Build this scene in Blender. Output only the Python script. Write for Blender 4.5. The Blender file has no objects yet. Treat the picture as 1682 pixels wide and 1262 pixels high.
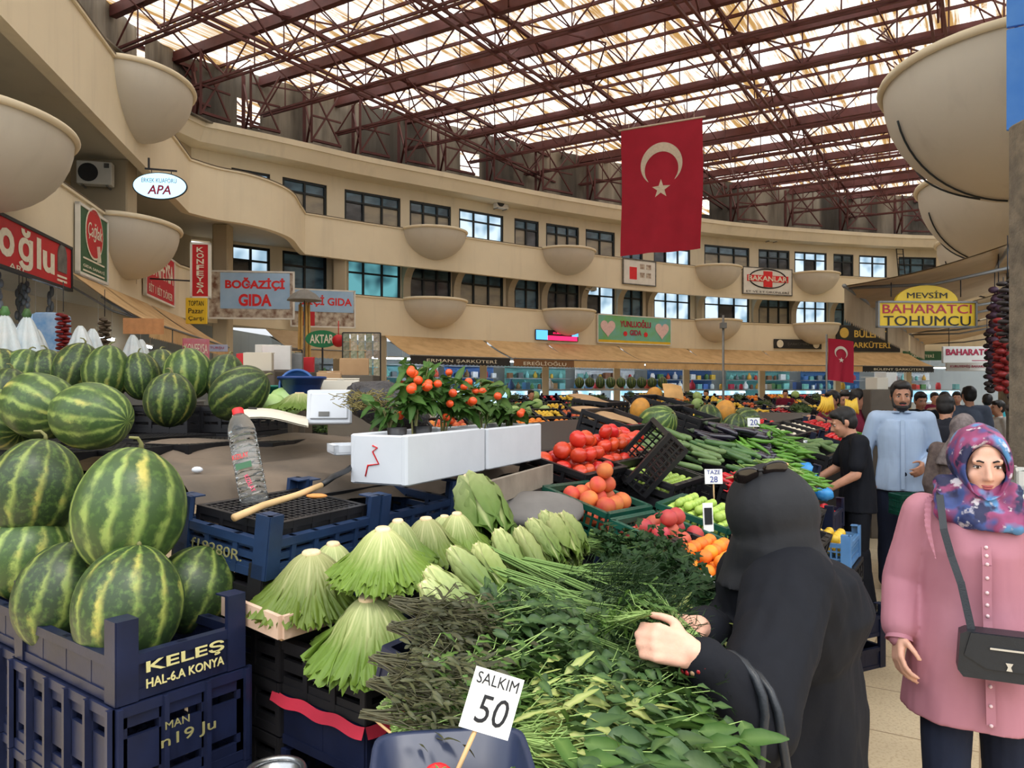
import bpy, bmesh, math, random
from mathutils import Vector, Matrix, Euler, noise as mnoise

# ------------------------------------------------------------------ camera, sky, lights, exposure
SC = bpy.context.scene
COL = SC.collection
F = 1263.0            # focal length in pixels of the 1682 x 1262 frame
CX, HY = 841.0, 640.0  # principal column, horizon row
EYE = 1.75

cam_d = bpy.data.cameras.new('camera')
cam_d.sensor_width = 36.0
cam_d.lens = F / 1682.0 * 36.0
cam_d.shift_y = 9.0 / 1682.0
cam_d.clip_start = 0.05
cam_d.clip_end = 300
cam = bpy.data.objects.new('camera', cam_d)
COL.objects.link(cam)
cam.location = (0, 0, EYE)
cam.rotation_euler = (math.pi / 2, 0, 0)
SC.camera = cam

SC.view_settings.view_transform = 'Standard'
SC.view_settings.look = 'None'
SC.view_settings.gamma = 1.0
SC.view_settings.use_curve_mapping = False
SC.view_settings.exposure = 1.0
SC.cycles.use_denoising = True
SC.cycles.max_bounces = 7
SC.cycles.diffuse_bounces = 4
SC.cycles.glossy_bounces = 2
SC.cycles.transmission_bounces = 5
SC.cycles.transparent_max_bounces = 8
SC.cycles.caustics_reflective = False
SC.cycles.caustics_refractive = False
SC.cycles.sample_clamp_indirect = 6.0

world = bpy.data.worlds.new('sky')
SC.world = world
world.use_nodes = True
_nt = world.node_tree
_nt.nodes.clear()
_wo = _nt.nodes.new('ShaderNodeOutputWorld')
_wb = _nt.nodes.new('ShaderNodeBackground')
_tc = _nt.nodes.new('ShaderNodeTexCoord'); _sp = _nt.nodes.new('ShaderNodeSeparateXYZ'); _cr = _nt.nodes.new('ShaderNodeValToRGB')
_nt.links.new(_tc.outputs['Generated'], _sp.inputs[0]); _nt.links.new(_sp.outputs[2], _cr.inputs[0]); _nt.links.new(_cr.outputs[0], _wb.inputs['Color'])
_cr.color_ramp.elements[0].position = 0.0; _cr.color_ramp.elements[0].color = (.16, .17, .18, 1)      # low sky darkened, standing in for unseen buildings that block level light
_cr.color_ramp.elements[1].position = 0.62; _cr.color_ramp.elements[1].color = (1.0, 1.04, 1.08, 1)
_wb.inputs['Strength'].default_value = 1.7
_nt.links.new(_wb.outputs[0], _wo.inputs[0])

sun_d = bpy.data.lights.new('sun', 'SUN')
sun_d.energy = 1.8
sun_d.angle = math.radians(12)
sun_d.color = (1.0, 0.95, 0.86)
sun = bpy.data.objects.new('sun', sun_d)
COL.objects.link(sun)
sun.rotation_euler = Euler((math.radians(22), math.radians(14), 0))

# ------------------------------------------------------------------ frames of reference
UX, UY = 0.52, 0.854           # along the aisle
VX, VY = -0.854, 0.52          # into the stall
def ST(s, t, z=0.0):
    return Vector((s * UX + t * VX, s * UY + t * VY, z))
AISLE = math.atan2(UY, UX)      # angle of the aisle direction
def PX(px, py, d):              # the point at depth d seen at a place in the photograph
    return Vector(((px - CX) / F * d, d, EYE - (py - HY) / F * d))
def PZ(px, py, z):              # the same, on a horizontal level
    return PX(px, py, (EYE - z) * F / (py - HY))
def PD(px, py, dz=0.0):         # the same, on the raked display of the long stall
    a = (px - CX) / F; b = -(py - HY) / F
    Y = (EYE - 0.91 - dz) / (0.27 * (VX * a + VY) - b)
    return PX(px, py, Y)
def rake(t):
    return 0.91 + 0.27 * t
R = random.Random(7)

# ------------------------------------------------------------------ mesh helpers
class MB:
    """collects shapes and links them as one mesh object"""
    def __init__(self):
        self.v = []; self.f = []; self.sm = []; self.a = {}
    def add(self, verts, faces, smooth=False, mtx=None):
        o = len(self.v)
        if mtx is not None:
            verts = [mtx @ Vector(p) for p in verts]
        self.v.extend([tuple(p) for p in verts])
        self.f.extend([tuple(i + o for i in f) for f in faces])
        self.sm.extend([smooth] * len(faces))
        return self
    def attr(self, i0, vals):
        for k, x in enumerate(vals): self.a[i0 + k] = x
        return self
    def box(self, c, s, mtx=None, rz=0.0):
        x, y, z = s[0] / 2, s[1] / 2, s[2] / 2
        vs = [Vector((sx * x, sy * y, sz * z)) for sz in (-1, 1) for sy in (-1, 1) for sx in (-1, 1)]
        if rz:
            r = Matrix.Rotation(rz, 3, 'Z'); vs = [r @ p for p in vs]
        vs = [p + Vector(c) for p in vs]
        fs = [(0, 2, 3, 1), (4, 5, 7, 6), (0, 1, 5, 4), (2, 6, 7, 3), (0, 4, 6, 2), (1, 3, 7, 5)]
        return self.add(vs, fs, False, mtx)
    def rbox(self, c, s, r=0.01, mtx=None):
        """box with chamfered vertical edges and softened top"""
        x, y, z = s[0] / 2, s[1] / 2, s[2] / 2
        r = min(r, x * .9, y * .9, z * .9)
        def ring(i, zz):
            a, b = x - i, y - i
            return [(-a + r, -b, zz), (a - r, -b, zz), (a, -b + r, zz), (a, b - r, zz), (a - r, b, zz), (-a + r, b, zz), (-a, b - r, zz), (-a, -b + r, zz)]
        vs = ring(r * .6, -z) + ring(0, -z + r * .6) + ring(0, z - r * .6) + ring(r * .6, z)
        fs = [tuple(range(7, -1, -1)), tuple(range(24, 32))]
        for k in range(3):
            for i in range(8):
                j = (i + 1) % 8
                fs.append((k * 8 + i, k * 8 + j, k * 8 + 8 + j, k * 8 + 8 + i))
        vs = [Vector(p) + Vector(c) for p in vs]
        return self.add(vs, fs, False, mtx)
    def bar(self, a, b, w, h=None, up=(0, 0, 1)):
        """rectangular bar from a to b"""
        a = Vector(a); b = Vector(b); h = h or w
        d = (b - a)
        if d.length < 1e-6: return self
        d.normalize()
        u = Vector(up)
        if abs(d.dot(u)) > 0.98: u = Vector((1, 0, 0))
        sx = d.cross(u).normalized(); sy = sx.cross(d).normalized()
        vs = []
        for p in (a, b):
            for i, j in ((-1, -1), (1, -1), (1, 1), (-1, 1)):
                vs.append(p + sx * i * w / 2 + sy * j * h / 2)
        fs = [(0, 3, 2, 1), (4, 5, 6, 7)] + [(i, (i + 1) % 4, 4 + (i + 1) % 4, 4 + i) for i in range(4)]
        return self.add(vs, fs)
    def tube(self, pts, r, n=8, cap=True, flat=1.0, smooth=True):
        pts = [Vector(p) for p in pts]
        rs = r if isinstance(r, (list, tuple)) else [r] * len(pts)
        vs = []; fs = []
        prev = None
        for i, p in enumerate(pts):
            if i == 0: d = pts[1] - p
            elif i == len(pts) - 1: d = p - pts[i - 1]
            else: d = pts[i + 1] - pts[i - 1]
            d.normalize()
            if prev is None:
                u = Vector((0, 0, 1)) if abs(d.z) < 0.9 else Vector((1, 0, 0))
            else: u = prev
            sx = d.cross(u).normalized(); sy = sx.cross(d).normalized()
            prev = sy
            for k in range(n):
                an = 2 * math.pi * k / n
                vs.append(p + sx * math.cos(an) * rs[i] + sy * math.sin(an) * rs[i] * flat)
        for i in range(len(pts) - 1):
            for k in range(n):
                j = (k + 1) % n
                fs.append((i * n + k, i * n + j, (i + 1) * n + j, (i + 1) * n + k))
        if cap:
            fs.append(tuple(range(n - 1, -1, -1))); fs.append(tuple(range((len(pts) - 1) * n, len(pts) * n)))
        return self.add(vs, fs, smooth)
    def lathe(self, prof, n=20, mtx=None, smooth=True, sx=1.0, sy=1.0):
        """prof: (radius, z) from bottom to top"""
        vs = []; fs = []
        for r, z in prof:
            for k in range(n):
                a = 2 * math.pi * k / n
                vs.append((math.cos(a) * r * sx, math.sin(a) * r * sy, z))
        for i in range(len(prof) - 1):
            for k in range(n):
                j = (k + 1) % n
                fs.append((i * n + k, i * n + j, (i + 1) * n + j, (i + 1) * n + k))
        fs.append(tuple(range(n - 1, -1, -1))); fs.append(tuple(range((len(prof) - 1) * n, len(prof) * n)))
        return self.add(vs, fs, smooth, mtx)
    def ball(self, c=(0, 0, 0), r=(1, 1, 1), n=16, m=10, mtx=None, fn=None):
        vs = [Vector((0, 0, -1))]
        for i in range(1, m):
            th = -math.pi / 2 + math.pi * i / m
            for k in range(n):
                a = 2 * math.pi * k / n
                vs.append(Vector((math.cos(th) * math.cos(a), math.cos(th) * math.sin(a), math.sin(th))))
        vs.append(Vector((0, 0, 1)))
        fs = [(0, 1 + (k + 1) % n, 1 + k) for k in range(n)]
        for i in range(m - 2):
            for k in range(n):
                j = (k + 1) % n
                fs.append((1 + i * n + k, 1 + i * n + j, 1 + (i + 1) * n + j, 1 + (i + 1) * n + k))
        t = len(vs) - 1; b = 1 + (m - 2) * n
        fs += [(b + k, b + (k + 1) % n, t) for k in range(n)]
        if fn: vs = [fn(p) for p in vs]
        if not isinstance(r, (tuple, list, Vector)): r = (r, r, r)
        vs = [Vector((p.x * r[0], p.y * r[1], p.z * r[2])) + Vector(c) for p in vs]
        return self.add(vs, fs, True, mtx)
    def prism(self, poly, y0, y1, mtx=None, smooth=False):
        """poly in (x, z), extruded along y"""
        n = len(poly)
        vs = [(x, y0, z) for x, z in poly] + [(x, y1, z) for x, z in poly]
        fs = [tuple(range(n)), tuple(range(2 * n - 1, n - 1, -1))] + [(i, i + n, (i + 1) % n + n, (i + 1) % n) for i in range(n)]
        return self.add(vs, fs, smooth, mtx)
    def grid(self, nx, ny, fn, smooth=True):
        vs = [fn(i / nx, j / ny) for j in range(ny + 1) for i in range(nx + 1)]
        fs = [(j * (nx + 1) + i, j * (nx + 1) + i + 1, (j + 1) * (nx + 1) + i + 1, (j + 1) * (nx + 1) + i) for j in range(ny) for i in range(nx)]
        return self.add(vs, fs, smooth)
    def mesh(self, name, mat):
        me = bpy.data.meshes.new(name)
        me.from_pydata(self.v, [], self.f)
        if self.sm: me.polygons.foreach_set('use_smooth', self.sm)
        for m in (mat if isinstance(mat, (list, tuple)) else [mat]):
            me.materials.append(m)
        if self.a:
            at = me.attributes.new('rib', 'FLOAT', 'POINT')
            at.data.foreach_set('value', [self.a.get(i, 0.0) for i in range(len(self.v))])
        me.update()
        return me
    def build(self, name, mat, parent=None, loc=None, rot=None):
        o = bpy.data.objects.new(name, self.mesh(name, mat))
        COL.objects.link(o)
        if parent is not None: o.parent = parent
        if loc is not None: o.location = loc
        if rot is not None: o.rotation_euler = rot
        return o

def tag(o, label, cat, group=None):
    if len(label.split()) > 16: print('LONG', label)
    o['label'] = label; o['category'] = cat
    if group: o['group'] = group
    return o
def struct(o):
    o['kind'] = 'structure'; return o
def root(name, loc=(0, 0, 0), rot=(0, 0, 0), label=None, cat=None, group=None):
    o = bpy.data.objects.new(name, None)
    o.empty_display_size = 0.05
    COL.objects.link(o); o.location = loc
    if isinstance(rot, Matrix): o.rotation_euler = rot.to_euler()
    else: o.rotation_euler = rot
    if label: tag(o, label, cat, group)
    return o
KIDS = {}
def mk(name, me, parent=None, loc=None, rot=None, scale=None):
    o = bpy.data.objects.new(name, me); COL.objects.link(o)
    if parent is not None: o.parent = parent
    if loc is not None: o.location = loc
    if rot is not None: o.rotation_euler = rot.to_euler() if isinstance(rot, Matrix) else rot
    if scale is not None: o.scale = scale if isinstance(scale, (tuple, list, Vector)) else (scale,) * 3
    return o
def children(o):
    return [c for c in COL.objects if c.parent == o]
def kit(rt, kids):
    """remember the parts of a first-built thing so that it can be copied"""
    KIDS[rt.name] = kids; return rt
def dup(rt, loc, rot=(0, 0, 0), scale=1.0, label=None, group=None):
    r = rt.copy(); COL.objects.link(r)
    r.location = loc
    r.rotation_euler = rot.to_euler() if isinstance(rot, Matrix) else rot
    r.scale = (scale,) * 3 if not isinstance(scale, (tuple, list)) else scale
    if label: r['label'] = label
    if group: r['group'] = group
    for c in KIDS.get(rt.name, []):
        d = c.copy(); COL.objects.link(d); d.parent = r
        for g in KIDS.get(c.name, []):
            e = g.copy(); COL.objects.link(e); e.parent = d
    return r
def place(o, loc, rot=(0, 0, 0), scale=1.0):
    o.location = loc
    o.rotation_euler = rot.to_euler() if isinstance(rot, Matrix) else rot
    o.scale = (scale,) * 3 if not isinstance(scale, (tuple, list)) else scale
    return o
def frame(xdir, up=(0, 0, 1)):
    """rotation matrix with local x along xdir and local z near up"""
    x = Vector(xdir).normalized(); z = Vector(up)
    y = z.cross(x).normalized(); z = x.cross(y).normalized()
    return Matrix((x, y, z)).transposed()

# ------------------------------------------------------------------ materials
def lin(c):
    if isinstance(c, str):
        c = c.lstrip('#'); c = [int(c[i:i + 2], 16) for i in (0, 2, 4)]
    out = []
    for x in c[:3]:
        x = x / 255.0
        out.append(x / 12.92 if x <= 0.04045 else ((x + 0.055) / 1.055) ** 2.4)
    return (out[0], out[1], out[2], 1.0)
class N:
    """small node-tree writer"""
    def __init__(self, name):
        self.m = bpy.data.materials.new(name); self.m.use_nodes = True
        self.t = self.m.node_tree; self.t.nodes.clear()
        self.out = self.t.nodes.new('ShaderNodeOutputMaterial')
    def n(self, typ, **kw):
        nd = self.t.nodes.new(typ)
        for k, v in kw.items():
            if k.startswith('_'): setattr(nd, k[1:], v)
            else:
                key = int(k[1:]) if k[0] == 'i' and k[1:].isdigit() else k.replace('__', ' ')
                s = nd.inputs[key]
                if hasattr(v, 'node') and hasattr(v, 'is_linked'): self.t.links.new(v, s)
                else: s.default_value = v
        return nd
    def link(self, a, b): self.t.links.new(a, b)
    def math(self, op, a, b=None, c=None):
        nd = self.t.nodes.new('ShaderNodeMath'); nd.operation = op
        for i, v in enumerate((a, b, c)):
            if v is None: continue
            if hasattr(v, 'node'): self.t.links.new(v, nd.inputs[i])
            else: nd.inputs[i].default_value = v
        return nd.outputs[0]
    def mix(self, f, a, b, mode='MIX'):
        nd = self.t.nodes.new('ShaderNodeMix'); nd.data_type = 'RGBA'; nd.blend_type = mode
        for s, v in ((nd.inputs[0], f), (nd.inputs[6], a), (nd.inputs[7], b)):
            if hasattr(v, 'node'): self.t.links.new(v, s)
            else: s.default_value = v
        return nd.outputs[2]
    def ramp(self, f, stops, interp='LINEAR'):
        nd = self.t.nodes.new('ShaderNodeValToRGB'); cr = nd.color_ramp; cr.interpolation = interp
        while len(cr.elements) < len(stops): cr.elements.new(0.5)
        for e, (p, c) in zip(cr.elements, stops):
            e.position = p; e.color = c
        self.t.links.new(f, nd.inputs[0]); return nd.outputs[0]
    def coord(self, kind='Object'):
        return self.t.nodes.new('ShaderNodeTexCoord').outputs[kind]
    def noise(self, vec, scale, detail=3.0, rough=0.55):
        nd = self.n('ShaderNodeTexNoise', Scale=scale, Detail=detail, Roughness=rough)
        if vec is not None: self.link(vec, nd.inputs['Vector'])
        return nd.outputs[0]
    def mapping(self, vec, scale=(1, 1, 1), rot=(0, 0, 0), loc=(0, 0, 0)):
        nd = self.t.nodes.new('ShaderNodeMapping')
        nd.inputs['Scale'].default_value = scale; nd.inputs['Rotation'].default_value = rot; nd.inputs['Location'].default_value = loc
        self.link(vec, nd.inputs[0]); return nd.outputs[0]
    def bsdf(self, col, rough=0.6, metal=0.0, spec=0.4, bump=None, bump_s=0.3, bump_d=0.01, **kw):
        nd = self.t.nodes.new('ShaderNodeBsdfPrincipled')
        for s, v in (('Base Color', col), ('Roughness', rough), ('Metallic', metal), ('Specular IOR Level', spec)):
            if hasattr(v, 'node'): self.link(v, nd.inputs[s])
            else: nd.inputs[s].default_value = v
        for k, v in kw.items():
            nd.inputs[k.replace('_', ' ')].default_value = v
        if bump is not None:
            b = self.t.nodes.new('ShaderNodeBump'); b.inputs['Strength'].default_value = bump_s; b.inputs['Distance'].default_value = bump_d
            self.link(bump, b.inputs['Height']); self.link(b.outputs[0], nd.inputs['Normal'])
        self.link(nd.outputs[0], self.out.inputs[0]); return nd
MATS = {}
def mat(name, col, rough=0.6, col2=None, scale=12.0, amount=0.5, rnd=0.0, bump=0.15, metal=0.0, spec=0.4, bump_d=0.004, hue=0.0, **kw):
    """general two-tone noisy surface; rnd changes the value, hue the tint from one object to the next"""
    if name in MATS: return MATS[name]
    b = N(name)
    co = b.coord()
    nz = b.noise(co, scale, 4.0)
    c1 = lin(col)
    c2 = lin(col2) if col2 else tuple(x * 0.72 for x in c1[:3]) + (1,)
    f = b.math('MULTIPLY', b.ramp(nz, [(0.35, (0, 0, 0, 1)), (0.68, (1, 1, 1, 1))]), amount)
    c = b.mix(f, c1, c2)
    if rnd or hue:
        oi = b.t.nodes.new('ShaderNodeObjectInfo')
        hs = b.t.nodes.new('ShaderNodeHueSaturation')
        b.link(b.math('MULTIPLY_ADD', oi.outputs['Random'], 2 * rnd, 1 - rnd), hs.inputs['Value'])
        b.link(b.math('MULTIPLY_ADD', b.math('FRACT', b.math('MULTIPLY', oi.outputs['Random'], 7.31)), 2 * hue, 0.5 - hue), hs.inputs['Hue'])
        b.link(c, hs.inputs['Color']); c = hs.outputs[0]
    fine = b.noise(co, scale * 6, 2.0)
    b.bsdf(c, rough, metal, spec, bump=fine if bump else None, bump_s=bump, bump_d=bump_d, **kw)
    MATS[name] = b.m
    return b.m
def glow(name, col, strength, col2=None, scale=4.0):
    if name in MATS: return MATS[name]
    b = N(name)
    e = b.t.nodes.new('ShaderNodeEmission')
    if col2:
        b.link(b.mix(b.ramp(b.noise(b.coord(), scale, 2.0), [(0.42, (0, 0, 0, 1)), (0.58, (1, 1, 1, 1))]), lin(col), lin(col2)), e.inputs[0])
    else: e.inputs[0].default_value = lin(col)
    e.inputs[1].default_value = strength
    b.link(e.outputs[0], b.out.inputs[0])
    MATS[name] = b.m
    return b.m

# ------------------------------------------------------------------ lettering
_TXT = {}
def text_mesh(body, w, h, mat_, depth=0.004, bold=0.0, shear=0.0, spacing=1.0, line=1.0, align='CENTER'):
    key = (body, round(w, 3), round(h, 3), mat_.name, bold, shear)
    if key in _TXT: return _TXT[key]
    cu = bpy.data.curves.new('lettering', 'FONT')
    cu.body = body; cu.extrude = 0.02; cu.offset = bold; cu.shear = shear; cu.space_character = spacing; cu.space_line = line
    cu.align_x = align; cu.resolution_u = 3
    ob = bpy.data.objects.new('lettering', cu); COL.objects.link(ob)
    dg = bpy.context.evaluated_depsgraph_get()
    me = bpy.data.meshes.new_from_object(ob.evaluated_get(dg))
    bpy.data.objects.remove(ob); bpy.data.curves.remove(cu)
    xs = [v.co.x for v in me.vertices]; ys = [v.co.y for v in me.vertices]
    if xs:
        x0, x1, y0, y1 = min(xs), max(xs), min(ys), max(ys)
        for v in me.vertices:
            v.co = Vector(((v.co.x - (x0 + x1) / 2) / (x1 - x0 + 1e-6) * w, (v.co.y - (y0 + y1) / 2) / (y1 - y0 + 1e-6) * h, v.co.z / 0.04 * depth + depth / 2))
    me.materials.clear(); me.materials.append(mat_)
    me.name = 'lettering'
    _TXT[key] = me
    return me
TXR = Matrix(((1, 0, 0), (0, 0, -1), (0, 1, 0)))   # text plane xy -> board plane xz, facing -y
def letter(body, w, h, mat_, parent, x=0.0, z=0.0, y=-0.012, depth=0.004, name='lettering', roll=0.0, **kw):
    o = mk(name, text_mesh(body, w, h, mat_, depth, **kw), parent)
    o.location = (x, y, z); o.rotation_euler = (Matrix.Rotation(0, 3, 'Z') @ TXR @ Matrix.Rotation(roll, 3, 'Z')).to_euler()
    return o
# ------------------------------------------------------------------ building materials
def wall_paint(name, col, stain=0.35):
    b = N(name)
    co = b.coord()
    n1 = b.noise(co, 0.5, 5, .6)
    n2 = b.noise(b.mapping(co, (1.2, 1.2, .12)), 2.0, 4)
    c = b.mix(b.math('MULTIPLY', b.ramp(n1, [(.4, (0, 0, 0, 1)), (.75, (1, 1, 1, 1))]), stain), lin(col), tuple(x * .74 for x in lin(col)[:3]) + (1,))
    c = b.mix(b.math('MULTIPLY', b.ramp(n2, [(.55, (0, 0, 0, 1)), (.78, (1, 1, 1, 1))]), stain * .8), c, tuple(x * .6 for x in lin(col)[:3]) + (1,))
    b.bsdf(c, .75, spec=.2, bump=b.noise(co, 30, 2), bump_s=.08)
    return b.m
M_WALL = wall_paint('cream_paint', (234, 222, 196))
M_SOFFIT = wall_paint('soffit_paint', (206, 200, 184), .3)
M_BOWL = wall_paint('bowl_paint', (208, 202, 190), .35)
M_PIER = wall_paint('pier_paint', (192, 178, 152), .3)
M_FRAME = mat('window_frame_paint', (30, 38, 42), .45, bump=0)
M_STEEL = mat('truss_paint', (98, 52, 50), .6, (72, 40, 40), 3, .6)
M_RAIL = mat('lip_dark', (96, 84, 68), .6)

def roof_mat():
    b = N('roof_sheet')
    co = b.coord()
    nz = b.noise(b.mapping(co, (.25, .9, 1)), .9, 6, .65)
    st = b.noise(b.mapping(co, (.12, 3.2, 1)), 1.6, 4, .6)
    w = b.n('ShaderNodeTexWave', Scale=2.6, Distortion=.3, _wave_type='BANDS', _bands_direction='Y')
    b.link(co, w.inputs['Vector'])
    f = b.math('MULTIPLY', b.ramp(nz, [(.32, (0, 0, 0, 1)), (.5, (1, 1, 1, 1))]), b.ramp(st, [(.34, (.1, .1, .1, 1)), (.56, (1, 1, 1, 1))]))
    c = b.mix(f, lin((240, 240, 238)), lin((116, 88, 50)))
    c = b.mix(b.math('MULTIPLY', b.ramp(w.outputs[0], [(.05, (1, 1, 1, 1)), (.35, (0, 0, 0, 1))]), .35), c, lin((120, 96, 64)))
    tr = b.t.nodes.new('ShaderNodeBsdfTranslucent'); b.link(c, tr.inputs[0])
    df = b.t.nodes.new('ShaderNodeBsdfDiffuse'); b.link(c, df.inputs[0])
    mx = b.t.nodes.new('ShaderNodeMixShader'); mx.inputs[0].default_value = .12
    b.link(tr.outputs[0], mx.inputs[1]); b.link(df.outputs[0], mx.inputs[2]); b.link(mx.outputs[0], b.out.inputs[0])
    return b.m
M_ROOF = roof_mat()
def clad_mat():
    b = N('ribbed_cladding')
    co = b.coord()
    n1 = b.noise(b.mapping(co, (1, 1, .15)), 1.2, 5, .6)
    n2 = b.noise(b.mapping(co, (.6, .6, .02)), .5, 2, .5)
    c = b.mix(b.ramp(n1, [(.35, (0, 0, 0, 1)), (.7, (1, 1, 1, 1))]), lin((168, 160, 146)), lin((92, 86, 78)))
    c = b.mix(b.ramp(n2, [(.52, (0, 0, 0, 1)), (.56, (.75, .75, .75, 1))]), c, lin((62, 60, 58)))
    b.bsdf(c, .7, spec=.2)
    return b.m
M_CLAD = clad_mat()
def floor_mat():
    b = N('terrazzo_floor')
    co = b.mapping(b.coord(), (1, 1, 1), (0, 0, -AISLE))
    br = b.n('ShaderNodeTexBrick', Scale=1.0, Mortar__Size=.006, Brick__Width=.62, Row__Height=.62, _offset=0.0)
    b.link(co, br.inputs['Vector'])
    br.inputs['Color1'].default_value = lin((222, 204, 172)); br.inputs['Color2'].default_value = lin((205, 186, 152)); br.inputs['Mortar'].default_value = lin((150, 128, 100))
    n = b.noise(co, 60, 3); n2 = b.noise(co, 2.0, 4)
    c = b.mix(b.math('MULTIPLY', b.ramp(n, [(.48, (0, 0, 0, 1)), (.66, (1, 1, 1, 1))]), .5), br.outputs[0], lin((168, 140, 104)))
    c = b.mix(b.math('MULTIPLY', b.ramp(n2, [(.4, (0, 0, 0, 1)), (.7, (1, 1, 1, 1))]), .3), c, lin((150, 130, 104)))
    b.bsdf(c, .38, spec=.4, bump=n, bump_s=.03)
    return b.m
M_FLOOR = floor_mat()
def pane_mat(name, c1, c2, rough=.12, spec=.6):
    b = N(name)
    co = b.coord()
    n = b.noise(b.mapping(co, (.5, .5, 1.2)), 1.6, 3)
    b.bsdf(b.mix(b.ramp(n, [(.42, (0, 0, 0, 1)), (.6, (1, 1, 1, 1))]), lin(c1), lin(c2)), rough, spec=spec)
    return b.m
PANES = [pane_mat('pane_dark_teal', (44, 62, 70), (84, 108, 118)), pane_mat('pane_blind', (176, 166, 144), (148, 142, 130), .3),
         pane_mat('pane_sky_blue', (104, 142, 168), (70, 96, 116)), pane_mat('pane_slate', (52, 56, 64), (84, 88, 96)),
         glow('pane_lit_white', (206, 226, 240), .7, (130, 160, 180), .8), glow('pane_lit_teal', (120, 196, 204), .38, (44, 80, 92), .7)]

# ------------------------------------------------------------------ plan lines of the hall
def catmull(pts, per=6):
    P = [Vector((p[0], p[1])) for p in pts]
    P = [P[0] * 2 - P[1]] + P + [P[-1] * 2 - P[-2]]
    out = []
    for i in range(1, len(P) - 2):
        for k in range(per):
            t = k / per
            a, b, c, d = P[i - 1], P[i], P[i + 1], P[i + 2]
            out.append(.5 * ((2 * b) + (c - a) * t + (2 * a - 5 * b + 4 * c - d) * t * t + (3 * b - a - 3 * c + d) * t ** 3))
    out.append(P[-2]); return out
def offset(line, d):
    out = []
    for i, p in enumerate(line):
        a = line[max(i - 1, 0)]; b = line[min(i + 1, len(line) - 1)]
        t = (b - a).normalized(); out.append(p + Vector((-t.y, t.x)) * d)
    return out
V2 = lambda x, y: Vector((x, y))
FAC = catmull([(-10.3, 25.5), (-7.86, 27.5), (-5.63, 29.5), (-2.3, 32), (1.63, 35), (6.29, 38), (11.65, 41), (17.3, 43), (23.2, 44.5), (28.8, 45.0)])
FARP = [p for p in FAC if p.x > -7.8]
LW = lambda y: -6.7 - .2 * (y - 10.1)
UP = [V2(LW(y), y) for y in (2, 6, 10, 14, 18, 21.3)] + catmull([(-8.95, 21.3), (-8.5, 22.15), (-7.9, 22.7), (-7.4, 23.6), (-7.15, 24.9), (-7.35, 26.6), (-7.5, 27.85)], 4)[1:] + FARP[1:]
LOW = [V2(LW(y) - .5, y) for y in (2, 6, 10, 14, 18, 22.2)] + [V2(-9.5, 24.0), V2(-8.7, 25.6)] + FARP
BWF = offset(FAC, 1.1)
BW = [V2(-11.2, y) for y in (2, 8, 14, 20, 24.4)] + [p for p in BWF if p.x > -11.1]
COR = [V2(-11.0, y) for y in (2, 8, 14, 20, 24.3)] + [p for p in offset(FAC, .35) if p.x > -10.8]
CLAD = [V2(-12.2, y) for y in (2, 8, 14, 20, 25.0)] + [p for p in offset(FAC, 2.0) if p.x > -12.0]
RWX = lambda y: .62 * y + .45
RW = [V2(RWX(y), y) for y in (3.6, 8, 12, 18, 24, 30, 36, 42, 44.6)]

def ray_on(line, px):
    k = (px - CX) / F
    for a, b in zip(line, line[1:]):
        fa = a.x - k * a.y; fb = b.x - k * b.y
        if fa == 0 or fa * fb < 0:
            t = fa / (fa - fb); return a.lerp(b, t)
    e = min((line[0], line[-1]), key=lambda p: abs(p.x / max(p.y, .1) - k))
    return e.copy()
def between(line, px0, px1, n=3):
    return [ray_on(line, px0 + (px1 - px0) * i / n) for i in range(n + 1)]
def ribbon(mb, line, sec, closed=True, smooth=False):
    """sweep a section of (outward offset, z) along a plan line"""
    rows = [[Vector((q.x, q.y, z)) for q in offset(line, o)] for o, z in sec] if len(line) > 1 else []
    lines = {}
    vs = []; fs = []
    n = len(line); m = len(sec)
    for r in rows: vs.extend(r)
    for j in range(m if closed else m - 1):
        j2 = (j + 1) % m
        for i in range(n - 1):
            fs.append((j * n + i, j * n + i + 1, j2 * n + i + 1, j2 * n + i))
    if closed:
        fs.append(tuple(j * n for j in range(m))); fs.append(tuple(j * n + n - 1 for j in reversed(range(m))))
    mb.add(vs, fs, smooth); return mb
from mathutils.geometry import tessellate_polygon
def slab(name, poly, z0, z1, m):
    n = len(poly)
    tris = tessellate_polygon([[Vector((p.x, p.y, 0)) for p in poly]])
    mb = MB()
    vs = [(p.x, p.y, z0) for p in poly] + [(p.x, p.y, z1) for p in poly]
    fs = [tuple(t) for t in tris] + [tuple(i + n for i in t) for t in tris] + [(i, (i + 1) % n, (i + 1) % n + n, i + n) for i in range(n)]
    mb.add(vs, fs)
    return struct(mb.build(name, m))

# floor
fl = MB(); fl.add([(-16, -3, 0), (34, -3, 0), (34, 50, 0), (-16, 50, 0)], [(0, 1, 2, 3)])
struct(fl.build('floor', M_FLOOR))

Z1, Z2, Z3 = 5.35, 8.15, 10.7
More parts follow.
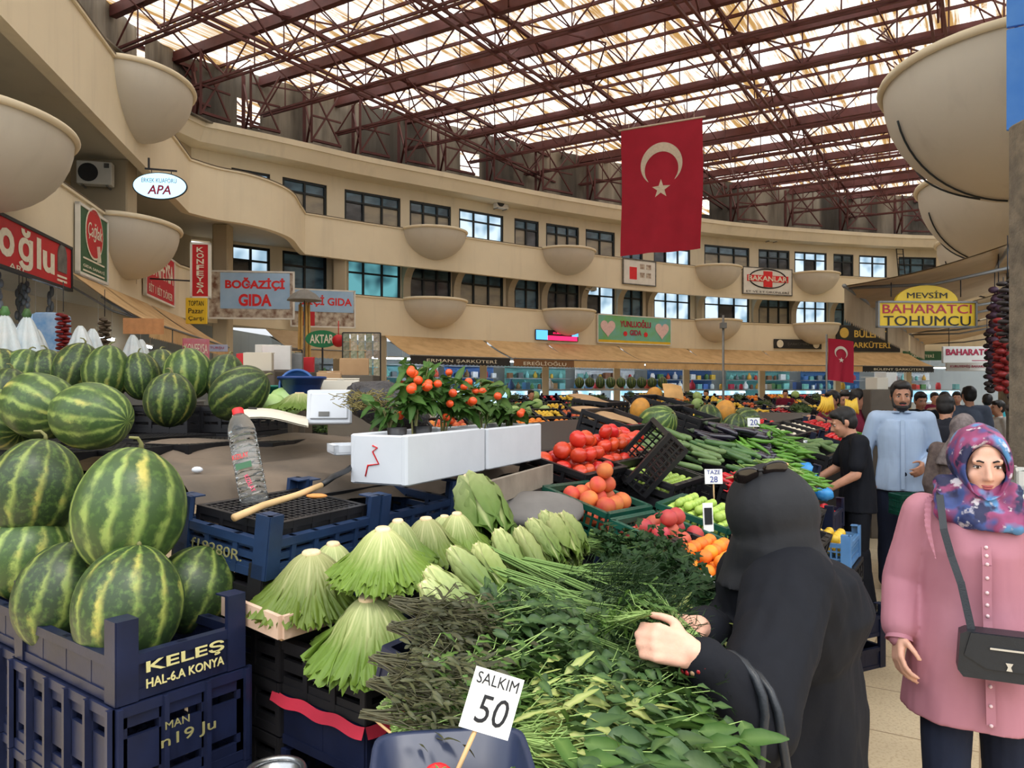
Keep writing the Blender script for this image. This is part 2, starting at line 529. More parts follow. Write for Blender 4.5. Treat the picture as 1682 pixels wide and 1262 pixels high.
# parapets of the two galleries
mb = MB(); ribbon(mb, UP, [(0, 6.65), (0, Z2 - .05), (-.05, Z2 - .05), (-.05, Z2), (.22, Z2), (.22, 6.65)])
struct(mb.build('wall_gallery_upper', M_WALL))
mb = MB(); ribbon(mb, LOW, [(0, 3.85), (0, Z1 - .05), (-.05, Z1 - .05), (-.05, Z1), (.22, Z1), (.22, 3.85)])
struct(mb.build('wall_gallery_lower', M_WALL))
for nm, ln, z in (('trim_1', UP, Z2), ('trim_2', LOW, Z1)):
    mb = MB(); ribbon(mb, ln, [(-.06, z), (-.06, z + .025), (.2, z + .025), (.2, z)]); struct(mb.build(nm, M_RAIL))
def inner(line, d=.1): return offset(line, d)
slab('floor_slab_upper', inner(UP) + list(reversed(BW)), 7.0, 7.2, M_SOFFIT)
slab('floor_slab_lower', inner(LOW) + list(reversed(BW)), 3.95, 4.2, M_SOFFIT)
# cornice
mb = MB(); ribbon(mb, COR, [(-.1, 10.05), (-.3, 10.5), (-.36, 10.5), (-.36, Z3), (.8, Z3), (.8, 10.05)])
struct(mb.build('trim_cornice', M_WALL))

# back wall of the galleries with its window openings
WPX = [(380, 444), (464, 537), (566, 658), (673, 741), (754, 827), (845, 885), (897, 951), (962, 1010), (1021, 1056), (1074, 1134),
       (1157, 1231), (1246, 1297), (1305, 1358), (1369, 1402), (1411, 1457), (1476, 1538), (1556, 1610)]
LEV = [(5.3, 6.9), (8.2, 9.62)]
mb = MB()
def pier(px0, px1, z0, z1, n=2):
    ribbon(mb, between(BWF, px0, px1, n), [(0, z0), (0, z1), (.3, z1), (.3, z0)])
edges = [345] + [e for w in WPX for e in w] + [1655]
for z0, z1 in ((4.0, LEV[0][0]), (LEV[0][1], LEV[1][0]), (LEV[1][1], Z3)):
    ribbon(mb, BWF, [(0, z0), (0, z1), (.3, z1), (.3, z0)])
for i in range(0, len(edges), 2):
    for z0, z1 in LEV: pier(edges[i], edges[i + 1], z0, z1)
struct(mb.build('wall_far', M_WALL))
mb = MB()
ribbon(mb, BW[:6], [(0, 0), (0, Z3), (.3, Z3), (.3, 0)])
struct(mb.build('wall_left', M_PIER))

# windows
wn = 0
STY = {0: [4, 2, 5, 3, 1, 2, 3, 4, 2, 4, 4, 1, 4, 2, 4, 1, 3], 1: [4, 1, 1, 1, 4, 1, 1, 1, 2, 4, 1, 3, 4, 3, 4, 2, 3]}
for lv, (z0, z1) in enumerate(LEV):
    for wi, (p0, p1) in enumerate(WPX):
        a = ray_on(BWF, p0); b = ray_on(BWF, p1)
        w = (b - a).length; mid = (a + b) / 2; h = z1 - z0
        ang = math.atan2(b.y - a.y, b.x - a.x)
        wn += 1
        rt = root('window_%d' % wn, (mid.x, mid.y, z0), (0, 0, ang)); struct(rt)
        fr = MB(); t = .09
        for x in (-w / 2 + t / 2, w / 2 - t / 2): fr.box((x, .1, h / 2), (t, .12, h))
        for z in (t / 2, h - t / 2, h * .68): fr.box((0, .1, z), (w, .12, t * (.8 if z == h * .68 else 1)))
        nv = 3 if w > 1.9 else 2
        for k in range(1, nv): fr.box((-w / 2 + w * k / nv, .1, h / 2), (t * .9, .13, h))
        fo = fr.build('window_frame', M_FRAME, rt)
        st = STY[lv][wi]
        for k in range(nv):
            xa, xb = -w / 2 + w * k / nv + .03, -w / 2 + w * (k + 1) / nv - .03
            for zz0, zz1, top in ((.04, h * .68 - .02, 0), (h * .68 + .02, h - .04, 1)):
                pm = PANES[st] if not top else PANES[[0, 2, 2, 0, 4, 5][st]]
                if (wi * 3 + k * 5 + lv) % 7 == 0 and not top: pm = PANES[3]
                g = MB(); g.box(((xa + xb) / 2, .12, (zz0 + zz1) / 2), (xb - xa, .02, zz1 - zz0)); g.build('window_pane', pm, fo)

# piers with curved brackets carrying the upper gallery
pn = 0
for (a0, a1), (b0, b1) in zip(WPX[1:], WPX[2:]):
    px = (a1 + b0) / 2
    p = ray_on(BWF, px); q = ray_on(BWF, px + 4)
    d = (q - p).normalized(); nrm = Vector((d.y, -d.x))     # towards the hall
    m4 = Matrix(((nrm.x, -d.x, 0, p.x), (nrm.y, -d.y, 0, p.y), (0, 0, 1, 0), (0, 0, 0, 1)))
    mb = MB()
    prof = [(0, 4.2), (.16, 4.2), (.16, 6.0)]
    for k in range(1, 8):
        th = math.pi / 2 * k / 7
        prof.append((.16 + .86 * (1 - math.cos(th)), 6.0 + .85 * math.sin(th)))
    prof += [(1.02, 7.05), (0, 7.05)]
    mb.prism(prof, -.17, .17, m4)
    pn += 1
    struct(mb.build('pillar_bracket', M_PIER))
for px, d in ((366, 24.6), (560, 29.4)):
    mb = MB(); c = PX(px, 640, d); mb.rbox((c.x, c.y, 3.5), (.5, .5, 7.0), .04); struct(mb.build('pillar', M_PIER))

# half-round bowls on the parapets
def bowl_mesh(w, prot, dep):
    mb = MB(); n = 24; m = 10
    prof = []
    for j in range(m + 1):
        th = math.pi / 2 * j / m
        prof.append((math.cos(th) ** 1.08, -math.sin(th) * dep))
    vs = []; fs = []
    for r, z in prof:
        for k in range(n + 1):
            a = math.pi * k / n
            vs.append((math.cos(a) * r * w / 2, -math.sin(a) * r * prot + .0, z))
    for j in range(m):
        for k in range(n):
            fs.append((j * (n + 1) + k, (j + 1) * (n + 1) + k, (j + 1) * (n + 1) + k + 1, j * (n + 1) + k + 1))
    mb.add(vs, fs, True)
    # floor inside and a rounded lip
    vs = [(math.cos(math.pi * k / n) * w / 2 * .97, -math.sin(math.pi * k / n) * prot * .97, -.12) for k in range(n + 1)]
    mb.add(vs, [tuple(range(n + 1))])
    return mb
def lip_mesh(w, prot):
    mb = MB(); n = 24
    mb.tube([(math.cos(math.pi * k / n) * (w / 2 + .02), -math.sin(math.pi * k / n) * (prot + .02), 0) for k in range(n + 1)], .055, 8)
    return mb
BM = bowl_mesh(2.75, 1.25, 1.12).mesh('bowl', M_BOWL); LM = lip_mesh(2.75, 1.25).mesh('rim_lip', M_WALL)
BM2 = bowl_mesh(3.0, 1.1, 1.15).mesh('bowl', M_BOWL); LM2 = lip_mesh(3.0, 1.1).mesh('rim_lip', M_WALL)
BM3 = bowl_mesh(3.9, 1.65, 1.57).mesh('bowl', M_BOWL); LM3 = lip_mesh(3.9, 1.65).mesh('rim_lip', M_WALL)
def bowl(p, ang, z, label, a=BM, b=LM):
    r = root('balcony_bowl', (p.x, p.y, z), (0, 0, ang), label, 'bowl balcony', 'rounded concrete bowls on the gallery parapets')
    mk('bowl', a, r); mk('rim_lip', b, r); return r
for lv, z in ((0, Z1), (1, Z2)):
    for i, px in enumerate((712, 930, 1175, 1337)):
        p = ray_on(FAC, px); q = ray_on(FAC, px + 6); ang = math.atan2(q.y - p.y, q.x - p.x)
        nm = ['first bowl along the curved far wall counted from the twin-worded blue sign', 'second bowl along the curved far wall, left of the large flag', 'bowl on the far wall between the flag and the white oval-logo sign', 'bowl on the far wall just past the white oval-logo sign'][i]
        nm = ['concrete bowl above the long beige awning with dark lettering', 'concrete bowl above the pink and blue lit sign', 'concrete bowl between the large flag and the oval-logo board', 'concrete bowl beside the oval-logo board, before the beige corner'][i]
        bowl(p, ang, z, nm + (', upper gallery' if lv else ', lower gallery'))
lang = math.atan2(1, -.2)
for y, off, z, nm in ((16.2, 0, Z2, 'concrete bowl on the upper gallery above the hanging oval sign'), (17.1, -.5, Z1, 'concrete bowl on the lower gallery past the green logo board'), (10.5, -.5, Z1, 'big concrete bowl on the lower gallery above the red lettered board')):
    bowl(Vector((LW(y) + off, y)), lang, z, nm, BM2, LM2)
rang = math.atan2(-1, -.62)
for y, nm in ((10.0, 'huge concrete bowl high on the shop wall beside the blue strip banner'), (15.2, 'concrete bowl behind the huge one, above the beige market awning'), (21, 'concrete bowl farther along the shop wall, mostly hidden')):
    bw = bowl(Vector((RWX(y), y)), rang, Z1 + .45, nm, BM3, LM3)
    for a0, a1, th0, th1 in ((2.2, 1.6, .1, 1.25), (1.1, 1.5, .35, 1.45)):
        cb = MB(); cb.tube([(math.cos(a0 + (a1 - a0) * q / 14) * math.cos(th0 + (th1 - th0) * q / 14) ** 1.08 * 1.97, -math.sin(a0 + (a1 - a0) * q / 14) * math.cos(th0 + (th1 - th0) * q / 14) ** 1.08 * 1.67, -math.sin(th0 + (th1 - th0) * q / 14) * 1.59) for q in range(15)], .014, 5)
        cb.build('cable', M_FRAME, bw)

# right wall with bands
mb = MB(); ribbon(mb, list(reversed(RW)), [(0, 3.6), (0, Z3), (.3, Z3), (.3, 3.6)])
struct(mb.build('wall_right', M_WALL))

# clerestory cladding: ribbed sheets with a few open lights
gaps = [(390, 428), (757, 788), (1150, 1166)]
segs = [(150, 390, 10.7, 13.5), (428, 757, 10.7, 13.5), (788, 1150, 10.7, 13.5), (1166, 1655, 10.7, 13.5)]
mb = MB()
def clad_run(line, z0, z1):
    L = []
    for a, b in zip(line, line[1:]):
        k = max(1, int((b - a).length / .16))
        for i in range(k): L.append(a.lerp(b, i / k))
    L.append(line[-1])
    zz = []
    for i, p in enumerate(L):
        a = L[max(i - 1, 0)]; b = L[min(i + 1, len(L) - 1)]; t = (b - a).normalized()
        zz.append(p + Vector((-t.y, t.x)) * (.05 if i % 4 < 2 else 0))
    n = len(zz)
    mb.add([(p.x, p.y, z0) for p in zz] + [(p.x, p.y, z1) for p in zz], [(i, i + 1, n + i + 1, n + i) for i in range(n - 1)])
clad_run([V2(-12.2, 2), V2(-12.2, 25.0)], 10.0, 13.5)
for a, b, z0, z1 in segs: clad_run(between(CLAD, max(a, 240), b, 24), z0, z1)
for a, b in gaps:
    clad_run(between(CLAD, a, b, 2), 10.7, 11.5); clad_run(between(CLAD, a, b, 2), 12.5, 13.5)
struct(mb.build('wall_clerestory', M_CLAD))
ledge = MB(); ribbon(ledge, offset(CLAD, -1.9), [(0, Z3 - .05), (0, Z3), (2.1, Z3), (2.1, Z3 - .05)]); struct(ledge.build('trim_roof_ledge', M_CLAD))

# roof sheets, carried on red-brown steel trusses across the hall
AX, AY = .527, .85
def AB(s, t, z): return Vector((s * AX - t * AY, s * AY + t * AX, z))
rang2 = math.atan2(AY, AX)
o = MB(); o.add([(-1.5, -9, 0), (66, -9, 0), (66, 42, 0), (-1.5, 42, 0)], [(0, 1, 2, 3)])
ro = o.build('ceiling', M_ROOF, None, (0, 0, 13.5), (0, 0, rang2)); struct(ro)
def t_range(s):
    """where the truss at s meets the cladding on the one side and the shop wall on the other"""
    ts = []
    poly = CLAD + list(reversed(RW))
    for a, b in zip(poly, poly[1:] + poly[:1]):
        sa = a.x * AX + a.y * AY - s; sb = b.x * AX + b.y * AY - s
        if sa * sb < 0:
            q = a.lerp(b, sa / (sa - sb)); ts.append(-q.x * AY + q.y * AX)
    return (min(ts), max(ts)) if len(ts) >= 2 else None
ZT, ZB = 13.25, 12.0
s = 10.5; k = 0
STEP = 3.0
while s < 56:
    tr = t_range(s)
    if tr and tr[1] - tr[0] > 2:
        t0, t1 = max(tr[0], -7.9) + .02, tr[1] - .05
        mb = MB()
        mb.bar(AB(s, t0, ZT), AB(s, t1, ZT), .22, .34)
        mb.bar(AB(s + 1.5, t0, ZT + .14), AB(s + 1.5, t1, ZT + .14), .07, .1)
        mb.bar(AB(s - .1, t0, ZB), AB(s - .1, t1, ZB), .07); mb.bar(AB(s + .1, t0, ZB), AB(s + .1, t1, ZB), .07)
        n = int((t1 - t0) / 1.3); n += n % 2
        st = (t1 - t0) / max(n, 1)
        for i in range(n):
            ta = t0 + i * st
            za, zb = (ZB, ZT) if i % 2 == 0 else (ZT, ZB)
            mb.bar(AB(s, ta, za), AB(s, ta + st, zb), .04)
            mb.bar(AB(s, ta, ZB), AB(s, ta, ZT), .036)
            if i % 2 == 0:
                mb.bar(AB(s, ta, ZB), AB(s + STEP / 2, ta + st / 2, ZT), .032); mb.bar(AB(s, ta, ZB), AB(s - STEP / 2, ta + st / 2, ZT), .032)
        struct(mb.build('roof_truss_beam', M_STEEL)); k += 1
    s += STEP
# members along the hall: paired lower chords and cross braces
for j, t in enumerate((-4.5, 1.2, 6.9, 12.6, 18.3, 24.0, 29.7)):
    smax = 52 - max(0, (t - 14)) * .9; smin = 9.5 + max(0, t - 8) * .35
    if j == 6: smax = 36
    mb = MB()
    for dt in (-.16, .16): mb.bar(AB(smin, t + dt, ZB - .05), AB(smax, t + dt, ZB - .05), .08)
    mb.bar(AB(smin, t, ZT - .1), AB(smax, t, ZT - .1), .12)
    q = smin; up = 0
    while q + STEP / 2 < smax:
        za, zb = (ZB, ZT) if up % 2 == 0 else (ZT, ZB)
        mb.bar(AB(q, t, za), AB(q + STEP / 2, t, zb), .05)
        if up % 4 == 0: mb.bar(AB(q, t - 1.9, ZT - .1), AB(q + STEP * 2, t + 1.9, ZT - .1), .045); mb.bar(AB(q, t + 1.9, ZT - .1), AB(q + STEP * 2, t - 1.9, ZT - .1), .045)
        q += STEP / 2; up += 1
    struct(mb.build('roof_girder_beam', M_STEEL))
# raking struts that carry the trusses from the ledge
for i, px in enumerate((190, 250, 318, 400, 500, 580, 655, 720, 800, 880, 965, 1200, 1290, 1380, 1470)):
    p = ray_on(offset(CLAD, -.35), max(px, 150)); q = ray_on(offset(CLAD, -1.6), max(px, 150) + 12)
    if px < 260: p = V2(-12.0, 8 + i * 5.6); q = V2(-10.8, 8.5 + i * 5.6)
    mb = MB()
    mb.bar((p.x, p.y, 10.75), (p.x, p.y, 13.2), .11)
    mb.bar((q.x, q.y, 10.9), (q.x, q.y, 13.1), .07)
    mb.bar((p.x, p.y, 10.8), (q.x, q.y, 11.9), .07); mb.bar((p.x, p.y, 12.9), (q.x, q.y, 11.2), .06)
    r_ = ray_on(offset(CLAD, -1.6), max(px, 150) + 60)
    if px >= 260:
        mb.bar((q.x, q.y, 10.95), (r_.x, r_.y, 13.0), .06); mb.bar((q.x, q.y, 13.0), (r_.x, r_.y, 10.95), .05)
        mb.bar((q.x, q.y, 11.0), (r_.x, r_.y, 11.0), .09); mb.bar((q.x, q.y, 11.9), (r_.x, r_.y, 11.9), .06)
    struct(mb.build('roof_strut_beam', M_STEEL))
# ------------------------------------------------------------------ shop materials
M_AWN = mat('awning_canvas', (214, 180, 132), .8, (176, 140, 96), 2.5, .6, bump=.1)
M_AWN2 = mat('awning_canvas_grey', (196, 172, 138), .8, (160, 136, 104), 2.0, .6, bump=.1)
M_DARK = mat('dark_metal', (44, 44, 46), .5)
M_GREYM = mat('grey_metal', (130, 130, 128), .45, metal=.4)
M_WHITE = mat('white_board', (232, 230, 224), .5, (205, 204, 198), 3, .5, bump=0)
M_RED = mat('sign_red', (200, 34, 42), .5, (176, 26, 36), 2, .5, bump=0)
M_GREEN = mat('sign_green', (54, 98, 66), .5, (42, 84, 56), 2, .5, bump=0)
M_BLUEG = mat('sign_blue_grey', (172, 204, 236), .5, (142, 180, 220), 1.2, .8, bump=0)
M_YEL = mat('sign_yellow', (232, 196, 52), .5, (214, 176, 40), 3, .5, bump=0)
M_FOOD = mat('printed_food_panel', (206, 196, 180), .5, (112, 74, 54), 5, 1, bump=0)
M_CREAM = mat('letter_cream', (240, 234, 214), .5, bump=0)
M_LRED = mat('letter_red', (226, 40, 44), .5, bump=0)
M_LPINK = mat('letter_crimson', (178, 30, 70), .5, bump=0)
M_LBLK = mat('letter_black', (28, 28, 32), .5, bump=0)
M_LGOLD = mat('letter_gold', (222, 188, 92), .45, bump=0)
M_GREY = mat('grey_pattern', (120, 118, 112), .6, (70, 70, 70), 6, .8)
M_SKYG = mat('sign_sky_green', (120, 186, 96), .5, (120, 190, 200), .9, 1, bump=0)
M_PINK = mat('pale_pink_print', (240, 206, 206), .5, bump=0)
M_OVAL = glow('lit_sign_blue', (176, 222, 250), 1.05)
M_LED = glow('led_red', (240, 40, 90), 1.2); M_LEDB = glow('led_blue', (90, 170, 240), 1.0)
M_TUBE = glow('tube_light', (226, 240, 255), 16.0)
M_BRICKW = wall_paint('shop_wall', (150, 160, 166), .4)
M_FLAG = mat('flag_red', (178, 26, 54), .7, (160, 20, 46), 1.5, .6, bump=.1)
M_FLAGW = mat('flag_cream', (226, 214, 196), .7, bump=0)
M_WOODP = mat('bamboo', (204, 164, 92), .55, (166, 124, 60), 6, .6)

def sign(name, c, w, h, ang, face, label, cat='sign', frame_m=None, depth=.06, fw=.05):
    r = root(name, c, (0, 0, ang), label, cat)
    MB().rbox((0, .0, 0), (w, depth, h), .01).build('panel', face, r)
    if frame_m:
        f = MB()
        for z in (-h / 2, h / 2): f.box((0, -.01, z), (w + fw, depth + .02, fw))
        for x in (-w / 2, w / 2): f.box((x, -.01, 0), (fw, depth + .02, h + fw))
        f.build('frame', frame_m, r)
    return r
def disc(r, z, x, rad, m, y=-.036, name='emblem', sx=1.0, n=28):
    mb = MB(); mb.lathe([(rad, 0), (rad, .008)], n, sx=sx, smooth=False)
    o = mb.build(name, m, r); o.location = (x, y, z); o.rotation_euler = (math.pi / 2, 0, 0); return o
def along(line, px0, px1, zmid, inset=.05):
    a = ray_on(line, px0); b = ray_on(line, px1); d = (b - a); m = (a + b) / 2
    ang = math.atan2(d.y, d.x); n = Vector((d.y, -d.x)).normalized()
    m = m + n * inset
    return Vector((m.x, m.y, zmid)), d.length, ang
LANG = math.atan2(.98, -.196)
def lwpt(y, off=-.5, z=0): return Vector((LW(y) + off + .06, y, z))

# ------------------------------------------------------------------ boards on the left block
c = lwpt(10.5, -.5, 3.88)
r = sign('shop_sign', c, 6.4, .74, LANG, M_RED, 'long red fascia board with big cream lettering', 'sign', M_DARK)
letter('o', .52, .42, M_CREAM, r, x=.62, z=.0, y=-.034, bold=.03)
letter('ğ', .52, .62, M_CREAM, r, x=1.28, z=-.0, y=-.034, bold=.03)
letter('lu', .72, .5, M_CREAM, r, x=2.05, z=.03, y=-.034, bold=.03)
letter('ARI', .5, .09, M_CREAM, r, x=.95, z=-.32, y=-.034)
ob = MB(); ob.prism([(-.2, -.2), (.2, -.2), (.2, .08)] + [(math.cos(a) * .2, .08 + math.sin(a) * .2) for a in [math.pi * k / 8 for k in range(1, 8)]] + [(-.2, .08)], -.045, -.03)
ob.build('arched_emblem', M_GREY, r, (2.75, 0, .08))
for z in (-.2, -.27): MB().box((2.75, -.035, z), (.42, .01, .035)).build('small_lettering_strip', M_CREAM, r)
c = lwpt(14.8, -.5, 4.52)
r = sign('logo_board', c, 1.62, 1.26, LANG, M_GREEN, 'green board with a red disc logo in cream script', 'sign', M_WHITE)
disc(r, .22, 0, .5, M_CREAM, -.036, 'logo_ring'); disc(r, .22, 0, .46, M_RED, -.042, 'logo_disc')
letter('Çağlak', .8, .36, M_CREAM, r, 0, .24, -.054, shear=.2)
MB().bar((.12, -.05, .0), (.2, -.05, -.3), .1, .02).build('logo_drip', M_CREAM, r)
for z in (-.32, -.45, -.55): letter('GIDA SANAYİ', 1.2, .07, M_CREAM, r, 0, z, -.036) if z == -.45 else MB().box((0, -.036, z), (1.2, .01, .03)).build('small_lettering_strip', M_CREAM, r)
c = lwpt(19.85, -.5, 4.66)
r = sign('shop_sign', c, 2.9, 1.25, LANG, M_RED, 'square red board with white lettering on the gallery front', 'sign', M_WHITE)
letter('KONFEYSA', 2.6, .5, M_CREAM, r, 0, .18, -.036, bold=.02); letter('BİT 1 BİT DÖKER', 2.4, .26, M_CREAM, r, 0, -.38, -.036)
# upright red blade sign on a rod
p = PX(330, 445, 18.6)
r = sign('blade_sign', p, .42, 1.3, 0.1, M_RED, 'narrow upright red blade sign with white letters on a rod', 'sign', M_WHITE, .1)
for i, ch in enumerate('KONFEYSA'): letter(ch, .17, .12, M_CREAM, r, 0, .5 - i * .142, -.06, bold=.02)
MB().tube([(-.2, 0, -.25), (-1.15, -.1, -.22)], .02, 6).build('rod', M_DARK, r)
p = PX(323, 511, 18.4)
r = sign('price_sign', p, .5, .62, 0.05, M_YEL, 'yellow hand-lettered card hanging under the upright red blade sign')
for z, t in ((.18, 'TOPTAN'), (0, 'Pazar'), (-.19, 'Çarşı')): letter(t, .36, .12, M_LBLK, r, 0, z, -.036)
p = PX(322, 573, 16.0)
r = sign('shop_sign', p, .52, .42, 0.5, mat('faded_pink_print', (206, 96, 116), .5, (190, 160, 170), 3, .7), 'faded pink card with white lettering under the awning end'); letter('KONFEYSA', .44, .2, M_CREAM, r, 0, 0, -.036)
p = PX(357, 572, 17.5)
r = sign('small_sign', p, .45, .16, 0.2, mat('lilac_board', (176, 184, 214), .5), 'small lilac board beside the faded pink card'); letter('TURŞU', .3, .07, M_LPINK, r, 0, 0, -.036)
# twin blue boards
p = PX(413, 485, 24.0)
r = sign('shop_sign', p, 2.58, 1.46, 0.12, M_FOOD, 'large blue and photo-bordered board with red two-line lettering, the nearer twin', 'sign', M_WHITE)
MB().box((.12, -.035, .13), (2.1, .02, 1.12)).build('blue_field', M_BLUEG, r)
letter('BOĞAZİÇİ', 1.8, .4, M_LRED, r, .12, .34, -.05, bold=.04); letter('GIDA', 1.0, .38, M_LRED, r, .12, -.16, -.05, bold=.04)
p = PX(531, 507, 27.2)
r = sign('shop_sign', p, 2.2, 1.3, 0.35, M_FOOD, 'second blue photo-bordered board, partly behind the grey umbrella', 'sign', M_WHITE)
MB().box((0, -.035, .25), (2.1, .02, .75)).build('blue_field', M_BLUEG, r)
letter('ZİÇİ GIDA', 1.75, .42, M_LRED, r, .12, .26, -.05, bold=.025); MB().box((-.5, -.04, -.38), (.4, .02, .5)).build('red_panel', M_RED, r)
# hanging oval
p = PX(263, 306, 14.3)
r = root('oval_sign', p, (0, 0, .12), 'lit pale blue oval sign hanging under the gallery', 'sign')
d_ = MB(); d_.lathe([(.46, -.05), (.47, 0), (.46, .05)], 40, sy=.5); o = d_.build('lit_panel', M_OVAL, r); o.rotation_euler = (math.pi / 2, 0, 0)
d_ = MB(); d_.tube([(math.cos(a) * .475, 0, math.sin(a) * .24) for a in [2 * math.pi * k / 40 for k in range(41)]], .018, 6, False); d_.build('rim', M_DARK, r)
letter('APA', .42, .17, M_LPINK, r, 0, -.08, -.056, bold=.02, shear=.2); letter('ERKEK KUAFÖRÜ', .62, .1, mat('letter_navy', (40, 70, 130), .5), r, 0, .1, -.056)
MB().bar((-.27, 0, .32), (.3, 0, .29), .03).bar((-.2, 0, .32), (-.2, 0, .52), .03).bar((-.15, 0, .2), (-.15, 0, .32), .012).bar((.2, 0, .2), (.2, 0, .31), .012).build('bracket', M_DARK, r)
# air conditioners
def aircon(p, ang, label, w=.85):
    r = root('ac_unit', p, (0, 0, ang), label, 'air conditioner', None)
    k = w / .85
    MB().rbox((0, 0, 0), (.85 * k, .3 * k, .6 * k), .02).build('casing', M_WHITE, r)
    mb = MB(); mb.lathe([(.24 * k, 0), (.24 * k, .015)], 24, smooth=False); o = mb.build('fan_grille', M_DARK, r, (-.14 * k, -.155 * k, 0), (math.pi / 2, 0, 0))
    MB().box((.3 * k, -.155 * k, .2 * k), (.12 * k, .01, .12 * k)).build('badge', M_GREY, r)
    for x in (-.3 * k, .3 * k): MB().bar((x, .28 * k, -.32 * k), (x, -.14 * k, -.32 * k), .04 * k).build('bracket', M_GREYM, r)
    return r
p = PX(157, 286, 17.2)
MB().rbox((p.x - .1, p.y + .55, 5.6), (1.3, .5, 2.8), .03).build('wall_pier_left', M_PIER)['kind'] = 'structure'
aircon((p.x, p.y, p.z), .25, 'white air conditioner box under the gallery soffit above the green board', .72)
for px, py, lab in ((816, 336, 'small air conditioner under the eaves above a three-light window'), (1262, 391, 'small air conditioner under the eaves near the oval-logo board'), (962, 470, 'dark air conditioner between lower gallery windows')):
    q = ray_on(BWF, px); q2 = ray_on(BWF, px + 4); a = math.atan2(q2.y - q.y, q2.x - q.x); n = Vector((math.sin(a), -math.cos(a)))
    pp = PX(px, py, q.y); aircon((q.x + n.x * .32, q.y + n.y * .32, pp.z), a, lab, .7)

# ------------------------------------------------------------------ boards along the far galleries
def far_sign(name, line, px0, px1, py0, py1, face, label, frm=None):
    c, w, a = along(line, px0, px1, 0, .06)
    z0 = EYE - (py1 - HY) / F * c.y; z1 = EYE - (py0 - HY) / F * c.y
    c.z = (z0 + z1) / 2
    return sign(name, c, w, z1 - z0, a, face, label, 'sign', frm, .05), w, z1 - z0
LOWF = FARP
r, w, h = far_sign('shop_sign', LOWF, 980, 1100, 520, 565, M_SKYG, 'bright green fascia board with two pale heart shapes', M_WHITE)
for sx in (-1, 1):
    hm = MB(); pts = [(16 * math.sin(t) ** 3, 13 * math.cos(t) - 5 * math.cos(2 * t) - 2 * math.cos(3 * t) - math.cos(4 * t)) for t in [2 * math.pi * k / 36 for k in range(36)]]
    hm.prism([(x * .028, z * .028) for x, z in pts], -.045, -.03); hm.build('heart', M_PINK, r, (sx * w * .37, 0, .05))
letter('YUNLUOĞLU', w * .42, h * .3, M_LPINK, r, 0, h * .24, -.04, bold=.03); letter('GIDA', w * .16, h * .2, M_LPINK, r, 0, -h * .1, -.04, bold=.03)
MB().box((0, -.035, -h * .44), (w * .98, .01, h * .09)).build('yellow_strip', M_YEL, r)
for sx in (-1, 1): disc(r, -h * .15, sx * w * .14, .12, M_LRED, -.04, 'red_dot')
r, w, h = far_sign('lit_sign', LOWF, 878, 948, 543, 560, M_DARK, 'lit pink and blue running sign under a bowl')
MB().box((-w * .36, -.03, 0), (w * .26, .02, h * .9)).build('blue_screen', M_LEDB, r); MB().box((w * .12, -.03, -h * .25), (w * .7, .02, h * .42)).build('pink_screen', M_LED, r); letter('KURUYEMİŞ', w * .4, h * .3, M_LED, r, w * .1, h * .22, -.04)
MB().box((w * .42, -.03, h * .2), (w * .15, .02, h * .45)).build('blue_screen', M_LEDB, r)
r, w, h = far_sign('notice_board', UP, 1022, 1075, 428, 468, M_WHITE, 'pale poster board with a small red picture on the upper gallery', M_GREY)
MB().box((-w * .2, -.03, -h * .05), (w * .22, .01, h * .5)).build('red_print', M_LRED, r)
for i in range(4): MB().box((w * (.08 + .2 * (i % 2)), -.03, h * (.25 - .35 * (i // 2))), (w * .14, .01, h * .2)).build('tan_print', M_FOOD, r)
r, w, h = far_sign('shop_sign', UP, 1219, 1299, 441, 484, M_WHITE, 'white board with a red cross and a ring logo', M_GREY)
rg = MB(); rg.tube([(math.cos(a) * w * .38, -.035, h * .1 + math.sin(a) * h * .36) for a in [2 * math.pi * k / 32 for k in range(33)]], .035, 6, False); rg.build('logo_ring', M_LBLK, r)
MB().box((0, -.04, h * .08), (w * .18, .02, h * .6)).box((0, -.04, h * .1), (w * .84, .021, h * .24)).build('red_cross', M_LRED, r)
letter('BAKANLAR', w * .8, h * .19, M_CREAM, r, 0, h * .1, -.055, bold=.02); letter('ET VE ET ÜRÜNLERİ', w * .88, h * .1, M_LBLK, r, 0, -h * .4, -.04)
r, w, h = far_sign('shop_sign', LOWF, 1270, 1348, 558, 573, M_DARK, 'thin dark fascia board with two pale discs')
for sx in (-1, 1): disc(r, 0, sx * w * .38, h * .42, M_CREAM, -.036, 'disc')
letter('ŞARKÜTERİ', w * .45, h * .4, M_GREY, r, 0, 0, -.036)
r, w, h = far_sign('shop_sign', LOWF, 1372, 1477, 536, 578, M_DARK, 'black fascia board with two lines of gold capitals')
letter('BÜLENT', w * .5, h * .34, M_LGOLD, r, .1, h * .22, -.04, bold=.02); letter('ŞARKÜTERİ', w * .66, h * .34, M_LGOLD, r, .05, -h * .24, -.04, bold=.02)
disc(r, h * .22, -w * .38, h * .2, M_LGOLD, -.036, 'leaf_emblem'); disc(r, h * .1, w * .42, h * .25, M_LGOLD, -.036, 'leaf_emblem')
r, w, h = far_sign('shop_sign', LOWF, 1482, 1545, 577, 592, M_GREEN, 'long green shop board half hidden beyond the gold lettered one')
letter('SARKÜTERİ', w * .6, h * .4, M_CREAM, r, 0, 0, -.036)
def ladder():
    q = ray_on(BWF, 1481); r = root('ladder', (q.x - .2, q.y - .45, 8.3), (-.12, 0, .2), 'dark metal ladder leaning against the wall to the roof ledge', 'ladder')
    for x in (-.22, .22): MB().tube([(x, 0, 0), (x, 0, 2.9)], .03, 6).build('rail', M_DARK, r)
    for k in range(9): MB().tube([(-.22, 0, .2 + k * .31), (.22, 0, .2 + k * .31)], .02, 6).build('rung', M_DARK, r)
ladder()

